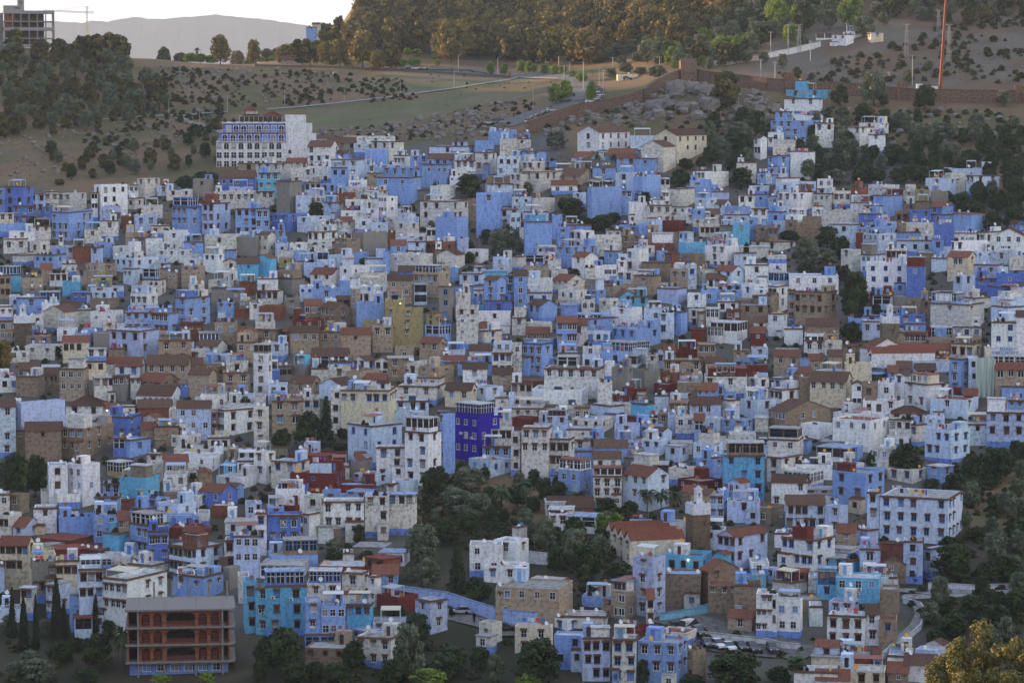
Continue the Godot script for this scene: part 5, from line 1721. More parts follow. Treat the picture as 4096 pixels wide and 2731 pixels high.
const WOODS := [
	["ppppe", 11.5, [9, 16], [Vector2(-88, -1427), Vector2(-83, -1523), Vector2(-78, -1681), Vector2(-80, -1750), Vector2(164, -1382), Vector2(126, -1316), Vector2(89, -1283), Vector2(73, -1236), Vector2(54, -1277), Vector2(24, -1269), Vector2(-5, -1363), Vector2(-33, -1372)]],
	["pe", 17, [11, 15], [Vector2(-72, -1640), Vector2(27, -1672), Vector2(142, -1388), Vector2(107, -1298), Vector2(56, -1313), Vector2(-15, -1436)]],
	["ppo", 7.6, [4, 8.5], [Vector2(-211, -1240), Vector2(-191, -1268), Vector2(-165, -1268), Vector2(-141, -1220), Vector2(-133, -1164), Vector2(-142, -1149), Vector2(-167, -1112), Vector2(-187, -1096)]],
	["pdo", 9, [3, 6], [Vector2(-167, -1082), Vector2(-139, -1088), Vector2(-111, -1127), Vector2(-101, -1049), Vector2(-126, -1047), Vector2(-154, -1020)]],
	["o", 12, [4, 6], [Vector2(79, -1267), Vector2(95, -1261), Vector2(102, -1189), Vector2(81, -1167)]],
	["d", 10, [5, 8], [Vector2(126, -1026), Vector2(176, -1030), Vector2(154, -900), Vector2(138, -923), Vector2(136, -973), Vector2(122, -995)]],
	["od", 12, [4, 7], [Vector2(110, -1077), Vector2(131, -1066), Vector2(180, -1053), Vector2(171, -1002), Vector2(124, -1007), Vector2(102, -1027)]],
	["do", 9, [4, 7], [Vector2(89, -617), Vector2(109, -633), Vector2(97, -562), Vector2(91, -551), Vector2(81, -562), Vector2(81, -587)]],
	["do", 9, [4, 7], [Vector2(104, -688), Vector2(120, -697), Vector2(109, -633), Vector2(95, -630)]],
	["d", 10, [4, 6], [Vector2(-18, -568), Vector2(2, -562), Vector2(9, -535), Vector2(-20, -535), Vector2(-33, -540)]],
	["do", 9, [3, 6], [Vector2(-94, -562), Vector2(-74, -557), Vector2(-70, -535), Vector2(-93, -535)]],
	["do", 7, [3, 6], [Vector2(-23, -666), Vector2(-10, -684), Vector2(11, -674), Vector2(28, -650), Vector2(18, -617), Vector2(2, -621), Vector2(-15, -633)]],
	["odbo", 6.5, [4, 9], [Vector2(52, -1233), Vector2(81, -1297), Vector2(103, -1337), Vector2(149, -1330), Vector2(133, -1263), Vector2(105, -1220), Vector2(90, -1183), Vector2(65, -1171)]],
	["do", 7.5, [3, 7], [Vector2(146, -1305), Vector2(228, -1345), Vector2(214, -1256), Vector2(176, -1235), Vector2(153, -1250)]],
	["do", 6.5, [4, 7], [Vector2(66, -1053), Vector2(88, -1065), Vector2(90, -1027), Vector2(76, -996), Vector2(63, -1002)]],
	["do", 6.5, [4, 7], [Vector2(96, -1039), Vector2(126, -1026), Vector2(122, -982), Vector2(95, -991)]],
	["p", 13, [9, 13], [Vector2(157, -1363), Vector2(237, -1378), Vector2(219, -1275), Vector2(179, -1263), Vector2(155, -1266)]]]
const SCREES := [
	[3.4, [Vector2(12, -1090), Vector2(32, -1095), Vector2(51, -1114), Vector2(66, -1117), Vector2(91, -1103), Vector2(99, -1073), Vector2(89, -1039), Vector2(69, -1026), Vector2(66, -1055), Vector2(42, -1067), Vector2(21, -1079), Vector2(10, -1066)], "grey limestone boulder on the steep crag under the town wall", [1.0, 5.0]],
	[3.0, [Vector2(-78, -1102), Vector2(-56, -1110), Vector2(-31, -1127), Vector2(-12, -1149), Vector2(3, -1164), Vector2(-4, -1093), Vector2(-15, -1074), Vector2(-40, -1083), Vector2(-66, -1089)], "grey boulder in the rocky band below the meadow", [0.6, 3.6]],
	[3.6, [Vector2(-187, -1096), Vector2(-156, -1137), Vector2(-116, -1169), Vector2(-108, -1107), Vector2(-139, -1062), Vector2(-172, -1009)], "pale boulder on the scrubby left slope", [0.5, 2.6]],
	[4.5, [Vector2(-149, -1273), Vector2(-108, -1286), Vector2(-73, -1273), Vector2(-71, -1180), Vector2(-110, -1169), Vector2(-140, -1209)], "pale boulder on the brown slope under the ridge road", [0.4, 2.6]],
	[5.0, [Vector2(115, -1085), Vector2(162, -1084), Vector2(180, -1065), Vector2(174, -1030), Vector2(133, -1026), Vector2(115, -1051)], "grey boulder on the bushy right slope", [0.7, 3.4]],
	[3.2, [Vector2(97, -1135), Vector2(144, -1178), Vector2(206, -1271), Vector2(218, -1281), Vector2(192, -1128), Vector2(146, -1129), Vector2(107, -1118)], "grey stone on the bare right hillside", [0.2, 1.3]],
	[6.5, [Vector2(-69, -1207), Vector2(19, -1187), Vector2(-5, -1165), Vector2(-34, -1119), Vector2(-67, -1100)], "grey stone on the meadow", [0.2, 0.9]]]
const SCRUB := [
	[5.2, [Vector2(98, -1143), Vector2(145, -1187), Vector2(206, -1271), Vector2(218, -1281), Vector2(192, -1130), Vector2(146, -1132), Vector2(107, -1122)], [1.4, 3.6], "dark round bush on the stony right hillside"],
	[4.4, [Vector2(-148, -1266), Vector2(-90, -1271), Vector2(-47, -1249), Vector2(-36, -1177), Vector2(-71, -1168), Vector2(-113, -1162), Vector2(-137, -1187)], [0.8, 2.6], "low dark bush on the brown slope under the ridge road"],
	[3.8, [Vector2(-144, -1199), Vector2(-114, -1180), Vector2(-108, -1120), Vector2(-139, -1092), Vector2(-163, -1084)], [1.0, 2.8], "low dark bush on the scrubby left slope"],
	[5.0, [Vector2(-81, -1098), Vector2(-34, -1119), Vector2(3, -1171), Vector2(10, -1123), Vector2(-11, -1076), Vector2(-66, -1085)], [0.8, 2.5], "low bush among the rocks below the meadow"],
	[5.5, [Vector2(10, -1083), Vector2(47, -1109), Vector2(91, -1097), Vector2(102, -1063), Vector2(85, -1027), Vector2(66, -1047), Vector2(21, -1072)], [1.0, 2.8], "bush between boulders on the crag"],
	[4.5, [Vector2(104, -1083), Vector2(183, -1076), Vector2(169, -988), Vector2(129, -1000), Vector2(107, -1039)], [1.5, 3.5], "leafy bush on the steep bushy right slope"],
	[4.0, [Vector2(97, -689), Vector2(121, -701), Vector2(94, -540), Vector2(76, -540), Vector2(78, -587)], [1.2, 3.0], "leafy bush in the overgrown gardens at right"],
	[3.6, [Vector2(-34, -554), Vector2(-17, -562), Vector2(5, -560), Vector2(23, -535), Vector2(-38, -535)], [1.0, 2.6], "leafy bush at the overgrown foot of the town"],
	[3.6, [Vector2(-98, -568), Vector2(-73, -562), Vector2(-69, -535), Vector2(-93, -535)], [1.0, 2.4], "leafy bush in the park at lower left"],
	[3.0, [Vector2(-26, -691), Vector2(2, -683), Vector2(28, -650), Vector2(20, -610), Vector2(2, -617), Vector2(-20, -633)], [1.5, 3.2], "leafy bush in the mosque gardens"],
	[3.4, [Vector2(-170, -992), Vector2(-100, -1009), Vector2(-75, -1055), Vector2(16, -1028), Vector2(62, -985), Vector2(98, -1016), Vector2(156, -914), Vector2(121, -704), Vector2(85, -649), Vector2(70, -562), Vector2(23, -540), Vector2(10, -587), Vector2(6, -633), Vector2(11, -683), Vector2(-19, -691), Vector2(-18, -617), Vector2(-34, -551), Vector2(-54, -587), Vector2(-88, -617), Vector2(-107, -617)], [0.6, 2.0], "small bush growing between the houses"],
	[9, [Vector2(-40, -1312), Vector2(36, -1235), Vector2(19, -1172), Vector2(-33, -1224)], [0.5, 1.2], "small bush on the green meadow"]]
const STRIPS := [
	["path", 2.2, 0.3, [-170.5, -1127.0, -167.1, -1137.0, -161.9, -1144.0, -151.0, -1150.0, -138.7, -1155.0, -125.5, -1149.0, -109.1, -1152.0]],
	["path", 2.6, 0.32, [-125.5, -1149.0, -124.6, -1141.0, -120.9, -1133.0, -114.2, -1124.0, -105.2, -1106.0]],
	["path", 2.4, 0.34, [-94.4, -1157.0, -82.2, -1162.0, -65.1, -1173.0, -44.0, -1189.0, -23.3, -1209.0, -6.8, -1238.0, -0.0, -1250.0, 2.7, -1258.0, 18.5, -1218.0]],
	["road", 14, 0.17, [-4.8, -1099.0, 2.4, -1107.0, 9.3, -1115.0, 16.2, -1115.0, 22.0, -1123.0]],
	["road", 9, 0.17, [22.0, -1123.0, 25.6, -1140.0, 27.7, -1157.0, 27.4, -1183.0, 24.5, -1208.0, 13.5, -1246.0, 0.0, -1272.0, -16.5, -1299.0, -58.5, -1292.0]],
	["road", 16, 0.16, [26.9, -1124.0, 31.8, -1125.0]],
	["path", 3, 0.3, [77.4, -593.0, 83.8, -592.0, 92.6, -592.0, 101.7, -592.0]],
	["stair_path", 2.2, 0.28, [78.1, -588.0, 79.9, -582.0, 79.7, -577.0, 77.7, -570.0, 74.8, -564.0, 70.8, -557.0, 68.4, -551.0]],
	["plaza", 9, 0.17, [29.3, -576.0, 33.7, -573.0, 38.7, -568.0, 43.5, -563.0, 48.5, -560.0, 52.3, -556.0, 56.1, -553.0]],
	["plaza", 7, 0.17, [35.1, -561.0, 40.1, -558.0, 46.1, -556.0, 50.1, -555.0]],
	["lane", 5, 0.2, [-25.8, -585.0, -18.3, -583.0, -11.7, -576.0, -6.3, -572.0, -0.0, -567.0, 0.0, -564.0]],
	["lane", 4, 0.2, [16.4, -1005.0, 23.2, -996.0, 32.3, -989.0]]]
const WALLS := [
	["town_wall", "long earthen town wall climbing the crag to a square tower", 4.4, 1.3, [0.23, 0.155, 0.115], [5.9, -1078.0, 12.2, -1083.0, 22.2, -1092.0, 35.7, -1094.0, 47.7, -1097.0, 56.4, -1113.0, 63.2, -1125.0]],
	["town_wall", "long earthen town wall running right from the square tower", 4.4, 1.3, [0.23, 0.155, 0.115], [68.5, -1125.0, 74.1, -1118.0, 84.6, -1112.0, 94.1, -1105.0, 100.0, -1103.0, 118.1, -1104.0, 128.5, -1104.0, 140.8, -1100.0, 145.3, -1098.0, 156.9, -1096.0, 183.9, -1093.0, 189.0, -1093.0]],
	["road_wall", "low earthen wall along the ridge road above the brown slope", 0.7, 0.5, [0.23, 0.18, 0.14], [-110.6, -1299.0, -86.9, -1296.0, -56.3, -1284.0, -25.4, -1271.0, -1.0, -1257.0]],
	["lane_wall", "pale blue lane wall descending past the silver car", 2.4, 0.35, [0.32, 0.42, 0.72], [-26.1, -590.0, -19.5, -587.0, -12.9, -584.0, -7.5, -578.0, -3.2, -574.0, -0.0, -572.0, 4.2, -571.0, 9.1, -573.0]],
	["plaza_wall", "sky blue low wall beside the terraced plaza", 1.5, 0.35, [0.2, 0.45, 0.6], [28.7, -573.0, 31.7, -574.0, 36.1, -577.0, 38.4, -579.0]],
	["kerb_wall", "stained white wall behind the row of parked cars", 1.2, 0.35, [0.55, 0.56, 0.6], [36.5, -563.0, 42.4, -561.0, 48.4, -559.0, 50.7, -557.0, 54.1, -556.0]],
	["stair_wall", "white wall curving down beside the garden steps", 0.9, 0.3, [0.6, 0.62, 0.68], [77.4, -585.0, 80.3, -582.0, 80.6, -577.0, 78.4, -568.0, 75.7, -563.0, 72.0, -558.0, 69.2, -552.0]],
	["path_wall", "low whitewashed wall below the garden path at right", 0.6, 0.3, [0.6, 0.62, 0.68], [77.7, -588.0, 83.4, -589.0, 92.2, -590.0, 101.5, -592.0]],
	["path_wall", "rough whitewashed wall above the garden path at right", 1.2, 0.4, [0.55, 0.56, 0.6], [83.8, -595.0, 92.7, -593.0, 101.4, -594.0]],
	["villa_wall", "long white wall behind the white villa", 2.4, 0.35, [0.66, 0.67, 0.7], [0.0, -616.0, 7.4, -613.0]],
	["field_wall", "stepped white wall climbing to the small white houses, upper right", 2.0, 0.4, [0.62, 0.62, 0.63], [100.6, -1182.0, 108.8, -1188.0, 116.0, -1196.0, 123.1, -1202.0]],
	["field_wall", "pale block wall with white piers below the olive trees, upper right", 2.0, 0.35, [0.42, 0.38, 0.32], [73.5, -1180.0, 85.1, -1175.0, 98.2, -1179.0]],
	["garden_wall", "grey rubble stone wall above the sloping lane", 5.0, 0.5, [0.25, 0.22, 0.19], [15.4, -1012.0, 25.5, -1003.0, 34.4, -996.0]]]
const POLES := [
	[-132.0, -1155.0, 5.7, "slim lamp post on the left slope, leftmost by the path", true],
	[-117.1, -1125.0, 6.1, "slim lamp post where the pale path bends", true],
	[-109.3, -1154.0, 5.9, "slim lamp post on the path just above the hotel", true],
	[-129.2, -1069.0, 3.3, "slim lamp post among the lower left pines", true],
	[-88.2, -1166.0, 6.1, "first lamp post from the hotel along the meadow path", true],
	[-65.8, -1178.0, 7.0, "second lamp post from the hotel along the meadow path", true],
	[-44.3, -1191.0, 6.0, "third lamp post from the hotel along the meadow path", true],
	[-23.3, -1213.0, 6.6, "fourth lamp post from the hotel along the meadow path", true],
	[-22.9, -1285.0, 7.2, "lamp post by the ridge playground, left of the pair", true],
	[-6.0, -1275.0, 7.2, "lamp post by the ridge playground, right of the pair", true],
	[-143.9, -1750.0, 7.9, "thick post by the ridge road at far left", false],
	[7.9, -1126.0, 9.4, "concrete pole beside the sloping car park", false],
	[20.9, -1204.0, 6.5, "concrete power pole by the upper road", false],
	[27.5, -1157.0, 11.1, "tallest concrete pole above the parked van", false],
	[33.7, -1163.0, 7.2, "thin lamp post behind the parked van", true],
	[34.5, -1135.0, 9.0, "dark wooden pole behind the parked van", false],
	[41.6, -1241.0, 4.3, "wooden pole among the olives", false],
	[58.8, -1198.0, 3.9, "wooden pole behind the olive by the wall", false],
	[91.6, -1107.0, 11.2, "tall concrete pole behind the town wall", false],
	[81.3, -1078.0, 6.4, "lamp post on the crag below the wall", true],
	[24.0, -1253.0, 3.9, "short pole below the hillside restaurant", true],
	[102.8, -1196.0, 8.0, "concrete pole at the foot of the white stepped wall", false],
	[109.0, -1188.0, 11.8, "tall concrete pole by the white stepped wall", false],
	[116.4, -1173.0, 7.9, "thin wooden pole on the grassy right slope", false],
	[99.2, -1134.0, 6.4, "pale post close above the town wall gate", false],
	[133.9, -1205.0, 7.8, "pole beside the small white house, upper right", false],
	[150.2, -1128.0, 11.2, "wooden pole with insulators left of the red mast", false],
	[142.2, -1134.0, 3.5, "short pale post behind the town wall trees", false]]
const PYLONS := [
	[113.8, -1193.0, 10.6, "lattice pylon by the white stepped wall"],
	[142.6, -1248.0, 9.0, "lattice pylon behind the small white houses"],
	[153.7, -1173.0, 12.7, "lattice pylon standing alone on the bare right slope"],
	[171.1, -1208.0, 11.4, "lattice pylon just left of the red mast"],
	[169.4, -1167.0, 14.2, "lattice pylon just right of the red mast"]]
const CARS := [
	["suv", 6.6, -1095.0, 0.15, [0.5, 0.5, 0.5], "white pickup nearest the camera end of the sloping car park"],
	["car", 8.6, -1100.0, 0.20, [0.15, 0.16, 0.18], "grey car second along the town wall car park"],
	["car", 10.5, -1101.0, 0.20, [0.02, 0.02, 0.025], "black car third along the town wall car park"],
	["car", 12.8, -1104.0, 0.20, [0.03, 0.03, 0.03], "dark car fourth along the town wall car park"],
	["car", 14.7, -1108.0, 0.20, [0.4, 0.4, 0.42], "silver car fifth along the town wall car park"],
	["car", 20.0, -1124.0, 3.20, [0.012, 0.012, 0.015], "black hatchback under the roadside tree"],
	["car", 22.0, -1137.0, 3.40, [0.03, 0.025, 0.02], "dark car behind the roadside trees"],
	["car", 32.1, -1150.0, 2.90, [0.12, 0.13, 0.13], "grey car topmost of the cluster by the van"],
	["car", 33.2, -1139.0, 2.90, [0.05, 0.05, 0.06], "dark car just above the white van"],
	["van", 32.1, -1123.0, 0.10, [0.62, 0.62, 0.62], "white minibus on the roadside above the town wall"],
	["car", 31.8, -1119.0, 0.15, [0.3, 0.35, 0.42], "bluish car below the white minibus"],
	["car", 30.9, -1116.0, 0.15, [0.55, 0.55, 0.57], "white car below the white minibus"],
	["car", 29.1, -1112.0, 0.20, [0.6, 0.6, 0.6], "white car lowest of the minibus cluster"],
	["car", 44.9, -1169.0, 0.10, [0.05, 0.08, 0.16], "dark blue car by the pale garden wall"],
	["car", 82.0, -1176.0, 0.10, [0.04, 0.045, 0.05], "dark car parked by the olives and white piers"],
	["suv", -8.4, -1102.0, 0.10, [0.3, 0.29, 0.27], "grey car at the left end of the sloping car park"],
	["car", -5.8, -1104.0, 0.10, [0.05, 0.06, 0.12], "blue car between two others at the left car park end"],
	["car", -4.8, -1108.0, 0.10, [0.02, 0.02, 0.02], "black car rightmost of the left car park trio"],
	["car", -55.3, -1287.0, 0.10, [0.6, 0.6, 0.6], "white car on the ridge road, leftmost"],
	["car", -46.4, -1287.0, 0.30, [0.1, 0.1, 0.1], "dark car on the ridge road under young trees"],
	["car", -43.9, -1288.0, 0.40, [0.2, 0.03, 0.03], "reddish car on the ridge road"],
	["suv", -41.0, -1286.0, 0.30, [0.4, 0.4, 0.4], "pale car on the ridge road"],
	["car", -37.6, -1290.0, 0.10, [0.3, 0.3, 0.32], "silver car on the ridge road, rightmost"],
	["van", 24.6, -995.0, 0.15, [0.6, 0.6, 0.6], "white van highest of three on the steep lane"],
	["van", 27.5, -989.0, 3.30, [0.62, 0.62, 0.62], "white van in the middle on the steep lane"],
	["car", 31.2, -989.0, 3.30, [0.62, 0.62, 0.62], "white car lowest of three on the steep lane"],
	["car", -24.9, -587.0, 3.10, [0.5, 0.3, 0.03], "yellow taxi half hidden behind the red terrace wall"],
	["car", -10.2, -577.0, 3.25, [0.3, 0.3, 0.33], "silver car parked against the pale blue lane wall"],
	["car", -1.0, -567.0, 0.10, [0.015, 0.015, 0.02], "black car beside the small whitewashed hut"],
	["van", 34.0, -567.0, 0.90, [0.6, 0.6, 0.62], "white van with roof rack on the terraced plaza"],
	["car", 31.9, -568.0, 0.30, [0.02, 0.025, 0.03], "dark car left of the white plaza van"],
	["suv", 35.6, -564.0, -1.20, [0.012, 0.012, 0.015], "black car in front of the white plaza van"],
	["car", 36.8, -558.0, -1.35, [0.05, 0.055, 0.06], "dark grey car leftmost in the lower parking row"],
	["suv", 38.8, -557.0, -1.20, [0.62, 0.62, 0.63], "white car second in the lower parking row"],
	["car", 40.8, -556.0, -1.25, [0.62, 0.62, 0.63], "white car third in the lower parking row"],
	["car", 43.1, -556.0, -1.30, [0.012, 0.012, 0.014], "black car fourth in the lower parking row"],
	["suv", 45.2, -555.0, -1.30, [0.03, 0.035, 0.04], "dark car fifth in the lower parking row"],
	["suv", 48.8, -555.0, -1.45, [0.04, 0.045, 0.05], "dark car rightmost in the lower parking row"]]
const PEOPLE := [
	[-12.0, -575.0, 0.40, [0.02, 0.02, 0.025], [0.02, 0.02, 0.02], "person in black walking beside the silver car, on the left", 0.16, false],
	[-11.7, -575.0, 0.30, [0.03, 0.03, 0.035], [0.015, 0.015, 0.02], "person in black walking beside the silver car, on the right", 0.14, false],
	[-7.3, -572.0, -0.60, [0.3, 0.25, 0.17], [0.3, 0.25, 0.17], "person in a beige robe walking down the lane", 0.1, true],
	[0.7, -1112.0, 0.20, [0.5, 0.5, 0.5], [0.4, 0.03, 0.03], "person in white and red on the sloping car park", 0.12, false]]
const SHEET := [117.5, 29.9, -740.0]
const SIGN := [122.3, 40.4, -740.0]
const TOWER := [65.8, -1125.0]
const GATES := [[101.8, -1105.6, "battlemented earthen gate arch in the town wall by the sky blue house"], [142.8, -1099.6, "battlemented earthen gate arch in the town wall between trees"], [184.8, -1092.6, "battlemented earthen gate arch in the town wall at the right edge"]]
const LAMPS := [
	[36.0, 11.1, -606.2, "bright lamp under the blue mosque portico, right arch"],
	[38.6, 10.8, -598.0, "bright lamp on the small blue wall right of the mosque portico"],
	[-94.9, 31.5, -698.0, "warm lamp on the red roofed terrace above the deep blue house"],
	[-29.1, 50.5, -778.0, "warm lamp on the terrace of the olive yellow house"]]
const OUTCROP := [59.5, -1095.0, 9.5, 70.2, -1076.0, 8.8, 64.1, -1098.0, 8.5, 68.6, -1095.0, 8, 79.9, -1059.0, 7.5, 57.8, -1078.0, 7, 80.6, -1048.0, 6.8, 61.1, -1074.0, 6.5, 50.3, -1084.0, 6, 64.6, -1074.0, 5.8, 53.7, -1081.0, 5.6, 52.4, -1071.0, 5.4, 65.2, -1064.0, 5.2, 37.6, -1079.0, 5.1]
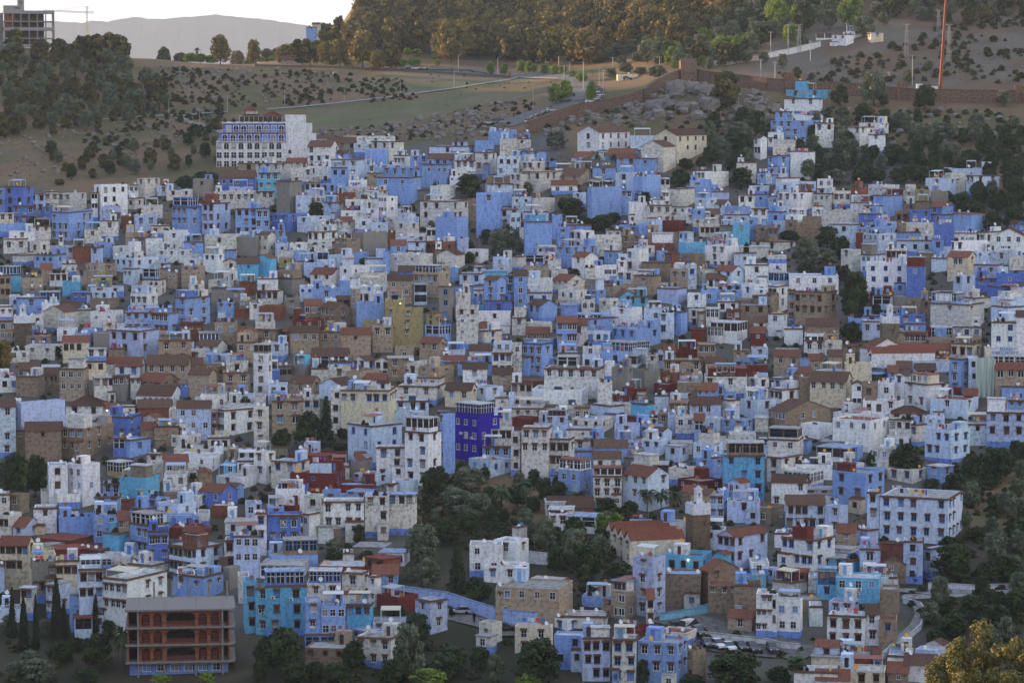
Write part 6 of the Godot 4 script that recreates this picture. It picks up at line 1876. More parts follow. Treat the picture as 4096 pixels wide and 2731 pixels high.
const GRID := """
858 858 858 858 858 858 858 858 858 858 858 858 858 858 858 858 858 858 858 858 858 858 858 858 858 858 858 858 858 858 858 858 858
801 801 801 801 801 801 801 801 801 801 801 801 801 801 801 801 801 801 801 801 801 801 801 801 801 801 801 801 801 801 801 801 801
746 746 746 746 746 746 746 746 746 746 746 746 746 746 746 746 746 746 746 746 746 746 746 746 746 746 746 746 746 746 746 746 746
691 691 691 691 691 691 691 691 691 691 691 691 691 691 691 691 691 691 691 691 691 691 691 691 691 691 691 691 691 691 691 691 691
629 629 629 629 629 629 629 629 629 629 629 629 629 629 629 629 629 629 629 629 629 629 629 629 629 629 629 629 629 629 629 629 629
553 553 553 553 553 553 553 553 553 553 553 553 553 553 553 553 553 553 553 553 553 553 553 553 553 553 553 553 553 553 553 553 553
473 473 473 473 473 473 473 473 473 473 473 473 473 473 473 473 473 473 473 473 473 473 473 473 473 473 473 473 473 473 473 473 473
388 388 388 388 388 388 388 388 388 388 388 388 388 388 388 388 388 388 388 388 388 388 388 388 388 388 388 388 388 388 388 388 388
301 301 301 301 301 301 301 301 301 301 301 301 301 301 301 301 301 301 301 301 301 301 301 301 301 301 301 301 301 301 301 301 301
214 214 214 214 214 214 214 214 214 214 214 214 214 214 214 214 214 214 214 214 214 214 214 214 214 214 214 214 214 214 214 214 214
124 124 124 124 124 124 124 124 124 124 124 124 124 124 124 124 124 124 124 124 124 124 124 124 124 124 124 124 124 124 124 124 124
32 32 32 32 32 32 32 32 32 32 32 32 32 32 32 32 32 32 32 32 32 32 32 32 32 32 32 32 32 32 32 32 32
-53 -53 -53 -53 -53 -53 -53 -53 -53 -53 -53 -53 -53 -53 -53 -53 -53 -53 -53 -53 -53 -53 -53 -53 -53 -53 -53 -53 -53 -53 -53 -53 -53
-95 -95 -95 -95 -95 -95 -95 -95 -95 -95 -95 -95 -95 -95 -95 -95 -95 -95 -95 -95 -95 -95 -95 -95 -95 -95 -95 -95 -95 -95 -95 -95 -95
-120 -120 -120 -120 -120 -120 -120 -120 -120 -120 -120 -120 -120 -120 -120 -120 -120 -120 -120 -120 -120 -120 -120 -120 -120 -120 -120 -120 -120 -120 -120 -120 -120
-119 -119 -119 -119 -119 -119 -119 -119 -119 -119 -119 -119 -119 -119 -119 -119 -119 -119 -119 -119 -119 -119 -119 -119 -119 -119 -119 -119 -119 -119 -119 -119 -119
-68 -68 -68 -68 -68 -68 -68 -68 -68 -68 -68 -68 -68 -68 -68 -68 -68 -68 -68 -68 -68 -68 -68 -68 -68 -68 -68 -68 -68 -68 -68 -68 -68
-24 -24 -24 -24 -24 -24 -24 -24 -24 -24 -24 -24 -24 -24 -24 -24 -24 -24 -24 -24 -24 -24 -24 -24 -24 -24 -24 -24 -24 -24 -24 -24 -24
11 11 11 11 11 11 11 11 11 11 11 11 11 11 11 11 11 11 11 11 11 11 11 11 11 11 11 11 11 11 11 11 11
47 47 47 47 47 47 47 47 47 47 47 47 47 47 47 47 47 47 47 47 47 47 47 47 47 47 47 47 47 47 47 47 47
76 76 76 76 76 76 76 76 76 76 76 76 76 76 76 76 76 76 76 76 76 76 76 76 76 76 76 76 76 76 76 76 76
100 100 100 100 100 100 100 100 100 100 100 100 100 100 100 100 100 100 100 100 100 100 100 100 100 100 100 100 100 100 100 100 100
129 129 129 129 129 129 129 129 129 129 129 129 129 129 129 129 129 129 129 129 129 129 129 129 129 129 129 129 129 129 129 129 129
161 161 161 161 161 161 161 161 161 161 161 161 161 161 161 161 161 161 161 161 163 165 167 167 167 167 167 167 167 167 167 167 167
197 197 197 197 197 197 197 197 197 197 197 197 197 197 197 197 197 197 197 197 202 207 216 216 216 216 216 216 216 216 216 216 216
237 237 237 237 237 237 237 237 237 237 237 237 237 237 237 237 237 237 237 237 245 253 270 271 271 271 271 271 271 271 271 271 271
279 279 279 279 279 279 279 279 279 279 279 279 279 279 279 279 279 279 280 280 289 300 323 329 329 329 329 329 329 329 329 329 329
320 320 320 320 320 320 320 320 320 320 320 320 320 320 320 320 320 320 321 322 329 342 365 377 381 381 381 381 381 381 381 381 381
362 362 362 362 362 362 362 362 362 362 362 362 362 362 362 362 362 362 364 366 372 386 406 427 432 434 434 434 434 434 434 434 434
408 408 408 408 408 408 408 408 408 408 408 408 408 408 408 408 408 408 411 415 419 433 450 480 487 493 493 493 493 493 493 493 493
455 455 455 455 455 455 455 455 455 455 455 455 455 455 456 456 456 457 461 464 469 482 495 531 540 550 550 550 550 550 550 550 550
495 495 495 495 495 495 495 495 495 495 493 493 493 494 496 497 498 501 506 509 511 523 533 568 579 592 594 594 594 594 594 594 594
535 535 535 535 535 535 535 535 535 533 531 530 531 533 537 539 542 547 552 554 554 565 573 603 618 631 635 635 635 635 635 635 635
578 578 578 578 578 578 578 578 578 575 571 571 572 575 581 584 588 596 602 604 600 610 619 642 661 672 679 679 679 679 679 679 679
624 624 624 624 624 624 624 624 623 618 614 614 616 621 628 633 638 649 655 657 650 659 669 686 707 716 726 727 727 727 727 727 727
672 672 672 672 672 672 672 672 671 663 660 660 664 669 678 684 690 704 711 714 704 711 722 733 755 762 775 777 777 777 777 777 777
717 717 717 717 717 717 716 714 711 700 697 699 706 714 724 731 737 757 766 771 766 770 779 786 805 812 825 830 830 830 830 830 830
758 758 758 758 758 758 754 751 744 730 729 733 746 757 768 775 781 807 820 829 834 836 839 843 858 865 877 885 885 885 885 885 885
799 799 799 799 799 797 792 788 777 762 766 774 788 799 810 819 827 857 875 896 902 904 901 901 910 916 926 937 937 937 937 937 937
837 837 837 837 837 834 828 825 811 798 811 823 832 841 849 863 873 904 930 973 973 971 962 957 960 963 970 983 985 985 985 985 985
878 878 878 878 878 874 868 864 847 837 856 867 877 884 890 905 916 955 984 1035 1032 1028 1016 1006 1006 1006 1010 1024 1028 1028 1028 1028 1028
927 927 927 927 926 920 913 907 889 881 901 909 916 921 926 941 952 995 1026 1071 1071 1069 1061 1054 1052 1050 1051 1064 1072 1072 1072 1072 1072
981 981 981 981 978 969 963 953 932 929 946 950 953 956 960 974 983 1021 1048 1095 1102 1107 1109 1112 1111 1106 1105 1116 1127 1127 1127 1127 1127
1037 1037 1037 1037 1032 1022 1017 1000 975 974 988 990 990 991 994 1003 1009 1043 1068 1114 1130 1149 1156 1167 1168 1161 1157 1166 1178 1181 1181 1181 1181
1093 1093 1093 1093 1086 1077 1072 1046 1018 1020 1029 1028 1026 1026 1027 1031 1034 1066 1090 1134 1157 1193 1202 1220 1224 1217 1210 1215 1229 1233 1233 1233 1233
1145 1145 1145 1144 1137 1129 1123 1090 1063 1063 1064 1061 1058 1056 1056 1056 1056 1086 1110 1161 1188 1234 1246 1269 1279 1272 1264 1266 1279 1287 1287 1287 1287
1192 1192 1192 1189 1182 1176 1165 1130 1108 1102 1096 1091 1088 1085 1083 1080 1077 1106 1131 1190 1221 1276 1290 1318 1334 1329 1321 1320 1332 1342 1343 1343 1343
1217 1217 1217 1213 1205 1200 1186 1155 1141 1128 1120 1113 1111 1107 1105 1100 1097 1128 1155 1220 1255 1319 1338 1369 1391 1388 1380 1377 1387 1400 1402 1402 1402
1231 1231 1231 1226 1218 1215 1199 1174 1164 1146 1137 1131 1130 1128 1125 1119 1116 1151 1182 1250 1289 1362 1386 1419 1447 1447 1441 1437 1444 1458 1463 1463 1463
1228 1228 1227 1221 1215 1212 1194 1174 1166 1146 1140 1138 1140 1144 1142 1137 1134 1175 1212 1280 1323 1398 1429 1463 1498 1503 1498 1494 1498 1512 1520 1520 1520
1219 1219 1217 1212 1207 1203 1186 1170 1162 1142 1140 1143 1149 1159 1158 1154 1152 1199 1244 1310 1358 1433 1471 1506 1548 1558 1555 1552 1554 1566 1577 1578 1578
1210 1210 1207 1202 1199 1194 1178 1166 1157 1139 1141 1149 1159 1175 1174 1172 1171 1224 1277 1342 1394 1468 1515 1549 1597 1614 1613 1611 1612 1623 1635 1638 1638
1201 1201 1198 1194 1192 1185 1172 1163 1152 1137 1143 1154 1172 1193 1193 1193 1193 1250 1311 1374 1432 1504 1561 1593 1647 1671 1671 1671 1671 1680 1693 1698 1698
1195 1194 1191 1187 1186 1178 1165 1160 1147 1135 1147 1160 1191 1219 1220 1222 1224 1281 1345 1406 1471 1539 1609 1637 1695 1728 1729 1729 1729 1735 1749 1757 1757
1188 1187 1184 1181 1179 1171 1160 1155 1143 1134 1152 1166 1212 1247 1250 1255 1257 1314 1380 1438 1510 1575 1656 1683 1742 1785 1787 1787 1787 1791 1804 1815 1816
1181 1180 1177 1175 1172 1163 1154 1151 1139 1133 1158 1175 1237 1277 1281 1288 1291 1348 1416 1471 1551 1611 1703 1729 1791 1842 1848 1848 1848 1850 1862 1874 1877
1174 1172 1170 1168 1165 1157 1149 1146 1135 1134 1164 1184 1263 1306 1312 1322 1326 1383 1453 1506 1591 1647 1748 1775 1837 1896 1907 1907 1907 1908 1918 1932 1937
1167 1165 1163 1162 1158 1150 1144 1141 1133 1136 1169 1193 1287 1331 1340 1354 1361 1417 1490 1541 1630 1681 1785 1816 1877 1942 1960 1960 1960 1961 1969 1982 1990
1159 1157 1156 1155 1150 1144 1140 1136 1130 1138 1174 1203 1312 1356 1369 1387 1396 1453 1529 1577 1670 1716 1821 1855 1914 1985 2013 2013 2013 2013 2018 2032 2042
1151 1150 1148 1147 1143 1137 1135 1132 1128 1141 1179 1216 1339 1381 1398 1421 1432 1489 1568 1614 1710 1753 1857 1896 1953 2028 2066 2066 2066 2066 2069 2082 2094
1143 1142 1141 1140 1136 1132 1130 1128 1127 1145 1184 1231 1367 1408 1429 1455 1469 1527 1608 1652 1751 1793 1893 1939 1992 2071 2120 2121 2121 2121 2122 2134 2147
1135 1134 1133 1132 1129 1126 1125 1125 1125 1150 1188 1249 1396 1435 1460 1491 1507 1565 1649 1691 1792 1833 1931 1984 2032 2113 2172 2177 2177 2177 2177 2186 2200
1127 1126 1126 1125 1122 1121 1121 1123 1124 1155 1193 1269 1427 1463 1493 1528 1545 1604 1691 1732 1834 1876 1969 2031 2072 2156 2224 2234 2234 2234 2234 2241 2254
1118 1118 1118 1117 1116 1115 1116 1120 1123 1160 1196 1292 1459 1493 1526 1566 1585 1645 1734 1774 1877 1921 2008 2079 2114 2198 2274 2292 2292 2292 2292 2297 2310
1111 1111 1111 1111 1111 1110 1113 1119 1124 1166 1199 1316 1489 1520 1559 1604 1625 1685 1777 1816 1920 1966 2049 2126 2157 2240 2323 2350 2350 2350 2350 2353 2364
1109 1109 1109 1109 1109 1109 1113 1119 1126 1169 1197 1336 1512 1541 1587 1638 1662 1723 1818 1857 1960 2011 2089 2175 2203 2281 2366 2403 2403 2403 2403 2404 2414
1108 1108 1108 1108 1108 1108 1113 1118 1128 1171 1198 1357 1532 1560 1614 1672 1699 1761 1860 1899 2000 2055 2130 2223 2251 2323 2408 2455 2455 2455 2455 2455 2464
1107 1107 1107 1107 1107 1108 1113 1118 1131 1173 1200 1378 1553 1581 1641 1707 1737 1800 1902 1941 2041 2102 2172 2271 2301 2366 2451 2505 2508 2508 2508 2508 2514
1106 1106 1106 1106 1106 1107 1113 1118 1133 1173 1206 1401 1572 1602 1670 1742 1776 1840 1945 1985 2082 2150 2214 2319 2353 2412 2495 2555 2562 2562 2562 2562 2566
1105 1105 1105 1105 1105 1107 1113 1117 1136 1173 1213 1425 1592 1623 1700 1779 1815 1880 1989 2030 2125 2199 2257 2367 2407 2459 2540 2605 2617 2617 2617 2617 2620
1104 1104 1104 1104 1104 1107 1113 1117 1138 1172 1223 1450 1611 1646 1730 1816 1855 1921 2033 2076 2168 2248 2301 2414 2463 2508 2586 2654 2673 2673 2673 2673 2674
1103 1103 1103 1103 1103 1107 1113 1116 1140 1170 1236 1476 1629 1670 1762 1854 1896 1963 2078 2123 2213 2298 2346 2462 2521 2559 2633 2704 2730 2730 2730 2730 2730
1102 1102 1102 1102 1102 1107 1113 1116 1141 1167 1250 1503 1646 1694 1794 1893 1938 2006 2124 2171 2258 2347 2392 2510 2581 2612 2682 2754 2788 2788 2788 2788 2788
1101 1101 1101 1101 1102 1107 1112 1117 1141 1164 1267 1531 1665 1719 1827 1933 1981 2050 2171 2221 2304 2397 2440 2557 2641 2667 2733 2804 2846 2847 2847 2847 2847
1100 1100 1100 1100 1101 1106 1112 1117 1141 1160 1286 1559 1683 1746 1862 1974 2024 2094 2218 2272 2351 2448 2488 2606 2700 2723 2785 2856 2903 2907 2907 2907 2907
1099 1099 1099 1099 1101 1106 1112 1118 1141 1156 1307 1588 1703 1773 1897 2016 2069 2139 2266 2324 2399 2499 2538 2654 2759 2782 2838 2908 2959 2967 2967 2967 2967
1098 1098 1098 1098 1100 1106 1111 1118 1140 1152 1329 1613 1717 1794 1924 2048 2102 2173 2303 2364 2436 2537 2575 2688 2800 2826 2877 2945 2999 3012 3012 3012 3012
1097 1097 1097 1097 1100 1106 1110 1119 1140 1153 1345 1619 1710 1790 1919 2040 2093 2164 2294 2359 2424 2523 2561 2665 2779 2809 2853 2918 2974 2993 2993 2993 2993
1096 1096 1096 1096 1100 1106 1109 1120 1140 1157 1359 1619 1697 1777 1904 2020 2072 2142 2272 2341 2399 2495 2533 2626 2740 2774 2813 2874 2931 2955 2955 2955 2955
1095 1095 1095 1095 1099 1105 1108 1121 1140 1163 1372 1616 1683 1764 1887 2000 2049 2119 2250 2322 2374 2467 2504 2588 2699 2739 2772 2829 2885 2915 2915 2915 2915
1093 1093 1093 1094 1099 1105 1108 1122 1140 1171 1383 1612 1669 1750 1870 1979 2026 2096 2226 2302 2348 2437 2476 2549 2657 2703 2730 2783 2839 2872 2875 2875 2875
1092 1092 1092 1093 1099 1105 1107 1122 1139 1179 1392 1605 1654 1736 1852 1957 2003 2071 2202 2281 2322 2407 2448 2511 2614 2667 2689 2737 2791 2827 2832 2832 2832
1091 1091 1091 1093 1098 1104 1107 1123 1139 1187 1399 1596 1639 1720 1833 1934 1978 2046 2176 2259 2296 2376 2419 2472 2570 2629 2646 2690 2741 2780 2788 2788 2788
1089 1089 1089 1092 1098 1103 1107 1123 1137 1196 1405 1586 1623 1704 1814 1911 1952 2020 2150 2236 2269 2344 2390 2434 2526 2589 2604 2643 2691 2731 2743 2743 2743
1088 1088 1088 1091 1098 1102 1107 1123 1136 1205 1409 1573 1607 1687 1793 1886 1926 1993 2123 2212 2241 2312 2359 2395 2481 2547 2560 2595 2640 2680 2696 2696 2696
1087 1087 1087 1091 1097 1101 1107 1123 1134 1213 1410 1559 1590 1669 1771 1861 1899 1965 2095 2187 2214 2279 2327 2357 2436 2502 2516 2546 2589 2627 2647 2647 2647
1085 1085 1086 1091 1097 1100 1108 1123 1133 1220 1410 1543 1572 1650 1749 1834 1871 1936 2067 2160 2186 2246 2293 2318 2390 2456 2471 2497 2536 2574 2596 2597 2597
1084 1084 1085 1090 1096 1099 1108 1123 1130 1227 1408 1526 1554 1630 1725 1807 1842 1907 2037 2133 2157 2212 2258 2280 2345 2409 2426 2448 2483 2519 2542 2545 2545
1083 1083 1084 1090 1096 1098 1108 1122 1129 1232 1404 1507 1535 1609 1701 1779 1812 1877 2007 2105 2128 2178 2223 2241 2299 2360 2380 2398 2429 2463 2487 2492 2492
1081 1081 1083 1089 1095 1097 1108 1121 1130 1236 1397 1487 1515 1588 1676 1750 1781 1846 1975 2076 2098 2144 2186 2202 2253 2310 2333 2347 2375 2406 2430 2437 2437
1080 1080 1083 1089 1094 1096 1107 1120 1131 1239 1389 1466 1495 1565 1650 1720 1750 1814 1943 2046 2068 2109 2148 2162 2206 2260 2285 2296 2320 2349 2372 2381 2381
1078 1078 1082 1088 1093 1096 1107 1118 1132 1241 1379 1443 1474 1542 1623 1690 1718 1781 1910 2015 2037 2073 2110 2123 2160 2209 2235 2243 2264 2290 2313 2323 2323
1076 1077 1081 1087 1092 1095 1106 1117 1134 1240 1367 1421 1452 1518 1595 1658 1685 1747 1876 1983 2006 2037 2071 2082 2114 2157 2184 2191 2208 2231 2252 2263 2264
1075 1076 1081 1087 1091 1095 1106 1115 1136 1238 1354 1398 1430 1493 1566 1626 1651 1713 1842 1951 1974 2001 2031 2042 2067 2105 2132 2137 2151 2171 2190 2202 2203
1073 1075 1080 1086 1089 1094 1105 1113 1137 1235 1338 1374 1406 1467 1536 1593 1616 1678 1806 1917 1942 1964 1990 2000 2020 2053 2077 2082 2094 2111 2127 2138 2141
1072 1074 1079 1085 1088 1093 1103 1111 1138 1229 1321 1350 1382 1440 1505 1559 1580 1642 1770 1882 1909 1927 1949 1958 1973 2000 2022 2027 2036 2049 2063 2074 2077
1070 1073 1079 1084 1087 1092 1102 1108 1138 1222 1302 1326 1358 1413 1474 1524 1544 1605 1733 1846 1875 1889 1907 1915 1926 1947 1966 1971 1977 1987 1999 2008 2011
1068 1072 1078 1083 1085 1092 1101 1106 1137 1213 1282 1301 1332 1384 1441 1488 1507 1567 1695 1810 1841 1851 1864 1871 1878 1894 1909 1913 1917 1925 1934 1941 1944
1067 1071 1077 1082 1084 1091 1099 1103 1135 1202 1260 1275 1306 1355 1408 1451 1469 1528 1656 1772 1806 1812 1821 1826 1830 1841 1851 1854 1857 1862 1868 1873 1875
1065 1070 1076 1081 1083 1089 1097 1101 1132 1189 1237 1249 1278 1324 1374 1414 1430 1489 1616 1734 1770 1773 1777 1780 1782 1787 1792 1795 1796 1798 1801 1803 1805
1064 1069 1076 1080 1082 1088 1095 1099 1128 1178 1217 1228 1256 1299 1346 1382 1398 1456 1583 1702 1741 1741 1742 1743 1743 1744 1745 1745 1745 1746 1746 1747 1747
"""
# plants: kind x z height width
const PLANTS := """
p -1807 -12730 111 106
p -1747 -12690 124 124
p -1691 -12720 129 124
p -1669 -12870 102 93
p -1958 -12430 90 72
p -1910 -12680 83 87
p -2952 -17500 165 108
p -2078 -12560 109 86
p -2794 -17500 127 82
p -1880 -12820 56 56
m -2423 -17500 95 57
m -2369 -17500 108 70
m -2312 -17500 70 57
c -2284 -17500 73 16
c -2273 -17500 70 15
c -2205 -17500 41 16
c -2183 -17500 54 19
c -2164 -17500 38 15
c -2138 -17500 60 14
c -2119 -17500 57 23
c -2091 -17500 54 32
s -2060 -17500 82 70
d -2022 -17500 143 105
d -1930 -17500 108 108
e -1257 -12970 131 103
b -1392 -13030 45 71
b -1355 -13080 45 62
b -1314 -13090 40 57
e -1598 -17500 108 101
b -1528 -17500 51 76
o -2231 -17500 57 57
o -2186 -17500 51 70
e -1230 -14320 119 78
e -1037 -13770 90 100
p -926 -13310 116 125
p -868 -13380 107 92
e -806 -13090 109 90
e -747 -13050 123 104
e -641 -12920 164 136
e -572 -12840 88 88
p -520 -12920 110 94
b -1249 -14960 32 54
b -1183 -14850 30 43
b -1061 -13820 30 45
b -786 -13150 29 52
b -709 -13050 33 52
b -481 -13000 42 66
b -426 -13070 38 66
b -482 -13850 38 45
b -434 -13770 40 55
b -350 -13590 32 39
b -329 -13160 31 33
b -90 -12740 60 42
b -33 -12720 55 37
e -272 -13380 194 160
p -582 -14480 110 79
p -1425 -17500 82 95
p -1362 -17500 76 89
e -1305 -17500 89 63
p -1235 -17500 70 95
p -1159 -17500 101 95
p -1083 -17500 114 108
p -903 -15680 130 74
p -796 -14960 103 87
m -441 -13610 44 49
b 37 -12760 58 46
b 69 -12710 55 32
b 94 -12670 44 32
b 136 -12510 48 41
b 175 -12420 43 36
b 211 -12380 43 40
b 247 -12190 29 26
b 276 -11920 45 52
b 163 -11240 79 61
b 202 -11250 84 57
b 293 -11150 79 44
o 392 -11900 45 54
o 452 -12000 48 65
o 504 -11790 34 64
o 555 -11430 52 87
o 587 -12020 48 57
p 730 -11860 101 103
p 832 -11760 87 81
d 876 -11750 77 47
o 764 -11630 53 42
o 980 -11720 47 47
s 895 -12630 87 50
e 527 -13870 95 110
e 603 -13120 133 123
e 724 -13350 82 87
e 239 -14390 57 57
b 637 -11730 38 38
o 915 -11760 51 55
o 397 -12740 60 78
o 446 -12840 56 70
o 510 -12810 51 74
o 431 -13230 53 72
o 578 -12770 51 69
o 454 -12420 40 54
o 513 -12320 45 62
o 938 -12470 54 59
o 985 -12490 50 59
o 854 -12420 40 49
p 769 -10770 133 113
o 780 -10590 48 54
o 374 -10870 32 39
f 280 -10090 66 60
f 348 -10090 55 51
d 583 -10040 40 62
d 774 -10250 67 97
d 847 -10370 75 90
d 761 -10080 62 70
o 152 -10440 68 83
b 1077 -12350 152 103
b 1117 -12100 88 74
d 1200 -12380 125 103
b 1388 -12340 134 120
o 1418 -12130 88 105
o 1303 -12380 85 72
d 1582 -12500 90 90
o 1523 -12350 54 54
o 1522 -12530 63 91
o 1041 -11590 57 48
o 1171 -12070 48 52
d 1183 -10840 79 79
o 1310 -10880 130 110
d 1344 -10870 47 43
d 1487 -10820 88 102
o 1777 -10870 61 63
d 1035 -10330 67 49
d 1122 -10340 56 75
d 1238 -10600 73 69
o 1178 -10680 43 58
o 1156 -10170 63 59
d 1226 -10170 41 52
d 1270 -10320 45 64
d 1010 -10040 40 80
d 1124 -10050 66 84
o 1369 -10540 61 99
o 1401 -10290 75 97
o 1482 -10340 68 113
o 1470 -10120 55 96
d 1283 -10090 62 110
d 1344 -10000 62 109
d 1696 -10200 48 89
d 1647 -10010 40 73
d 1524 -9990 54 94
o 1594 -11520 38 46
o 1492 -11310 53 53
d 1681 -11940 30 39
p 1885 -12410 76 85
p 1965 -12490 68 77
o 1696 -12440 58 72
d -1508 -9440 43 48
d -1458 -9380 46 43
p -1531 -10150 22 41
d -1103 -10110 48 70
d -1052 -10150 55 74
d -1021 -10210 41 56
d -631 -9630 46 65
o -770 -9710 23 39
d -517 -10130 24 59
d -139 -9810 77 100
o -33 -9070 83 86
d -78 -9250 37 50
d -133 -9120 33 46
d -128 -8970 33 46
o -75 -9340 25 37
d -435 -8910 34 65
o -254 -9420 27 31
d -10 -9250 50 50
o 13 -9070 79 36
d 193 -9500 60 90
d 167 -9570 45 59
d 222 -9410 26 44
d 278 -9320 51 78
d 318 -9410 34 58
d 238 -9340 37 51
d 421 -9640 37 67
d 550 -9830 57 82
d 755 -9850 64 89
o 50 -9830 41 43
d 186 -8780 27 48
d 332 -9500 19 38
d 693 -8850 77 23
o 764 -9120 27 37
d 851 -9170 37 77
o 875 -8900 78 78
d 960 -9060 69 89
d 974 -8910 71 81
o 913 -8790 70 96
d 943 -8200 138 99
d 914 -8020 56 67
d 861 -8750 35 73
d 1008 -8250 36 33
d 957 -8610 56 44
d 1379 -9480 52 45
d 1413 -9360 68 75
d 1475 -9430 69 75
d 1510 -9330 78 88
d 1581 -9390 89 82
d 1459 -9110 56 66
d 1525 -9110 66 80
o 1535 -9600 45 52
d 1199 -9850 47 72
d 1267 -9820 54 78
d 1148 -9870 50 72
d 1338 -9820 57 71
o 1064 -9860 50 86
d 1314 -9910 43 72
d 1012 -9950 47 72
d 1488 -9870 57 86
d 1621 -9700 78 92
g -1323 -7750 93 57
d -1210 -7920 33 35
d -1176 -7620 14 33
d -1105 -6620 114 73
d -1073 -6690 93 64
o -1141 -6690 86 54
d -813 -7450 26 33
o -746 -6690 12 15
s -444 -7110 128 46
d -487 -7110 83 86
d -547 -7070 54 54
d -407 -7160 31 37
d -407 -7080 18 44
d -172 -6700 66 76
o -99 -6730 57 84
o -120 -6530 62 91
o -72 -6490 62 79
f -22 -6510 79 62
d -604 -7140 26 18
d -551 -6640 19 27
o 15 -6800 27 37
f 24 -6560 77 53
f 145 -6590 44 60
f 298 -6550 58 48
f 329 -6540 60 46
f 357 -6530 60 50
f 485 -6510 45 48
d 73 -6640 56 44
d 48 -6560 36 41
d 208 -6530 41 55
d 261 -6530 34 43
d 101 -6560 24 34
b 148 -6500 21 36
d 909 -6850 75 93
d 835 -6880 53 35
d 1108 -6790 77 95
d 1056 -6840 50 58
d 1184 -6980 33 41
d 993 -6650 61 68
d 953 -6750 22 47
d 1089 -6750 30 47
d 1038 -6660 49 56
o 1139 -6690 37 44
d 1066 -6560 39 46
o 1117 -6560 34 39
d 767 -7100 16 60
c -862 -5600 128 26
c -918 -5560 102 22
c -895 -5560 107 15
c -795 -5650 79 18
s -953 -5640 102 21
c -850 -5610 76 21
d -838 -5490 45 59
d -764 -5450 70 66
o -893 -5480 30 40
d -995 -5790 40 23
o -960 -5650 42 35
o -888 -5630 41 31
o -865 -5390 44 68
d -770 -5380 28 44
d -818 -5550 31 41
f -716 -5430 98 42
d -769 -5640 33 35
b -555 -5370 26 32
b -638 -5370 22 44
o -910 -5420 30 40
d -996 -6430 26 61
o -959 -6450 14 38
d -421 -5440 82 84
d -452 -5450 66 52
d -397 -5380 40 60
s -108 -5860 125 52
o -185 -6130 90 74
o -168 -5930 68 61
d -73 -5840 54 69
o -201 -6000 33 33
d -324 -6290 46 32
o -372 -6210 37 50
d -367 -6160 20 50
d -301 -6160 25 38
d -224 -5740 32 49
d -179 -5730 17 34
o -189 -5390 111 60
d -218 -5380 44 56
d -318 -5380 40 65
d -111 -5480 36 71
d -120 -5410 46 80
b -149 -5370 32 79
o -30 -5380 56 40
d -139 -6300 53 60
d -94 -6400 40 52
d -461 -5390 40 30
d -359 -5400 36 50
o 69 -6230 78 55
o 126 -6100 87 65
d 149 -6030 69 69
o 182 -6180 54 50
d 89 -6070 56 45
d 217 -6030 33 49
d 150 -5900 43 43
o 26 -6320 30 21
b 192 -6390 45 47
b 226 -6410 40 38
d 305 -6450 26 33
d 331 -6440 31 38
d 366 -6430 24 35
d 433 -6300 44 32
d 360 -5930 28 20
d 354 -5830 36 41
d 428 -5820 39 13
d 447 -5700 23 40
d 50 -5370 85 103
b 30 -5350 32 55
d 219 -5440 24 38
d 238 -5370 48 26
d 406 -5370 63 111
d 327 -5370 22 55
d 891 -5980 84 95
d 955 -5970 50 61
d 1002 -5990 57 66
o 1027 -6070 38 58
d 1071 -6300 58 60
o 1025 -6270 37 60
d 990 -6340 28 61
d 819 -6000 26 24
d 892 -5730 53 67
d 841 -5640 48 69
d 929 -5670 52 69
d 978 -5740 59 55
d 838 -5760 36 55
d 802 -5580 33 53
d 486 -5380 34 52
m 517 -5370 53 50
d 558 -6100 11 20
"""
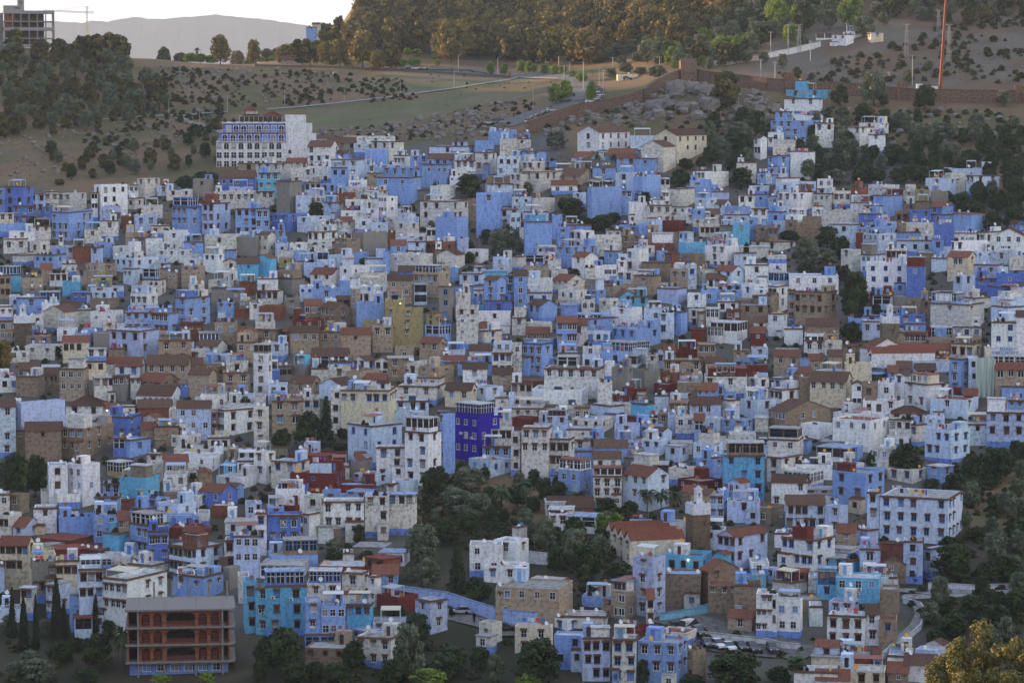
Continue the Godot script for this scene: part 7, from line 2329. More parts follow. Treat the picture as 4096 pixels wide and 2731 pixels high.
# houses: x z base width depth height turn colour roof windows extras landmark side rank; + stands on the roof of an earlier house
const HOUSES := """
579 -5334 -14 59 60 24 -7 W t - - 15 1 4
550 -5346 -14 79 63 37 -8 W f - p 15 1 3
633 -5357 -10 85 68 32 -10 O f 3x1r dd 15 1 1
264 -5372 -10 74 70 83 -19 B f 3x2r d 10 1 1
204 -5372 -8 44 60 85 -6 w f 2x3r e 10 1 3
324 -5376 -8 15 32 65 -51 N f 1x2s - 10 1 2
702 -5373 -10 36 60 26 -10 N t 1x1s - 15 1 0
743 -5386 -8 56 60 36 -12 W t - - 15 1 5
154 -5389 -6 50 60 83 2 P f 3x3r e 10 1 1
713 -5417 -2 50 14 40 -16 W f - d 15 1 2
672 -5441 0 12 60 28 -7 P t 1x1s - 15 1 1
104 -5454 4 53 43 66 -9 B f 2x2r b 26 1 0
587 -5456 2 68 60 26 -10 O n - t 15 1 0
-257 -5470 4 70 67 58 -17 w f 3x2r - 12 3 4
633 -5464 4 62 60 26 -8 R f - lt 15 1 0
-346 -5476 6 77 73 36 -10 N f 3x1s - 12 1 0
582 -5478 6 44 41 38 -20 L t 1x1r - 15 1 0
766 -5479 6 40 38 32 -27 P f - d 15 3 0
723 -5504 8 43 60 18 -11 w f - l 15 1 0
791 -5539 15 33 32 22 -31 w g - - 15 3 0
-54 -5546 15 30 28 35 -25 w n 1x1r - 26 1 1
39 -5545 15 68 29 55 -9 O f 2x2r - 26 1 0
-316 -5548 17 35 60 35 6 B f 1x1r l 12 3 2
-360 -5548 17 57 60 37 4 B f 2x1g l 12 1 0
-373 -5559 19 29 60 94 6 B f 1x2r - 12 3 0
-336 -5559 19 45 60 86 3 B f 3x2r md 12 3 1
708 -5572 19 33 60 57 -8 N f 1x1r - 15 3 1
281 -5580 22 51 60 18 1 w f - - 10 1 0
303 -5592 19 58 55 31 -25 w f - d 10 1 1
631 -5589 19 72 59 62 -15 W f 3x2r el 15 1 0
682 -5591 22 25 60 62 -5 W t 1x2r - 15 1 1
-288 -5617 22 48 46 27 -44 B f 2x1r d 12 3 3
-50 -5610 22 32 30 43 -38 w f 1x1s - 26 1 0
+8 -4 0 32 25 22 0 W n 6x1g t 8 0 0
-756 -5644 27 57 126 116 -30 W f 4x2r et 2 0 2
-815 -5627 29 33 60 41 10 L n 1x1g t 2 2 0
216 -5642 27 51 48 19 -28 r f - dl 10 1 1
480 -5632 29 31 60 87 -8 W f 3x3s b 15 2 3
495 -5632 27 19 15 89 -13 W f 1x2r b 15 2 2
526 -5635 27 46 30 77 -14 W f 2x2r bt 15 2 1
-477 -5649 31 25 60 92 3 K f 1x3r a 12 2 0
-431 -5645 29 78 62 100 7 K f 2x3r aub 12 0 0
-171 -5667 31 45 43 67 -48 P f 1x2r - 26 1 0
-235 -5650 29 62 60 29 0 P f 3x1s - 12 3 0
255 -5654 29 44 15 23 -11 r f - d 10 1 0
-804 -5656 34 46 60 125 11 L f 3x2r et 2 2 1
-770 -5658 31 35 60 54 7 B n 2x1r t 2 2 0
-499 -5658 31 23 60 104 8 K f 1x3r - 12 2 1
-293 -5662 34 48 30 56 -5 K f 3x1r tc 12 3 0
436 -5668 31 48 45 33 -21 T t 1x1r p 3 1 0
-827 -5666 34 33 60 75 12 B n 1x2r t 2 2 1
93 -5692 34 36 35 23 -43 W f 1x1r - 26 3 4
137 -5694 36 90 72 25 -5 w f - d 10 1 2
34 -5715 37 117 111 76 -15 T f 4x1r - 26 3 0
267 -5700 39 13 60 55 0 W t 1x2r p 10 1 0
586 -5701 37 25 60 42 -4 W f - - 15 2 0
-971 -5728 42 42 60 27 6 L f - - 2 2 3
-15 -5731 42 34 60 67 -3 T f 2x1s - 26 1 0
455 -5731 42 49 60 74 -3 N f - - 3 1 2
729 -5733 42 34 60 65 -11 N f - - 15 3 0
-942 -5743 44 25 24 63 -12 w n 2x2r b 2 2 0
206 -5750 42 34 74 59 -37 T f 2x2p lt 10 1 0
639 -5748 44 49 46 36 -20 P f 2x1r d 15 1 0
-896 -5755 44 23 51 68 -27 L n 2x2r tb 2 2 2
255 -5763 44 47 45 121 -34 P f 1x4r td 10 1 0
183 -5758 47 25 23 25 -41 N f - d 10 1 1
-244 -5790 47 59 56 38 -44 r f - l 26 2 0
413 -5782 50 60 60 57 -5 N f 3x1s - 3 1 1
583 -5792 50 36 60 26 -7 N f - - 15 2 0
-277 -5826 53 19 18 64 -44 W f 2x2r - 12 3 0
-323 -5818 55 34 60 28 5 w n - t 12 3 1
164 -5825 53 54 52 24 -11 B f - utp 10 1 0
336 -5824 53 69 60 69 -7 N f - - 10 1 0
-876 -5837 56 45 60 90 7 O f 3x1p e 25 1 2
-371 -5840 56 67 60 45 0 w f 2x1r l 12 3 0
-315 -5846 56 43 41 64 -15 w f 1x2r - 12 3 2
-301 -5845 58 17 37 26 -37 K f 1x1r - 12 3 1
379 -5854 56 32 74 69 -61 N t 5x1s h 3 1 0
682 -5848 58 86 69 52 -10 K f 3x1r a 15 0 0
-529 -5849 59 22 60 54 7 w f - - 12 2 0
-925 -5856 59 47 60 82 10 G f 3x2r b 25 1 0
624 -5871 62 37 60 30 -4 K f 1x1r - 15 2 0
-643 -5887 61 73 70 47 -28 B f 2x1s t 2 0 0
-928 -5885 63 45 60 87 12 O f 3x2r - 25 1 1
-1014 -5889 63 9 60 65 13 P f - - 25 1 1
+0 -4 0 34 25 22 0 w n 3x1r tl 61 0 0
-648 -5898 65 35 60 43 8 W f 2x1s b 2 0 0
539 -5919 63 50 48 28 -48 w f - lt 15 2 1
57 -5934 66 71 67 22 -24 w f - - 26 3 0
602 -5921 66 20 60 33 -7 w f - - 15 2 0
-999 -5942 67 58 56 94 -4 O t 5x2a e 25 1 3
-573 -5944 67 16 36 48 -32 G f - - 12 2 0
474 -5951 69 39 38 26 -32 B f - d 3 1 0
496 -5940 69 26 60 31 -1 K f 1x1r d 3 1 3
561 -5947 67 55 53 37 -15 R n 3x1r d 15 2 0
765 -5941 69 17 60 26 -9 W f - - 15 3 1
734 -5953 70 63 60 24 -6 W f - ldd 15 3 0
+-1 -4 0 73 44 31 0 D n 4x1g ut 41 0 0
+0 -4 0 35 25 29 0 N n 5x1g b 81 0 0
-622 -5974 71 101 81 29 7 W f 1x1r b 2 0 1
-256 -5980 71 51 60 24 0 B t 2x1r - 26 2 0
+2 -4 0 62 42 27 0 D n 4x1g t 74 0 0
-22 -5988 73 72 69 37 -13 W f 2x1r - 26 3 1
523 -5986 71 16 15 37 -52 P f 1x1s - 15 2 0
770 -5997 74 53 16 40 -16 N g 1x1s - 15 3 2
811 -5993 74 39 60 86 -8 P f 1x3r b 13 1 0
-583 -5999 74 13 60 33 7 W t 1x1r - 12 2 0
-7 -6024 75 42 40 33 -42 W f - - 26 3 3
-469 -6024 76 87 83 29 -5 W n 3x1g t 12 0 0
844 -6028 76 22 48 64 -48 P f 1x1r b 13 1 1
-673 -6056 78 80 76 62 -40 L f 6x2r e 2 0 0
-539 -6028 76 53 60 89 5 P f 3x2r - 12 0 0
-281 -6048 78 53 50 38 -42 R n 2x1a t 26 2 0
-53 -6031 78 67 60 69 -1 W f 2x2r - 26 3 0
729 -6031 78 41 60 60 -4 P f 1x1p b 15 0 0
+1 -4 0 35 25 34 0 K n 2x1r tp 81 0 0
-575 -6040 79 22 60 75 2 w f 1x2r - 12 0 0
-761 -6064 79 60 57 22 -29 w f - dl 2 0 0
-350 -6055 79 99 94 20 -5 R f - dd 12 3 0
351 -6064 79 77 73 42 -21 K f 3x1a - 3 1 0
424 -6058 79 26 25 44 -36 K g - - 3 1 2
506 -6050 79 38 60 29 -1 W f 1x1r - 3 3 0
689 -6057 79 23 22 33 -37 K f 1x1r - 15 0 1
-14 -6083 81 54 51 67 -29 W f 1x1r - 26 3 2
401 -6081 81 25 60 25 -6 K f 1x1s - 3 1 1
440 -6097 81 48 105 74 -44 P g 3x2r d 3 3 1
588 -6106 81 81 77 67 -40 W f 5x2r e 15 0 0
782 -6106 85 48 16 54 -16 R f - - 13 1 0
-857 -6107 85 65 60 20 5 W n 3x1g tl 2 0 3
-449 -6103 85 99 79 29 8 B f - l 12 0 0
662 -6114 85 52 60 20 -9 K n 2x1r tlp 15 0 2
-730 -6117 86 40 60 76 8 D f 3x2r e 2 0 0
-249 -6125 86 53 50 29 -11 W n 3x1r - 26 2 0
-827 -6132 86 76 72 20 -4 w f - dd 2 0 1
-339 -6140 87 23 60 25 2 w f - - 12 3 3
-918 -6164 91 59 60 25 12 r n - tl 25 1 0
684 -6181 91 48 46 23 -27 w n - td 15 0 0
-298 -6186 92 65 62 25 -10 G n - - 12 3 0
-892 -6203 93 73 69 18 -22 R f - dd 25 1 2
-782 -6220 93 59 56 68 -42 B f 3x2r el 2 0 1
+15 -4 0 67 47 32 0 N n 4x1g t 129 0 0
-989 -6219 94 29 64 21 -36 O n 1x1a t 25 1 0
-841 -6219 94 41 39 48 -26 K f - p 25 1 0
-525 -6208 94 23 60 91 8 W f 1x2r d 12 0 3
-483 -6218 95 39 60 34 7 D f - - 12 0 0
7 -6234 98 16 35 55 -31 w f - - 22 3 0
702 -6233 98 39 60 43 -10 T t 1x1s - 15 0 0
-816 -6238 98 22 60 69 10 T t 2x2r - 25 1 0
-968 -6269 99 84 80 21 -27 R n - d 25 1 1
-481 -6249 99 69 60 76 2 D f 3x2a - 12 0 2
418 -6254 99 58 60 44 -8 L f 1x1s t 3 1 0
+21 -4 0 38 26 26 0 W f - d 110 0 0
+23 -4 0 33 25 28 0 w n 3x1g t 110 0 0
570 -6272 101 30 60 32 -9 W f - d 3 3 1
335 -6285 101 79 75 50 -22 w f - d 3 2 0
855 -6317 104 148 141 99 -21 L f 5x3r le 13 0 0
-437 -6295 102 17 38 69 -33 W f 1x1r - 12 0 2
743 -6303 102 34 32 35 -53 P f 1x1r d 13 2 0
-444 -6298 103 51 60 19 5 D f - t 12 0 1
-396 -6304 105 34 32 37 -13 W n - t 12 0 1
-387 -6309 105 26 57 32 -41 N n 1x1r d 12 0 0
649 -6313 103 41 39 25 -38 W f 1x1r - 15 0 1
683 -6331 106 36 34 77 -39 P f 2x2r l 13 2 1
-864 -6316 107 52 60 60 9 B f 2x2r p 25 1 2
+18 -4 0 44 31 34 0 R t - - 110 0 0
274 -6321 107 47 60 41 -3 B f - l 10 0 0
-359 -6330 108 86 69 84 1 W f 4x2r e 20 1 1
+2 -4 0 36 25 26 0 r f - l 126 0 0
746 -6331 107 28 60 26 -4 w f - - 13 2 0
-1087 -6345 108 24 54 54 -22 w f 2x1r - 25 1 1
-1055 -6346 108 30 66 28 -22 L t 1x1s d 25 1 0
-701 -6344 108 65 61 26 -7 r f 1x1s dd 2 0 0
-289 -6350 109 51 60 93 0 w f 2x2r - 20 1 2
773 -6352 111 26 60 98 -9 L f 1x2r e 13 2 0
-680 -6356 109 45 43 23 -16 R f - l 2 0 0
-237 -6373 112 57 34 89 -6 w n 3x1r t 20 1 3
-583 -6379 114 68 60 26 2 W n 2x1r tp 12 0 4
149 -6388 114 65 62 37 -15 W n 1x1g - 21 1 2
752 -6388 114 37 35 28 -26 N g - - 13 2 0
-930 -6372 113 83 60 41 12 B f - p 25 1 1
-1005 -6388 114 49 60 56 5 W f 1x1s e 25 1 3
633 -6402 115 82 66 61 -3 L t 5x2a - 15 0 0
99 -6400 115 38 60 42 0 W f 2x1r - 21 1 1
-873 -6407 117 56 60 75 7 B f 2x2r - 25 1 0
-432 -6413 116 36 35 78 -10 w f 1x1r l 20 1 4
-715 -6411 116 69 34 35 -2 B f 2x1r d 2 0 2
105 -6422 119 52 60 42 -5 O n 4x1r - 21 1 0
-668 -6438 119 26 60 33 7 w f - - 12 0 1
-590 -6449 122 66 60 14 2 R f - d 12 0 0
+0 -4 0 59 39 30 0 w n 2x1g tl 139 0 0
531 -6478 122 74 70 38 -30 N f 2x1r d 3 3 0
-754 -6489 123 62 59 43 -37 L f 1x1r d 25 3 0
-569 -6469 123 24 60 45 5 P f 1x1r - 12 0 2
505 -6472 125 72 60 48 -3 P f 1x1r t 3 3 0
-821 -6493 124 43 41 31 -37 B f 1x1r - 25 1 3
411 -6491 124 45 43 62 -30 Y t 1x1s - 3 0 0
447 -6481 124 31 60 64 -3 P f 2x2r - 3 0 0
-516 -6488 128 36 60 29 7 B f 1x1r t 12 0 1
-637 -6512 129 46 44 29 -4 R f - dd 12 0 1
-494 -6517 129 40 38 29 -22 r f - - 12 0 0
-558 -6519 130 19 60 31 8 P f 1x1r - 12 0 1
129 -6519 130 100 80 22 1 R t - - 21 1 0
-1117 -6528 132 24 60 48 8 w f 1x1r d 16 1 0
-490 -6530 131 60 60 62 0 W f - pl 20 2 0
96 -6529 131 43 60 31 2 W n - - 21 1 0
-1096 -6548 132 31 30 46 -31 N f 1x1r - 25 1 0
-858 -6543 132 17 37 34 -24 R f - d 25 1 0
-800 -6553 132 43 41 36 -37 B f 2x1r h 25 1 4
746 -6576 133 85 80 91 -38 B f 2x2r d 13 2 0
273 -6586 136 75 71 79 -44 L t 3x2r e 10 0 0
468 -6560 134 22 60 48 -1 B f - - 3 0 0
611 -6566 134 75 60 67 -10 W t 3x2r - 3 3 2
-344 -6580 137 51 49 43 -24 B f 2x1r - 20 1 0
-670 -6597 138 62 58 39 -33 D t 2x1r h 12 0 3
493 -6592 138 36 34 60 -44 P g 2x1a - 3 0 1
-983 -6586 139 51 60 34 8 W f - - 25 1 2
-712 -6601 139 39 37 31 -35 W f 1x1r d 25 3 4
-404 -6593 139 35 33 41 -9 B f 1x1r d 20 1 1
212 -6591 139 63 60 73 -1 w f 3x3r e 21 3 0
-973 -6617 140 51 51 97 -42 W f 2x2r c 25 1 0
-844 -6612 142 66 63 65 -22 K f - tp 25 3 0
402 -6609 140 51 48 34 -21 N t - - 3 0 0
-1009 -6606 143 42 60 92 11 W f 1x2r - 25 1 1
-377 -6610 141 22 60 29 2 P f - - 20 1 0
666 -6617 141 95 76 27 -9 w n - t 13 2 3
-1034 -6618 142 32 60 32 9 w f - - 25 1 0
127 -6637 142 59 56 78 -36 B f 2x3r b 21 0 1
684 -6633 146 63 60 29 -6 w n 2x1r t 13 2 2
-755 -6636 144 49 60 27 10 N f - - 25 3 4
-346 -6640 147 78 62 39 -1 r f - - 20 1 0
520 -6651 148 90 72 102 -1 K f 3x3r el 3 0 0
863 -6651 148 22 60 27 -7 w f - d 13 0 0
-633 -6668 149 32 31 29 -29 B t 1x1r - 12 0 2
-901 -6678 151 37 60 32 5 P f 2x1r p 25 1 0
-689 -6678 151 29 60 56 9 N g - - 25 3 5
-756 -6678 151 51 60 54 4 w f 2x1r - 25 3 4
-272 -6682 151 20 19 32 -12 W f 1x1r - 20 1 0
-251 -6694 151 37 36 39 -47 L f - - 20 1 1
-473 -6680 151 29 60 32 0 D f 1x1r - 20 2 0
399 -6709 151 73 69 37 -51 r f 2x1s d 3 0 0
-448 -6697 153 107 102 52 -8 r f 1x1s d 20 2 1
-723 -6709 154 27 60 34 5 w f 1x1s - 25 3 8
663 -6712 154 22 60 27 -8 P t - - 13 2 2
646 -6739 158 69 66 47 -33 W f 3x1g - 3 3 3
-518 -6743 158 65 62 67 -25 w f 2x1r - 20 2 1
+-2 -4 0 31 25 24 0 W n 2x1r t 203 0 0
-646 -6758 157 67 63 32 -33 W f 1x1s - 12 0 5
-762 -6746 161 54 60 62 9 T t 2x1r - 25 3 0
-725 -6758 162 27 60 40 7 w f 1x1r - 25 3 7
-218 -6785 163 62 59 124 -29 W f 2x4r e 6 2 0
-339 -6791 163 63 60 27 -42 L f 4x1s dd 20 1 0
381 -6779 163 50 47 42 -22 w f - ddl 3 0 0
96 -6780 164 17 60 25 2 B f - - 21 0 0
966 -6797 167 43 41 40 -50 B n 1x1r t 13 0 0
888 -6802 167 69 66 33 -40 w f 2x1r - 13 0 1
-577 -6801 165 36 34 75 -36 W f 1x2r t 20 2 1
600 -6802 165 39 85 62 -39 w f 1x2r e 3 3 0
-814 -6809 168 30 60 45 4 w f - - 25 3 2
832 -6812 173 40 60 22 -5 R n - t 13 0 0
443 -6833 169 46 44 50 -35 B f 1x1s d 3 0 1
693 -6824 171 85 68 37 -6 W f - hp 13 2 1
964 -6825 174 47 60 20 -12 P f - b 13 0 0
-609 -6829 170 45 60 45 2 W f 2x1r t 20 2 2
-648 -6830 170 28 60 40 1 K f 1x1r - 12 0 1
-279 -6829 171 65 60 75 2 W f 2x3r e 20 3 0
-395 -6829 170 43 60 33 3 w f - - 20 1 1
-357 -6838 171 35 33 40 -29 G f - - 20 1 0
53 -6835 171 63 54 120 -9 w f 3x2r - 21 0 2
109 -6836 170 49 46 95 -14 w f 3x2r e 21 0 0
+0 -4 0 63 42 22 0 W n 4x1g t 218 0 0
287 -6857 170 73 69 25 -49 D f - l 10 0 0
+-17 -4 0 34 25 22 0 r f - - 208 0 0
-920 -6854 171 42 40 38 -41 Y n 2x1g t 25 3 0
317 -6843 171 83 66 33 -5 R n 3x1g t 3 0 0
768 -6855 176 46 44 30 -42 W f 1x1r - 13 2 0
+12 -4 0 41 29 34 0 N n - g 220 0 0
-75 -6876 175 73 69 38 -46 L f 2x1r dd 6 1 0
+13 -4 0 44 31 23 0 L f - l 240 0 0
8 -6853 175 21 20 105 -15 w f 1x3r - 6 3 2
476 -6851 172 28 60 48 -4 B f 1x1a l 3 0 2
849 -6862 177 44 42 68 -32 w f 2x2r - 13 0 2
220 -6860 176 63 60 40 0 W t 2x1s - 21 3 0
-163 -6876 177 14 33 141 -56 B f 1x4r a 6 0 0
+0 -4 0 59 39 27 0 W n 3x1g t 226 0 0
-743 -6893 179 92 88 38 -16 W f 2x2a y 25 3 3
+12 -4 0 48 33 34 0 w n - tdd 270 0 0
-478 -6913 178 98 93 40 -28 r f - ld 20 2 0
277 -6900 180 38 84 33 -33 G f - l 10 0 0
741 -6892 182 48 60 23 -6 G n - t 13 2 0
-345 -6908 181 35 60 28 6 w t 2x1s - 20 1 0
162 -6910 182 53 60 46 -1 B f - e 21 0 2
-356 -6952 183 87 93 101 -47 L f 2x2a Ctp 20 0 0
995 -6947 191 76 72 84 -45 L f 3x2r - 14 1 2
-835 -6932 185 34 32 33 -7 w f 1x1r - 25 3 1
-654 -6930 185 23 60 46 1 T f 1x2a - 20 2 0
750 -6961 191 82 77 38 -32 w n 2x1g tl 13 2 1
-36 -6952 187 66 60 46 -4 B f 3x1r td 6 3 0
447 -6965 187 53 50 53 -34 L f 2x1r l 3 0 1
-108 -6987 188 78 74 112 -43 V f 3x3r a 6 0 0
635 -6970 188 70 67 59 -17 w f 2x1r - 3 0 7
-687 -6969 192 22 60 41 5 W f - c 25 3 6
-621 -6968 192 41 60 28 5 L f 2x1r d 20 2 0
232 -6971 192 77 61 36 -1 B t - l 21 3 1
237 -6970 190 46 60 26 1 B n 5x1g t 21 3 0
377 -6982 192 40 38 38 -36 L n 1x1r t 3 0 0
794 -6979 195 36 34 36 -29 B f - dd 13 0 1
289 -6980 193 46 60 28 -1 G f - dl 21 3 0
-1101 -6985 195 84 68 72 6 N t 1x1s - 16 1 1
-753 -6994 195 86 82 28 -5 w f - pp 25 3 6
-32 -6992 195 67 60 74 -3 w f 4x1r - 6 3 0
-1036 -7012 196 61 134 74 -24 N f 3x2r t 25 3 0
-1189 -7006 197 41 60 123 11 L t 1x4r a 16 2 0
-923 -7030 197 60 64 44 -43 B f 1x1r dd 25 3 0
208 -7022 197 39 85 31 -39 P f - - 21 0 0
+4 -4 0 80 51 30 0 N n 5x1g t 230 0 0
591 -7012 197 26 60 33 -7 L f - h 3 0 4
-927 -7019 199 28 60 46 5 D f 1x1g - 25 3 0
-475 -7019 197 33 60 31 2 w f 1x1r dl 20 2 0
1167 -7029 219 90 72 85 -11 P f 3x2r eb 14 1 0
-1162 -7028 200 26 60 62 7 N f 1x1s - 16 1 0
-550 -7028 200 39 60 23 5 G f - - 20 2 0
330 -7039 200 49 47 39 -22 L f 2x1s - 3 0 2
805 -7058 208 100 95 77 -34 W f 3x1a td 11 1 7
683 -7037 200 33 31 39 -25 B f 1x1r - 3 3 0
-1170 -7051 201 29 123 124 -48 P f - dd 16 3 0
160 -7047 201 43 41 36 -20 w f 1x1r - 21 0 1
401 -7042 201 49 60 28 -5 w n - tl 3 0 1
185 -7067 203 44 47 34 -52 B f 2x1r - 21 0 3
323 -7062 203 47 44 28 -31 w f - d 3 0 3
912 -7066 210 52 49 34 -39 W f 2x1r - 13 0 0
1104 -7054 220 55 60 53 -7 L f 1x1s t 14 1 0
946 -7074 214 40 38 57 -46 w f 2x1r p 11 1 3
763 -7063 209 57 60 21 -6 N n - p 13 0 0
-697 -7069 205 52 60 34 3 w f 2x1r d 25 3 9
275 -7072 205 57 60 28 -4 P f 1x1s u 21 3 0
923 -7082 216 54 52 65 -25 w f 3x1r - 11 1 2
498 -7081 207 41 60 29 -3 w f - ld 3 0 2
670 -7093 209 36 34 31 -49 r f - d 3 3 0
-900 -7106 208 49 47 23 -39 B f - - 25 3 1
-794 -7101 208 56 54 34 -23 w f 2x1r ddl 25 3 5
348 -7102 208 34 32 44 -43 L t 2x1s - 3 0 3
-602 -7103 209 30 28 99 -11 w f 1x3r - 19 2 3
1049 -7119 228 58 55 34 -40 L f 2x1s d 14 1 1
-826 -7109 213 57 60 49 3 N f - - 25 3 2
447 -7111 213 23 60 62 -5 B t 1x1g - 3 0 3
275 -7112 213 60 60 52 -3 P f 1x1s - 21 0 2
304 -7129 213 61 58 49 -38 B f 2x1s dd 3 0 4
552 -7110 213 62 60 31 -1 w f - l 3 0 4
+0 -4 0 70 47 28 0 w n 1x1g t 299 0 0
-867 -7118 215 39 60 39 6 N t - - 25 3 1
+6 -4 0 41 29 28 0 w f - l 297 0 0
719 -7168 222 56 53 39 -39 W f - p 11 1 8
1016 -7153 235 47 60 44 -6 L f 2x1s d 14 2 2
-956 -7171 220 73 70 58 -17 D f 2x2s m 25 3 1
-765 -7157 219 80 64 81 4 P t 3x2r - 25 3 0
-225 -7166 219 64 61 47 -11 W f 2x1r l 6 2 1
165 -7161 220 68 60 29 -1 W f - d 21 0 0
416 -7172 222 45 60 55 -6 w f 2x1r l 3 0 5
956 -7186 236 81 65 47 -9 w x 3x1r - 11 1 1
-704 -7201 225 29 97 66 -52 W f 3x2r e 19 2 1
107 -7192 225 55 60 53 -3 P f 2x1s - 21 0 1
-720 -7199 226 16 60 61 7 N f 1x2s - 25 3 7
-356 -7207 227 118 112 111 -7 O f 6x1r - 19 0 0
386 -7201 226 18 60 55 -4 P f - - 3 0 2
535 -7216 226 62 59 40 -31 B f 2x1r td 3 0 5
884 -7210 239 31 30 42 -39 W f 1x2r - 11 1 5
-1040 -7212 227 57 54 37 -3 w f 2x1r - 25 0 0
180 -7226 227 78 74 40 -25 w f 3x1s dd 21 0 3
90 -7219 227 78 74 29 -13 L f - d 21 0 0
644 -7237 230 65 144 55 -55 N t 5x1r t 18 1 3
1033 -7212 246 24 60 40 -10 L f 1x1r - 14 2 1
-426 -7220 232 26 60 106 1 w f 1x3r - 19 2 0
-544 -7217 232 75 60 79 5 T f 2x2p - 19 2 1
366 -7221 232 24 60 50 -6 N f 1x1r - 3 0 1
485 -7227 229 36 34 40 -22 L f 1x1r - 3 0 5
23 -7230 229 49 47 40 -24 r f - - 6 3 0
606 -7232 233 32 60 34 -8 w n - t 3 0 8
-28 -7241 234 56 60 26 -2 w f - t 6 3 1
338 -7252 234 41 39 32 -36 w f 2x1s dl 3 0 6
-885 -7259 236 39 37 29 -28 w g - - 25 3 0
303 -7269 236 56 53 32 -43 r f - d 21 0 0
1065 -7272 257 93 88 53 -28 L f 1x1r dd 14 2 0
-826 -7260 237 21 60 48 3 w f - - 25 3 3
815 -7280 248 67 64 27 -36 W f - ld 11 1 6
1229 -7265 272 40 60 35 -13 B f 2x1s ldd 14 3 1
+0 -4 0 62 41 34 0 W n 4x1g t 249 0 0
+-24 -4 0 41 29 34 0 W n - tl 318 0 0
+4 -4 0 51 36 33 0 w f - - 310 0 0
-277 -7279 240 61 60 43 2 L f - - 19 3 0
171 -7281 240 37 60 48 -2 T f 2x1r - 21 0 0
928 -7289 254 40 38 51 -28 W f 1x1r d 11 1 3
243 -7299 242 36 34 29 -30 P f - - 21 0 3
408 -7306 243 46 44 61 -14 T f 3x1r - 3 0 0
474 -7301 243 77 62 51 -1 P t 4x1a - 3 0 3
525 -7313 243 33 31 61 -54 w f - - 3 0 9
887 -7305 257 53 60 45 -10 W f 2x1a - 11 1 4
-1051 -7312 245 90 85 43 -3 W x 2x1r - 25 0 0
-1002 -7320 245 50 47 37 -23 W t - L 25 3 0
-170 -7314 245 36 34 29 -12 B f 2x1s - 6 0 1
39 -7313 245 78 62 37 -4 w f 3x1s d 6 3 3
-55 -7320 246 56 60 35 0 V f 1x1r da 6 0 1
+18 -4 0 42 30 34 0 R n 4x1g t 368 0 0
585 -7356 248 64 61 51 -53 L f 1x1r - 18 1 1
1129 -7333 280 32 60 32 -10 r t - d 14 1 0
-671 -7338 250 78 62 30 3 w n 3x1r t 19 2 6
218 -7369 250 78 74 35 -48 L f - d 21 0 2
93 -7344 250 26 24 32 -20 L t 1x1a - 21 0 1
999 -7372 268 78 74 70 -54 W f 2x2a ea 11 1 2
-955 -7350 251 49 39 32 -1 W f 2x1s a 25 3 1
-882 -7347 251 83 67 30 5 R t - - 25 3 0
-495 -7348 251 40 60 56 6 w f 2x1r - 19 2 1
+1 -4 0 74 52 33 0 V n 4x1g t 298 0 0
+4 -4 0 48 33 34 0 K f - - 380 0 0
1066 -7368 278 51 48 30 -46 r f - d 14 2 0
1237 -7356 292 54 60 40 -12 B f - d 14 3 0
270 -7374 255 80 76 35 -21 w f - - 21 0 5
148 -7361 255 32 60 30 -2 w f - h 21 0 4
852 -7362 266 24 60 70 -8 W g 2x2p - 11 2 1
883 -7362 269 36 60 70 -6 N f 1x1r - 11 1 1
-25 -7370 257 32 60 46 -1 w f 1x1s d 6 0 0
-3 -7370 257 11 60 54 -2 L f - - 6 3 0
-247 -7370 256 81 65 38 1 L f 3x1r h 19 3 1
369 -7371 257 32 60 51 -5 L f - - 3 0 6
1233 -7374 298 73 60 75 -6 T t 3x1p e 14 3 0
-779 -7392 259 30 77 43 -51 W f 2x1r - 25 3 5
70 -7379 259 43 60 30 2 w n - tl 6 3 5
322 -7390 260 22 60 49 -2 N f 1x1r - 21 0 0
928 -7393 276 41 60 62 -9 W f 1x1r - 11 1 1
903 -7392 276 43 60 22 -5 B n 1x1g - 11 1 2
-673 -7398 262 68 60 24 3 w f - - 19 2 5
786 -7413 270 91 86 68 -17 O t 4x1r e 11 2 1
64 -7433 263 55 132 51 -58 W f - g 21 0 1
259 -7425 263 54 51 41 -34 r f 2x1s d 21 0 1
965 -7420 280 30 28 73 -43 W g 1x1r - 11 1 0
-629 -7419 265 30 60 35 4 w f - - 19 2 4
232 -7419 265 35 60 71 2 w f - - 21 0 6
655 -7446 265 63 60 52 -55 W f 4x1r e 18 1 4
-895 -7441 265 92 88 35 -13 W t 6x1a - 25 3 2
27 -7430 266 54 60 30 0 w f 2x1s d 6 3 4
-664 -7437 268 44 60 33 7 L f 1x1s d 19 2 3
-135 -7447 267 67 64 46 -12 O t 2x1r - 6 0 0
112 -7450 268 126 117 46 -9 W f - h 21 0 2
1108 -7452 301 36 34 90 -42 B f 1x3a e 14 2 0
1152 -7441 304 24 60 90 -5 L f 1x2r - 14 0 0
734 -7441 271 30 60 76 -3 N f - - 18 1 2
-744 -7446 270 63 60 33 7 W f 2x1r t 25 3 7
-557 -7446 270 79 63 30 7 N f - - 19 2 0
613 -7451 270 54 60 46 -2 W f 3x1r - 18 1 6
1198 -7454 308 78 60 44 -6 N f 2x1r - 14 3 0
-241 -7472 271 104 99 49 -13 w f 2x1r dl 19 3 0
229 -7460 271 33 60 41 -2 L f 1x1r - 21 0 3
536 -7462 271 52 60 30 -3 B f 2x1r - 18 1 2
417 -7478 273 43 41 30 -23 L f 1x1r - 3 0 7
489 -7472 273 49 60 38 -5 B t 3x1s P 3 0 6
-588 -7478 275 49 60 49 4 L f 2x1a d 19 2 1
-788 -7497 276 56 53 71 -15 T t 1x1s - 25 3 2
-459 -7510 276 70 66 44 -35 L g - - 19 2 0
271 -7497 278 43 41 88 -20 G f 1x1s dd 21 0 0
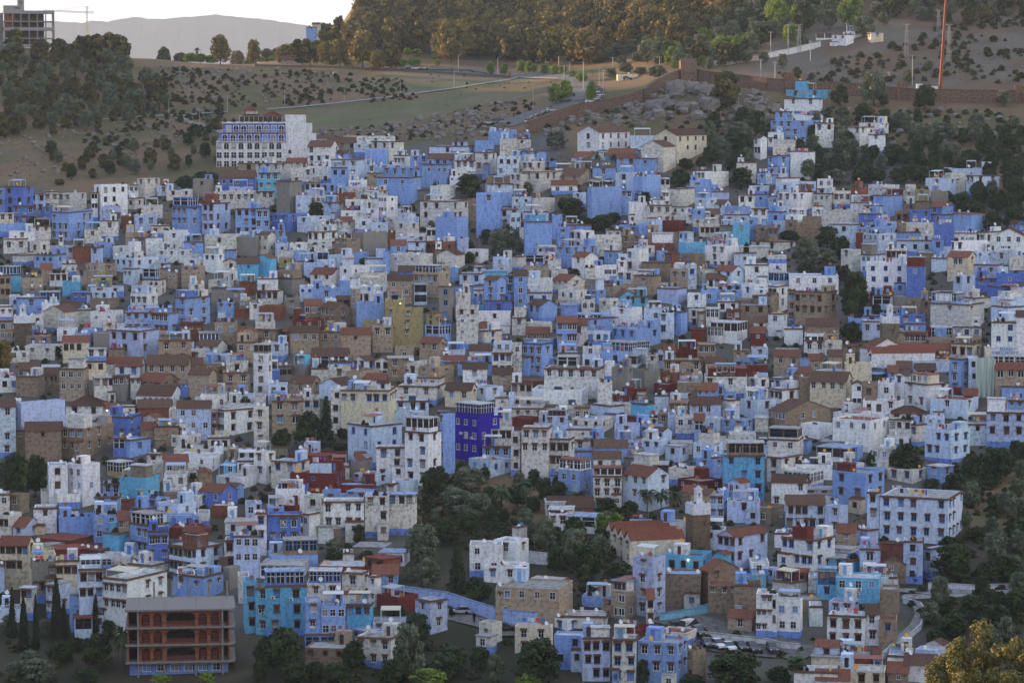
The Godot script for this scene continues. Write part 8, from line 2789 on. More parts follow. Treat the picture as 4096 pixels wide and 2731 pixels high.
296 -7505 276 42 40 36 -46 r f - tl 21 0 2
448 -7491 276 63 60 52 -2 N f - l 3 0 2
-1109 -7503 279 62 59 82 -5 T f 3x2r - 16 3 0
-990 -7504 278 35 34 66 -14 G f 2x1r - 25 0 0
-825 -7500 279 19 60 38 3 D f - - 25 3 2
-87 -7523 278 62 59 36 -48 L f 2x1r dl 6 0 0
-1026 -7505 280 52 60 60 12 w f 3x1r - 25 0 1
-918 -7531 280 78 74 47 -32 N t 4x1s d 25 3 3
-950 -7518 281 25 60 55 8 w f 2x1s - 25 0 2
150 -7532 281 139 99 77 -10 w f 5x1r e 21 0 7
540 -7523 281 107 86 58 -3 w f 4x1r - 18 1 1
610 -7535 281 38 36 55 -54 W f 1x1r l 18 1 5
-535 -7538 283 64 61 39 -15 T t 1x1a - 19 2 0
25 -7540 285 55 60 36 0 w f 3x1r - 6 0 1
376 -7554 285 42 40 33 -41 r f 1x1s dd 3 0 1
+10 -4 0 56 39 26 0 O n 3x1r t 407 0 0
-1229 -7546 283 57 54 55 -12 N f - e 16 0 0
-637 -7554 286 38 36 110 -13 W f 1x4r la 19 2 0
-698 -7556 288 64 60 58 8 T f 2x1r d 19 2 3
39 -7582 291 78 62 30 -3 R n - - 6 0 0
637 -7581 291 28 60 47 -4 P f 2x1r - 18 1 0
912 -7594 311 43 41 28 -40 N n 1x1g t 11 2 0
1053 -7582 317 50 60 33 -4 w t 1x1g - 11 1 0
-350 -7589 293 58 60 31 2 W t 2x1s - 19 0 0
+44 -4 0 29 25 27 0 W t 1x1s - 362 0 0
-405 -7600 293 43 94 53 -29 T f - d 19 0 0
324 -7609 293 47 51 55 -53 G f - d 21 0 1
883 -7592 310 67 60 55 -4 O f - - 11 2 0
801 -7610 304 61 58 42 -41 W f 2x1s d 18 1 3
670 -7602 296 40 87 31 -38 L f 2x1r b 18 1 0
970 -7592 313 25 60 31 -8 B t 1x1s - 11 1 0
-1279 -7585 293 51 60 37 11 W f 2x1r l 16 0 0
-224 -7608 295 82 78 33 -11 w f 2x1r - 8 1 1
-24 -7600 295 50 60 42 -1 T t 1x1s - 6 0 0
-1183 -7608 297 47 60 39 5 N t 5x1a - 16 0 2
400 -7628 298 39 37 42 -25 R f 1x1r dd 3 0 1
1272 -7629 349 81 65 31 -12 W n 3x1g t 14 0 0
934 -7637 318 47 44 31 -46 B f 1x1s d 11 1 1
-744 -7629 300 20 60 53 6 N f 1x1s - 19 2 1
-612 -7629 300 31 60 45 2 D f - t 19 2 0
1003 -7633 320 36 60 31 -9 N t - - 11 1 0
-213 -7660 302 65 62 50 -38 T f 2x1s l 8 1 2
459 -7641 302 59 60 28 -3 P f 1x1s ldd 18 2 0
738 -7641 305 56 60 31 -3 N t - d 18 1 1
-95 -7640 302 62 60 45 0 W t 1x1r p 6 0 0
1076 -7657 329 92 74 36 -9 L f - d 11 3 0
-1242 -7658 303 53 60 42 5 N t 4x1a - 16 0 1
-885 -7658 304 106 85 53 2 T t 4x1r - 25 3 1
437 -7664 305 95 76 62 -4 T f 4x1r e 18 2 3
-496 -7678 306 42 60 39 5 w f - p 19 2 2
-257 -7690 306 37 81 53 -32 w f 1x1r dd 8 1 0
250 -7691 308 22 60 51 -5 W f - - 21 0 3
+3 -4 0 96 60 24 0 r n - tl 468 0 0
835 -7691 322 34 60 53 -2 T t - - 18 1 2
1231 -7691 359 22 60 37 -6 O f - - 14 0 0
1112 -7702 342 54 51 28 -28 w f 2x1r d 11 3 0
-588 -7699 310 39 60 39 4 G f 3x1r - 19 2 1
-554 -7711 310 39 37 42 -33 G f - td 19 2 0
-446 -7699 310 61 60 37 2 w f 1x1r p 19 0 0
-287 -7697 310 65 60 59 5 N n 2x2r t 8 1 0
-26 -7700 310 51 60 73 -1 W f 3x2r e 6 0 1
526 -7703 313 51 60 42 -7 W t 1x1a - 18 2 11
1315 -7712 368 23 60 107 -9 W t - - 14 0 3
-1077 -7706 312 56 60 48 8 O f 2x1r - 25 0 0
-994 -7712 312 66 63 34 -3 W n 2x1r t 25 0 1
786 -7711 320 37 60 42 -4 T t 1x2a - 18 1 1
757 -7711 317 25 60 48 -4 B f - - 18 1 1
1283 -7720 365 84 68 28 -14 W f - k 14 0 1
1274 -7725 367 65 60 93 -9 W f 2x2r t 14 0 2
-397 -7734 313 44 42 48 -40 W g 2x2a - 19 0 1
-337 -7720 313 35 60 48 -1 W g 2x2a - 19 0 2
712 -7725 318 68 60 54 -9 T t 2x2a c 18 1 3
1168 -7733 356 62 59 48 -26 O f 3x1a e 14 0 1
-1199 -7727 315 51 60 28 8 N n 6x1g t 16 0 3
636 -7731 318 56 60 31 -3 r f - t 18 1 0
918 -7751 335 48 105 56 -61 W t - - 11 2 0
-96 -7743 317 91 72 37 -3 B f - tl 6 0 2
13 -7740 317 25 60 85 0 w f 1x2r - 6 0 2
52 -7755 317 59 56 85 -31 B f 3x3r e 6 0 3
-1011 -7751 319 94 61 31 -1 w t - - 25 0 3
-822 -7748 317 37 60 31 7 N t 1x1s - 25 3 6
1117 -7753 350 48 60 37 -7 R t - d 11 3 0
-756 -7759 319 94 75 31 1 N f 3x1s - 19 2 2
-715 -7757 321 57 60 31 5 w f 1x1r - 19 2 7
114 -7769 319 49 46 43 -23 B f 1x1r - 6 3 1
365 -7760 321 30 60 51 -1 w f 1x1s a 21 0 8
+-1 -4 0 49 35 34 0 N n 3x1r t 468 0 0
603 -7771 324 46 44 37 -27 B f 2x1r d 18 2 1
1153 -7788 359 123 82 57 -17 T f 5x1r - 14 0 0
507 -7772 323 48 60 77 -4 N f 3x2a - 18 2 4
601 -7781 324 43 60 57 -2 T f 2x1s e 18 2 2
-181 -7790 323 43 60 31 0 B f - - 8 1 0
-151 -7789 323 54 60 28 1 N t - - 8 1 1
+-11 -4 0 52 37 32 0 G n 1x1g t 467 0 0
208 -7790 323 46 60 43 0 L f 2x1a - 21 0 4
+11 -4 0 38 27 28 0 w n - t 460 0 0
-449 -7800 325 63 60 26 1 B f - d 19 0 0
883 -7806 342 33 31 51 -23 N f 1x1s d 11 2 1
391 -7811 330 17 60 46 -6 P f 1x1r d 18 2 1
414 -7810 330 31 60 46 1 T t 4x1a - 18 2 4
+11 -4 0 17 25 27 0 K f 1x1r - 515 0 0
269 -7821 329 69 60 43 -2 B f 1x1r l 21 0 4
296 -7830 329 68 65 34 -18 W n 3x1g t 21 0 5
-884 -7824 331 86 69 74 8 T f 2x2r d 25 0 0
-770 -7847 331 49 49 34 -45 P f 1x1s y 19 2 0
-479 -7830 331 94 76 31 0 r t 2x1g d 19 0 0
-1021 -7862 332 96 91 95 -27 P f 3x2r eb 5 3 0
-1039 -7838 333 42 60 49 5 N f - - 25 0 0
123 -7839 333 63 60 26 1 R f - d 6 0 1
149 -7840 333 52 60 37 1 L f 1x1r - 6 3 1
-858 -7846 335 49 60 37 9 r f - d 25 3 0
-218 -7860 335 56 53 60 -21 T t 2x1r d 8 1 1
1288 -7886 394 62 59 95 -56 L f 1x2r l 14 0 1
335 -7865 337 33 31 40 -19 L n - t 7 1 4
1057 -7877 364 72 60 57 -12 T f 5x1r l 11 0 2
-833 -7867 337 52 60 37 8 w f 1x1s - 25 3 10
-700 -7868 339 52 60 57 4 T f 2x1r - 19 2 4
-148 -7870 339 49 60 32 1 L f - m 8 3 0
-84 -7870 339 57 60 34 -1 w t - l 8 3 2
-1152 -7876 340 69 60 55 7 O t 4x1a - 5 3 0
-284 -7880 340 49 60 40 0 T f 1x1r - 8 1 0
461 -7880 340 58 60 37 0 r f - t 18 2 2
1003 -7892 364 49 47 43 -29 T f - - 11 0 1
-1302 -7877 339 53 60 34 7 w f 2x1r p 5 1 0
+4 -4 0 48 34 34 0 W n 2x1r tp 521 0 0
656 -7891 345 43 60 32 -3 L f 1x1s d 18 2 1
727 -7893 345 58 60 26 -6 B n 2x1g - 18 1 0
844 -7899 354 35 33 43 -32 w f 1x1s d 18 1 0
1062 -7902 366 82 77 35 -16 T f 3x1r - 11 0 0
-637 -7895 342 62 59 48 -10 L f 2x1r d 19 2 2
1206 -7905 390 75 60 43 -8 w f 3x1r d 14 0 0
-1252 -7904 344 82 78 38 -6 w f 2x1s l 5 1 1
-414 -7917 348 78 62 64 4 T t 1x1s - 8 2 1
1141 -7924 383 55 60 46 -9 B n 3x1g t 11 3 0
803 -7923 357 55 60 38 -6 W f 2x1a - 18 1 2
-23 -7930 347 46 60 43 1 L f 2x1r - 6 0 1
209 -7935 347 42 39 32 -14 W f 1x1r l 21 0 4
276 -7962 349 92 88 38 -43 B n 3x1g t 7 1 12
+0 -4 0 38 25 24 0 N n 3x1g t 475 0 0
851 -7953 365 38 60 46 -8 T f 1x1r d 18 1 0
-816 -7962 351 63 60 26 -23 W t 2x1s d 25 3 8
807 -7963 364 52 60 47 -7 W f 3x1g - 18 1 0
-553 -7965 355 76 61 58 7 T t 3x1r - 19 0 1
-707 -7977 358 55 60 55 7 T g 1x1a - 19 2 5
-346 -7979 358 54 60 70 3 T f 2x1r l 8 2 0
-214 -8006 359 51 48 70 -40 B f 1x1g tl 8 3 0
658 -7993 365 38 60 44 -8 r t 1x1s d 18 2 0
1175 -8019 403 111 105 82 -32 w f 1x1s el 24 1 0
831 -7997 370 88 70 58 -9 N t - - 18 1 0
66 -8003 359 71 68 32 -21 B n - t 6 0 4
-487 -8008 361 61 58 50 -14 T f 2x2r d 8 2 3
299 -8037 361 98 93 58 -49 B f 3x1r dl 7 1 11
-120 -8010 363 58 60 88 0 w f 2x2s b 8 3 0
148 -8009 363 53 60 73 3 B t 4x2r ad 7 1 10
1126 -8012 395 23 60 32 -10 r f - - 11 0 0
-93 -8043 365 59 61 47 -49 w f 1x2s d 8 3 3
70 -8020 365 61 60 41 0 r t 4x1a - 6 0 0
757 -8023 371 50 60 47 -6 W f - - 18 1 1
1085 -8025 391 56 60 41 -10 B f - b 11 0 0
971 -8024 386 58 60 52 -8 L f 2x1r e 4 2 0
-1272 -8015 365 66 60 35 9 N f 2x1r l 5 1 0
-920 -8029 365 50 60 35 3 G f - - 25 0 1
-814 -8027 367 53 60 38 7 W n 5x1g t 9 1 6
-280 -8028 365 82 66 106 3 Y f 1x4s a 8 0 0
-605 -8030 367 22 60 44 1 r t 1x1s - 19 0 1
-1155 -8037 367 38 60 35 10 B f 1x1s d 5 3 1
-1105 -8036 368 44 60 38 9 G f - - 5 3 0
-662 -8050 369 53 50 44 -23 T f 1x1r e 19 2 2
572 -8057 372 78 75 59 -25 W n 4x1g t 18 2 5
501 -8042 372 38 60 44 -6 r f - - 18 2 1
181 -8039 369 44 60 56 2 w t 1x1r d 7 1 13
233 -8042 369 62 60 38 -5 L f 3x1r l 7 1 2
1314 -8067 432 64 65 67 -59 L f - g 14 0 2
-772 -8048 370 59 60 59 4 T f 2x1a m 9 1 0
546 -8064 374 46 43 44 -37 W n 4x1g t 18 2 6
-367 -8058 370 71 60 65 3 Y f 1x1s - 8 2 0
-1271 -8066 372 38 60 32 11 r f 1x1r - 5 3 0
-956 -8092 375 56 53 80 -25 B f 4x2r de 17 1 2
-1210 -8091 378 48 46 35 -3 W f 1x1s t 5 3 1
-1371 -8088 378 35 60 56 7 T f 2x2a - 5 2 0
-1148 -8089 376 32 60 35 5 B f - l 5 3 2
-473 -8087 376 59 60 32 6 N f 2x1a - 8 2 1
1084 -8095 403 71 60 47 -8 D f 2x1r t 4 3 0
-870 -8097 380 65 60 47 6 R f 3x1s - 17 1 1
-579 -8110 378 42 93 56 -29 r f 1x1r h 8 2 0
421 -8101 381 38 60 74 -3 L f 2x2r - 7 1 3
934 -8102 399 41 60 41 -5 B f - p 4 2 1
715 -8109 384 41 39 68 -25 W f 1x1r d 18 2 0
978 -8112 404 44 60 41 -4 B f 1x1r - 4 2 0
677 -8122 388 39 60 39 -6 w t 1x1s d 18 2 0
-1329 -8116 381 70 60 43 7 W f - e 5 1 0
1024 -8130 408 48 46 43 -24 B f 2x1r p 4 1 0
-1292 -8126 383 33 60 62 12 w f 1x1s m 5 3 0
-95 -8153 383 65 61 27 -46 r t - - 8 3 0
-671 -8127 384 53 60 45 7 w f - l 9 1 6
392 -8133 387 65 60 77 -6 L f 1x2r lt 7 1 1
443 -8140 387 40 38 68 -31 B f - dl 18 2 3
-320 -8140 387 53 60 101 0 Y f - h 8 0 1
-314 -8140 387 37 60 74 1 B t 2x1a - 8 0 0
195 -8155 387 44 97 48 -44 B f 1x1s d 7 1 9
60 -8154 385 55 52 39 -31 w f - d 23 1 5
-1099 -8147 389 33 60 39 11 w f 1x1s d 5 3 3
18 -8151 389 36 60 48 -2 w f 1x1r - 23 1 4
-1025 -8158 391 68 60 60 3 P f 3x1s l 17 1 3
-1036 -8158 389 89 71 33 3 W f 4x1r b 5 3 3
-195 -8160 389 57 60 39 0 D f - d 8 3 0
-1121 -8177 392 71 68 60 -12 W f 2x1s h 5 3 2
-1256 -8186 391 72 69 60 -26 w g - - 5 3 1
377 -8170 393 57 60 33 1 P f - l 7 1 1
1099 -8173 418 36 60 69 -11 N f 1x1s - 4 3 0
-387 -8177 392 75 60 84 5 B f - - 8 2 0
-48 -8181 392 87 69 57 -1 W f 1x1s - 23 1 0
212 -8183 392 66 60 51 -5 B n 3x1g t 7 1 8
1247 -8206 447 68 65 42 -51 w f 1x1r ld 24 3 0
1136 -8183 425 39 60 57 -10 N f 1x1s d 24 1 0
814 -8204 407 88 83 98 -34 T f 4x2r e 18 0 0
1359 -8216 467 51 49 39 -39 W f - - 24 3 2
-914 -8224 400 41 91 87 -43 B f 2x3r ed 9 1 5
501 -8219 404 34 32 51 -31 w f 1x2r - 18 2 2
520 -8210 404 21 60 45 -1 N f 1x2r - 18 2 3
608 -8211 406 36 60 48 -3 R f 2x1r a 18 2 0
-510 -8242 401 61 59 57 -47 N t 3x2a - 8 2 2
552 -8222 407 36 60 48 -7 W n 3x1g t 18 2 8
1068 -8221 428 36 60 33 -5 T f 1x1r - 4 3 0
302 -8247 403 63 59 54 -33 W f 1x1s l 7 1 7
668 -8234 412 75 60 54 -6 N f 2x1r d 18 2 1
1328 -8248 472 46 100 45 -53 D f - e 24 3 1
1393 -8233 473 39 60 42 -9 W f - d 24 3 4
771 -8240 414 18 60 93 -3 T f 1x3r b 18 2 0
+-9 -4 0 32 25 34 0 Y n 1x2r t 603 0 0
-124 -8260 409 63 60 51 0 w f 2x1s - 8 3 1
-439 -8266 408 20 19 99 -37 T f 1x3s - 8 2 2
712 -8270 418 26 25 75 -51 T t 1x2s - 18 2 1
-1276 -8265 410 45 60 57 12 W f 1x1s - 5 3 0
-1180 -8267 411 36 60 39 11 w f - - 5 3 2
62 -8293 411 60 57 51 -50 B t 2x1r b 23 3 3
262 -8270 411 30 60 33 -1 L f - - 7 1 0
-1402 -8276 414 36 60 45 13 W f 2x1s - 5 2 0
-184 -8283 414 38 36 100 -8 G f 1x3r - 23 1 0
-550 -8277 414 48 60 48 7 N t 3x1a - 8 2 3
+-16 -4 0 6 25 34 0 r n - - 642 0 0
23 -8280 414 33 60 39 -1 w f - - 23 1 3
1236 -8290 465 29 64 78 -43 P f 1x1r d 24 3 0
-675 -8297 416 58 55 42 -15 R f - - 9 1 2
1029 -8307 442 52 43 45 -15 P f 1x1g - 4 0 0
-714 -8309 420 33 60 45 3 W f 1x1s - 9 1 5
-137 -8311 417 39 60 76 -2 w f 1x2s d 23 1 1
-503 -8308 417 30 60 58 6 W f 1x1r a 8 2 2
+-19 -4 0 47 33 34 0 W n - l 605 0 0
-1234 -8325 419 61 58 33 -10 B t 4x1a - 5 3 0
-797 -8318 421 46 60 46 6 B f 2x1s p 9 1 4
-752 -8318 421 42 60 27 7 R f - e 9 1 3
-1008 -8314 419 121 97 33 6 B f 1x1s p 17 1 1
-38 -8330 422 76 61 49 0 D f 1x1r - 23 1 0
1390 -8339 495 76 61 52 -13 D f 1x1s p 24 3 2
1082 -8332 449 36 60 33 -7 G f - - 4 0 0
727 -8338 431 28 62 79 -36 W f 2x2a - 18 2 1
-60 -8353 424 45 42 103 -35 B t 1x5r u 23 1 2
-101 -8349 425 50 47 33 -22 K f 1x1r - 23 1 0
213 -8339 424 37 60 49 2 w f 2x1a h 7 1 12
161 -8341 424 49 60 33 -3 B n - td 7 1 7
-473 -8352 426 40 38 46 -6 N t 2x1g t 8 2 0
259 -8363 428 40 38 46 -42 w f 1x1s - 7 1 11
+-18 -4 0 73 51 34 0 B n 4x1g t 605 0 0
1034 -8352 454 64 60 37 -4 r f - d 4 0 0
-741 -8358 428 46 60 40 4 G f - - 9 1 4
605 -8362 435 58 60 30 -4 W f 2x1r td 18 2 4
1129 -8365 459 49 60 104 -11 D f 1x1r c 24 2 0
1328 -8365 493 61 60 37 -10 D f 2x1s - 24 3 0
-618 -8369 431 40 60 46 3 G f 1x1r - 9 1 2
696 -8371 440 43 60 40 -3 N f - e 18 2 0
-1347 -8364 429 80 60 47 8 B f 1x1r e 5 0 0
649 -8381 442 46 60 28 -3 N f - - 18 2 2
-824 -8389 435 40 60 67 3 G f - - 9 1 5
-94 -8390 435 28 60 61 0 w f 2x2s - 23 1 2
24 -8389 435 37 60 101 3 B t 1x3r a 23 3 1
297 -8409 438 26 57 40 -47 K t 1x1r - 7 1 0
-1163 -8413 435 60 57 37 -25 N f - l 17 1 0
-1051 -8421 437 57 54 46 -24 W f 3x1r u 17 1 2
-5 -8410 437 28 60 98 2 B f 1x4r e 23 3 0
-523 -8407 437 77 61 61 4 B f 1x1r d 8 2 2
520 -8413 443 52 60 40 -6 W f 1x1s - 18 2 12
74 -8409 438 74 60 49 2 L f 2x1r t 23 3 4
155 -8427 438 59 56 55 -35 w f 2x1a l 7 1 10
1334 -8423 504 69 66 61 -23 P f 2x1s d 24 3 1
-1382 -8416 441 68 60 37 7 L f 2x1r g 5 0 0
1055 -8428 468 111 88 101 -9 W f 3x3r l 4 0 0
666 -8452 451 56 53 58 -53 W f 1x1r l 18 2 2
355 -8430 444 58 60 31 1 K f 2x1r t 7 1 1
-693 -8446 444 64 60 46 -10 w f 4x1r e 9 1 3
439 -8456 450 63 59 46 -31 P f - l 7 1 0
-1307 -8446 445 55 60 40 7 K n 3x1g t 5 0 0
-403 -8453 444 72 66 40 -6 W f 4x1a u 8 2 0
558 -8450 452 43 60 40 -1 B f 1x1r d 18 2 2
-259 -8459 447 37 60 59 5 L n 1x2g t 8 0 0
224 -8473 448 43 41 43 -39 B f 2x1s d 7 1 6
+0 -4 0 41 29 22 0 D n 2x1r t 675 0 0
-317 -8469 449 71 60 68 1 T t 2x3r d 8 0 0
615 -8471 457 68 60 34 -2 B f 2x1s u 18 2 0
-1228 -8478 450 46 60 34 5 D f 2x1s - 5 3 0
-1192 -8478 449 29 60 31 8 P f 1x1r t 17 1 2
+2 -4 0 56 39 22 0 L f 2x1s - 735 0 0
-785 -8497 454 50 60 34 7 G n 1x1r t 9 1 3
-521 -8520 454 63 60 40 -39 B f - d 8 2 1
-586 -8500 453 37 60 46 1 L f 2x1s d 9 1 2
859 -8503 470 139 100 59 -2 W f 3x1r d 18 0 0
79 -8512 457 68 60 62 -3 W f - d 23 3 1
1271 -8526 510 63 60 71 -30 O t 4x1a - 24 3 0
-136 -8536 459 62 59 40 -31 B f 2x1s d 23 1 1
-1446 -8526 460 31 60 68 13 T f 2x2a - 5 0 0
-1367 -8524 458 59 60 34 12 G f 1x1s d 5 0 0
317 -8533 462 61 60 37 -6 T f 1x1a - 7 1 1
748 -8546 471 43 41 62 -49 L n 2x1g t 18 2 0
-247 -8555 461 82 78 75 -22 T f 4x1a d 23 1 1
377 -8553 467 61 58 59 -25 T f 1x1s d 7 1 2
255 -8542 464 62 60 34 -3 T f 2x1s - 7 1 0
1442 -8543 539 40 60 44 -7 w f - - 24 3 1
-411 -8564 463 55 53 34 -30 W f 1x1s t 8 0 0
-1158 -8551 464 94 75 28 10 L f 2x1s d 17 1 1
138 -8585 466 68 65 44 -48 w t 3x1s - 7 1 9
-1264 -8568 466 50 60 41 4 K f - - 17 1 0
-1037 -8577 466 54 51 47 -15 w f 3x2s c 17 3 5
-905 -8568 465 44 60 34 5 w f 1x1s dd 9 1 5
+-2 -4 0 52 36 31 0 L f 1x1s d 736 0 0
-701 -8569 466 58 60 50 2 W f - - 9 1 3
-463 -8577 467 56 60 41 6 W f - m 8 2 1
-842 -8600 468 68 65 41 -17 w f 1x1s - 9 1 4
-760 -8588 470 47 60 34 4 R f - t 9 1 1
-655 -8608 470 57 54 44 -40 G f - d 9 1 1
609 -8610 479 62 59 56 -40 L t 2x1s - 18 2 3
589 -8591 479 56 60 34 -3 W t 3x1a - 18 2 7
918 -8595 492 35 33 38 -17 W f 1x1s d 18 0 1
325 -8619 478 50 47 53 -22 w f 2x1r - 7 1 7
482 -8621 481 55 53 60 -24 T f 2x1r ly 7 1 3
519 -8610 481 25 60 72 -1 L f 1x1r - 7 3 3
1414 -8629 550 64 61 41 -37 L f 1x1r l 24 3 1
-1430 -8617 474 31 60 50 11 K f - - 5 0 1
+-9 -4 0 34 25 22 0 K f 1x1r - 776 0 0
705 -8623 486 66 60 66 -6 W f 1x1r d 18 2 3
+0 -4 0 43 28 34 0 L n - tu 753 0 0
-120 -8635 476 64 61 50 -8 L f 2x1r e 23 1 1
542 -8649 486 48 46 50 -53 w f 2x1s l 18 2 1
+0 -4 0 59 41 30 0 T f 1x1s - 768 0 0
-399 -8638 479 79 63 47 4 w f - - 8 0 0
+-4 -4 0 34 25 34 0 T f - - 753 0 0
-930 -8655 477 56 53 69 -10 T f 2x1s d 9 2 0
-200 -8649 481 41 60 63 2 T f 1x1r l 23 1 0
1368 -8653 549 47 60 41 -6 L f 2x1s d 24 3 0
-986 -8665 479 29 27 47 -21 T f 2x1s - 17 3 4
1277 -8668 542 18 112 76 -66 W f 1x1a b 24 3 0
+-11 -4 0 50 35 33 0 Y n 1x1r t 776 0 0
-483 -8681 483 42 93 60 -31 W f 1x1s - 8 0 1
1239 -8674 527 44 60 41 -11 L f - d 24 0 0
-555 -8695 482 71 68 38 -24 W t 2x1s d 9 1 4
395 -8682 492 63 60 38 -4 W f 1x1r d 7 1 6
1028 -8692 514 35 77 63 -42 L f 2x2r b 4 0 0
769 -8683 498 51 60 54 -8 W f 1x1s l 18 0 2
-1022 -8687 483 41 60 54 7 T f - e 17 3 3
-1318 -8688 485 51 60 38 6 W f 3x1r p 17 1 1
-1354 -8698 487 32 60 48 9 T t - - 5 0 1
-1226 -8718 487 41 39 63 -24 T f 2x1r - 17 1 0
-1121 -8720 487 35 33 48 -35 L f 2x1s d 17 3 2
-821 -8718 487 40 60 67 5 w g 1x1r - 9 1 2
-770 -8718 489 64 60 60 4 K t 1x1s t 9 1 1
-1257 -8726 489 33 31 44 -22 T t 1x1a e 17 1 1
-309 -8730 491 45 60 35 0 D t - t 8 0 0
274 -8731 498 64 60 45 -1 W f 5x1r - 7 1 5
227 -8730 498 29 60 38 2 w f - p 7 1 4
416 -8742 501 76 72 51 -18 N f - e 7 1 1
72 -8728 494 73 60 45 3 T f - l 23 3 0
+0 -4 0 49 34 28 0 r n - l 725 0 0
-729 -8748 491 46 44 73 -21 K g - t 9 1 0
-169 -8739 494 25 60 41 3 B f - - 23 1 0
139 -8739 497 48 60 32 3 w f - d 7 1 8
979 -8755 519 42 40 70 -47 w f 1x1r - 18 0 0
-536 -8750 493 38 60 41 0 R f 1x1s - 9 1 0
-50 -8750 496 73 60 29 0 K n - u 23 3 0
-96 -8750 496 32 60 41 -2 L f 1x1s - 23 1 0
195 -8771 499 56 53 67 -48 W t 1x1r d 7 1 2
323 -8750 503 27 60 54 2 W f 1x1s - 7 1 4
+-6 -4 0 41 28 34 0 B n 1x1g t 779 0 0
1456 -8773 575 84 69 54 -18 W g 3x1r - 24 3 3
+0 -4 0 56 38 29 0 N f - d 786 0 0
355 -8786 508 46 44 80 -43 W f 2x2r l 7 1 3
460 -8792 512 33 31 64 -50 R f 1x1s - 7 3 1
1129 -8784 533 61 60 54 -7 W f 4x1r dd 24 2 0
-1488 -8798 500 45 43 35 -22 W n 4x1g t 5 0 0
-1185 -8799 499 35 60 42 4 T f 1x1s - 17 1 2
-521 -8816 501 56 53 67 -34 L f 1x1s - 9 1 1
-649 -8819 502 38 36 42 -28 O f - - 9 1 0
-583 -8809 502 61 60 45 3 P f - d 9 1 1
+-2 -4 0 65 46 26 0 B n 3x1g tdd 771 0 0
125 -8810 508 39 60 45 0 w f - l 7 1 6
-1305 -8817 504 45 60 39 9 W f 2x1s h 17 1 0
1221 -8822 545 39 60 29 -5 N n - t 24 0 0
-36 -8840 510 46 44 51 -26 L f 1x1r d 23 3 0
688 -8831 523 64 60 51 -2 L f 1x1s p 18 2 2
1258 -8832 552 32 60 58 -5 B f 1x1r l 24 0 0
-321 -8861 509 103 98 58 -23 w f 2x1s d 23 2 0
521 -8857 522 52 49 48 -40 N f 1x1s - 7 3 1
602 -8863 522 74 71 71 -39 W f 3x3r l 18 2 9
1286 -8842 558 29 60 35 -7 L f - - 24 0 1
+0 -4 0 51 35 26 0 w f - d 814 0 0
-1151 -8879 506 85 84 52 -43 L f 3x1s d 17 3 1
-371 -8849 512 19 60 64 3 B f - - 8 0 1
-614 -8850 509 42 60 39 1 B f - - 9 1 2
8 -8860 514 35 34 48 -35 w f - - 23 3 0
329 -8860 521 23 60 45 1 W f 1x1r - 7 1 1
-897 -8880 509 46 43 58 -26 W f 2x1s - 9 2 1
1281 -8873 562 58 60 94 -6 D f - - 24 0 0
1389 -8884 585 37 82 48 -48 W f 2x1r e 24 3 1
-1045 -8885 510 38 36 29 -14 L f 2x1s - 17 3 3
-408 -8878 516 58 60 39 4 L f - - 8 0 1
156 -8898 523 54 120 65 -41 B f 2x1a td 7 1 4
1339 -8884 575 81 65 55 -6 W f 3x1s m 24 0 0
-952 -8894 513 50 48 39 -10 W f 1x1r l 9 2 2
-195 -8903 519 64 61 45 -24 w g - - 23 1 0
1034 -8901 549 19 60 78 -5 r f - - 24 2 0
-1397 -8925 518 70 67 45 -25 B f 3x1s - 17 1 0
448 -8910 534 32 60 39 -1 B f 1x1s - 7 1 5
1200 -8917 557 107 86 49 -8 L f 3x1r ld 24 0 2
-1071 -8927 517 56 53 39 -15 P f 1x1s - 17 3 2
-629 -8918 519 36 60 55 8 B f - t 9 1 1
294 -8931 532 43 40 42 -31 B f 1x1r d 7 1 3
67 -8922 527 58 60 36 -4 B f 1x1g - 23 3 2
1496 -8926 602 75 60 29 -9 W f - - 24 3 5
509 -8944 539 36 79 59 -51 K f - - 7 3 0
104 -8932 529 59 60 42 -4 w f 1x2s l 7 1 5
+0 -4 0 35 25 32 0 G n - t 813 0 0
-678 -8939 522 36 60 29 3 Y f 1x1s - 9 1 0
380 -8956 539 47 45 49 -43 w f 1x1s l 7 1 3
1074 -8971 560 73 70 65 -57 L f 3x1r p 24 2 0
-1476 -8959 524 46 44 36 -22 w f - - 17 2 2
-393 -8950 528 29 60 49 1 L f - - 8 0 2
1501 -8965 606 35 34 49 -60 D t 2x1r - 24 3 3
-472 -8969 528 50 48 39 -21 B f - - 8 0 2
-213 -8970 533 39 60 42 1 N f 1x1s - 23 2 0
-601 -8970 527 33 60 42 0 L f 1x1r d 9 1 0
-567 -8968 527 36 60 42 7 W f 1x1g t 9 1 2
727 -8974 547 82 65 36 -6 w n - t 18 0 2
-117 -8982 533 52 49 42 -28 W f 2x1r - 23 3 0
-1253 -8993 529 28 27 52 -14 P f 1x1r e 17 1 1
-516 -9010 532 57 54 75 -46 N f 2x1s d 9 3 0
-290 -8989 535 43 60 36 3 W f 1x1r - 23 2 2
1063 -9008 567 55 120 75 -40 B f 3x1r pd 24 2 0
-848 -8999 530 33 60 43 4 B f - - 9 1 3
-1025 -9017 530 101 96 43 -8 W f 3x1s l 17 3 6
-1296 -9007 533 54 60 49 6 R f - - 17 1 0
-679 -9007 533 52 60 36 7 w f - - 9 1 1
287 -9010 549 82 66 66 0 w f 1x1s - 7 1 1
80 -9008 542 82 66 115 3 B f - d 7 2 2
-342 -9018 540 46 60 46 4 B t 1x1r - 23 2 0
456 -9020 557 66 60 36 0 R f 1x1s d 7 3 0
-1182 -9046 535 62 59 46 -30 W f 1x1s - 17 3 1
-1335 -9028 536 20 60 46 9 L f 1x1s - 17 1 0
-1443 -9044 538 44 42 59 -39 w f 1x1r - 17 2 1
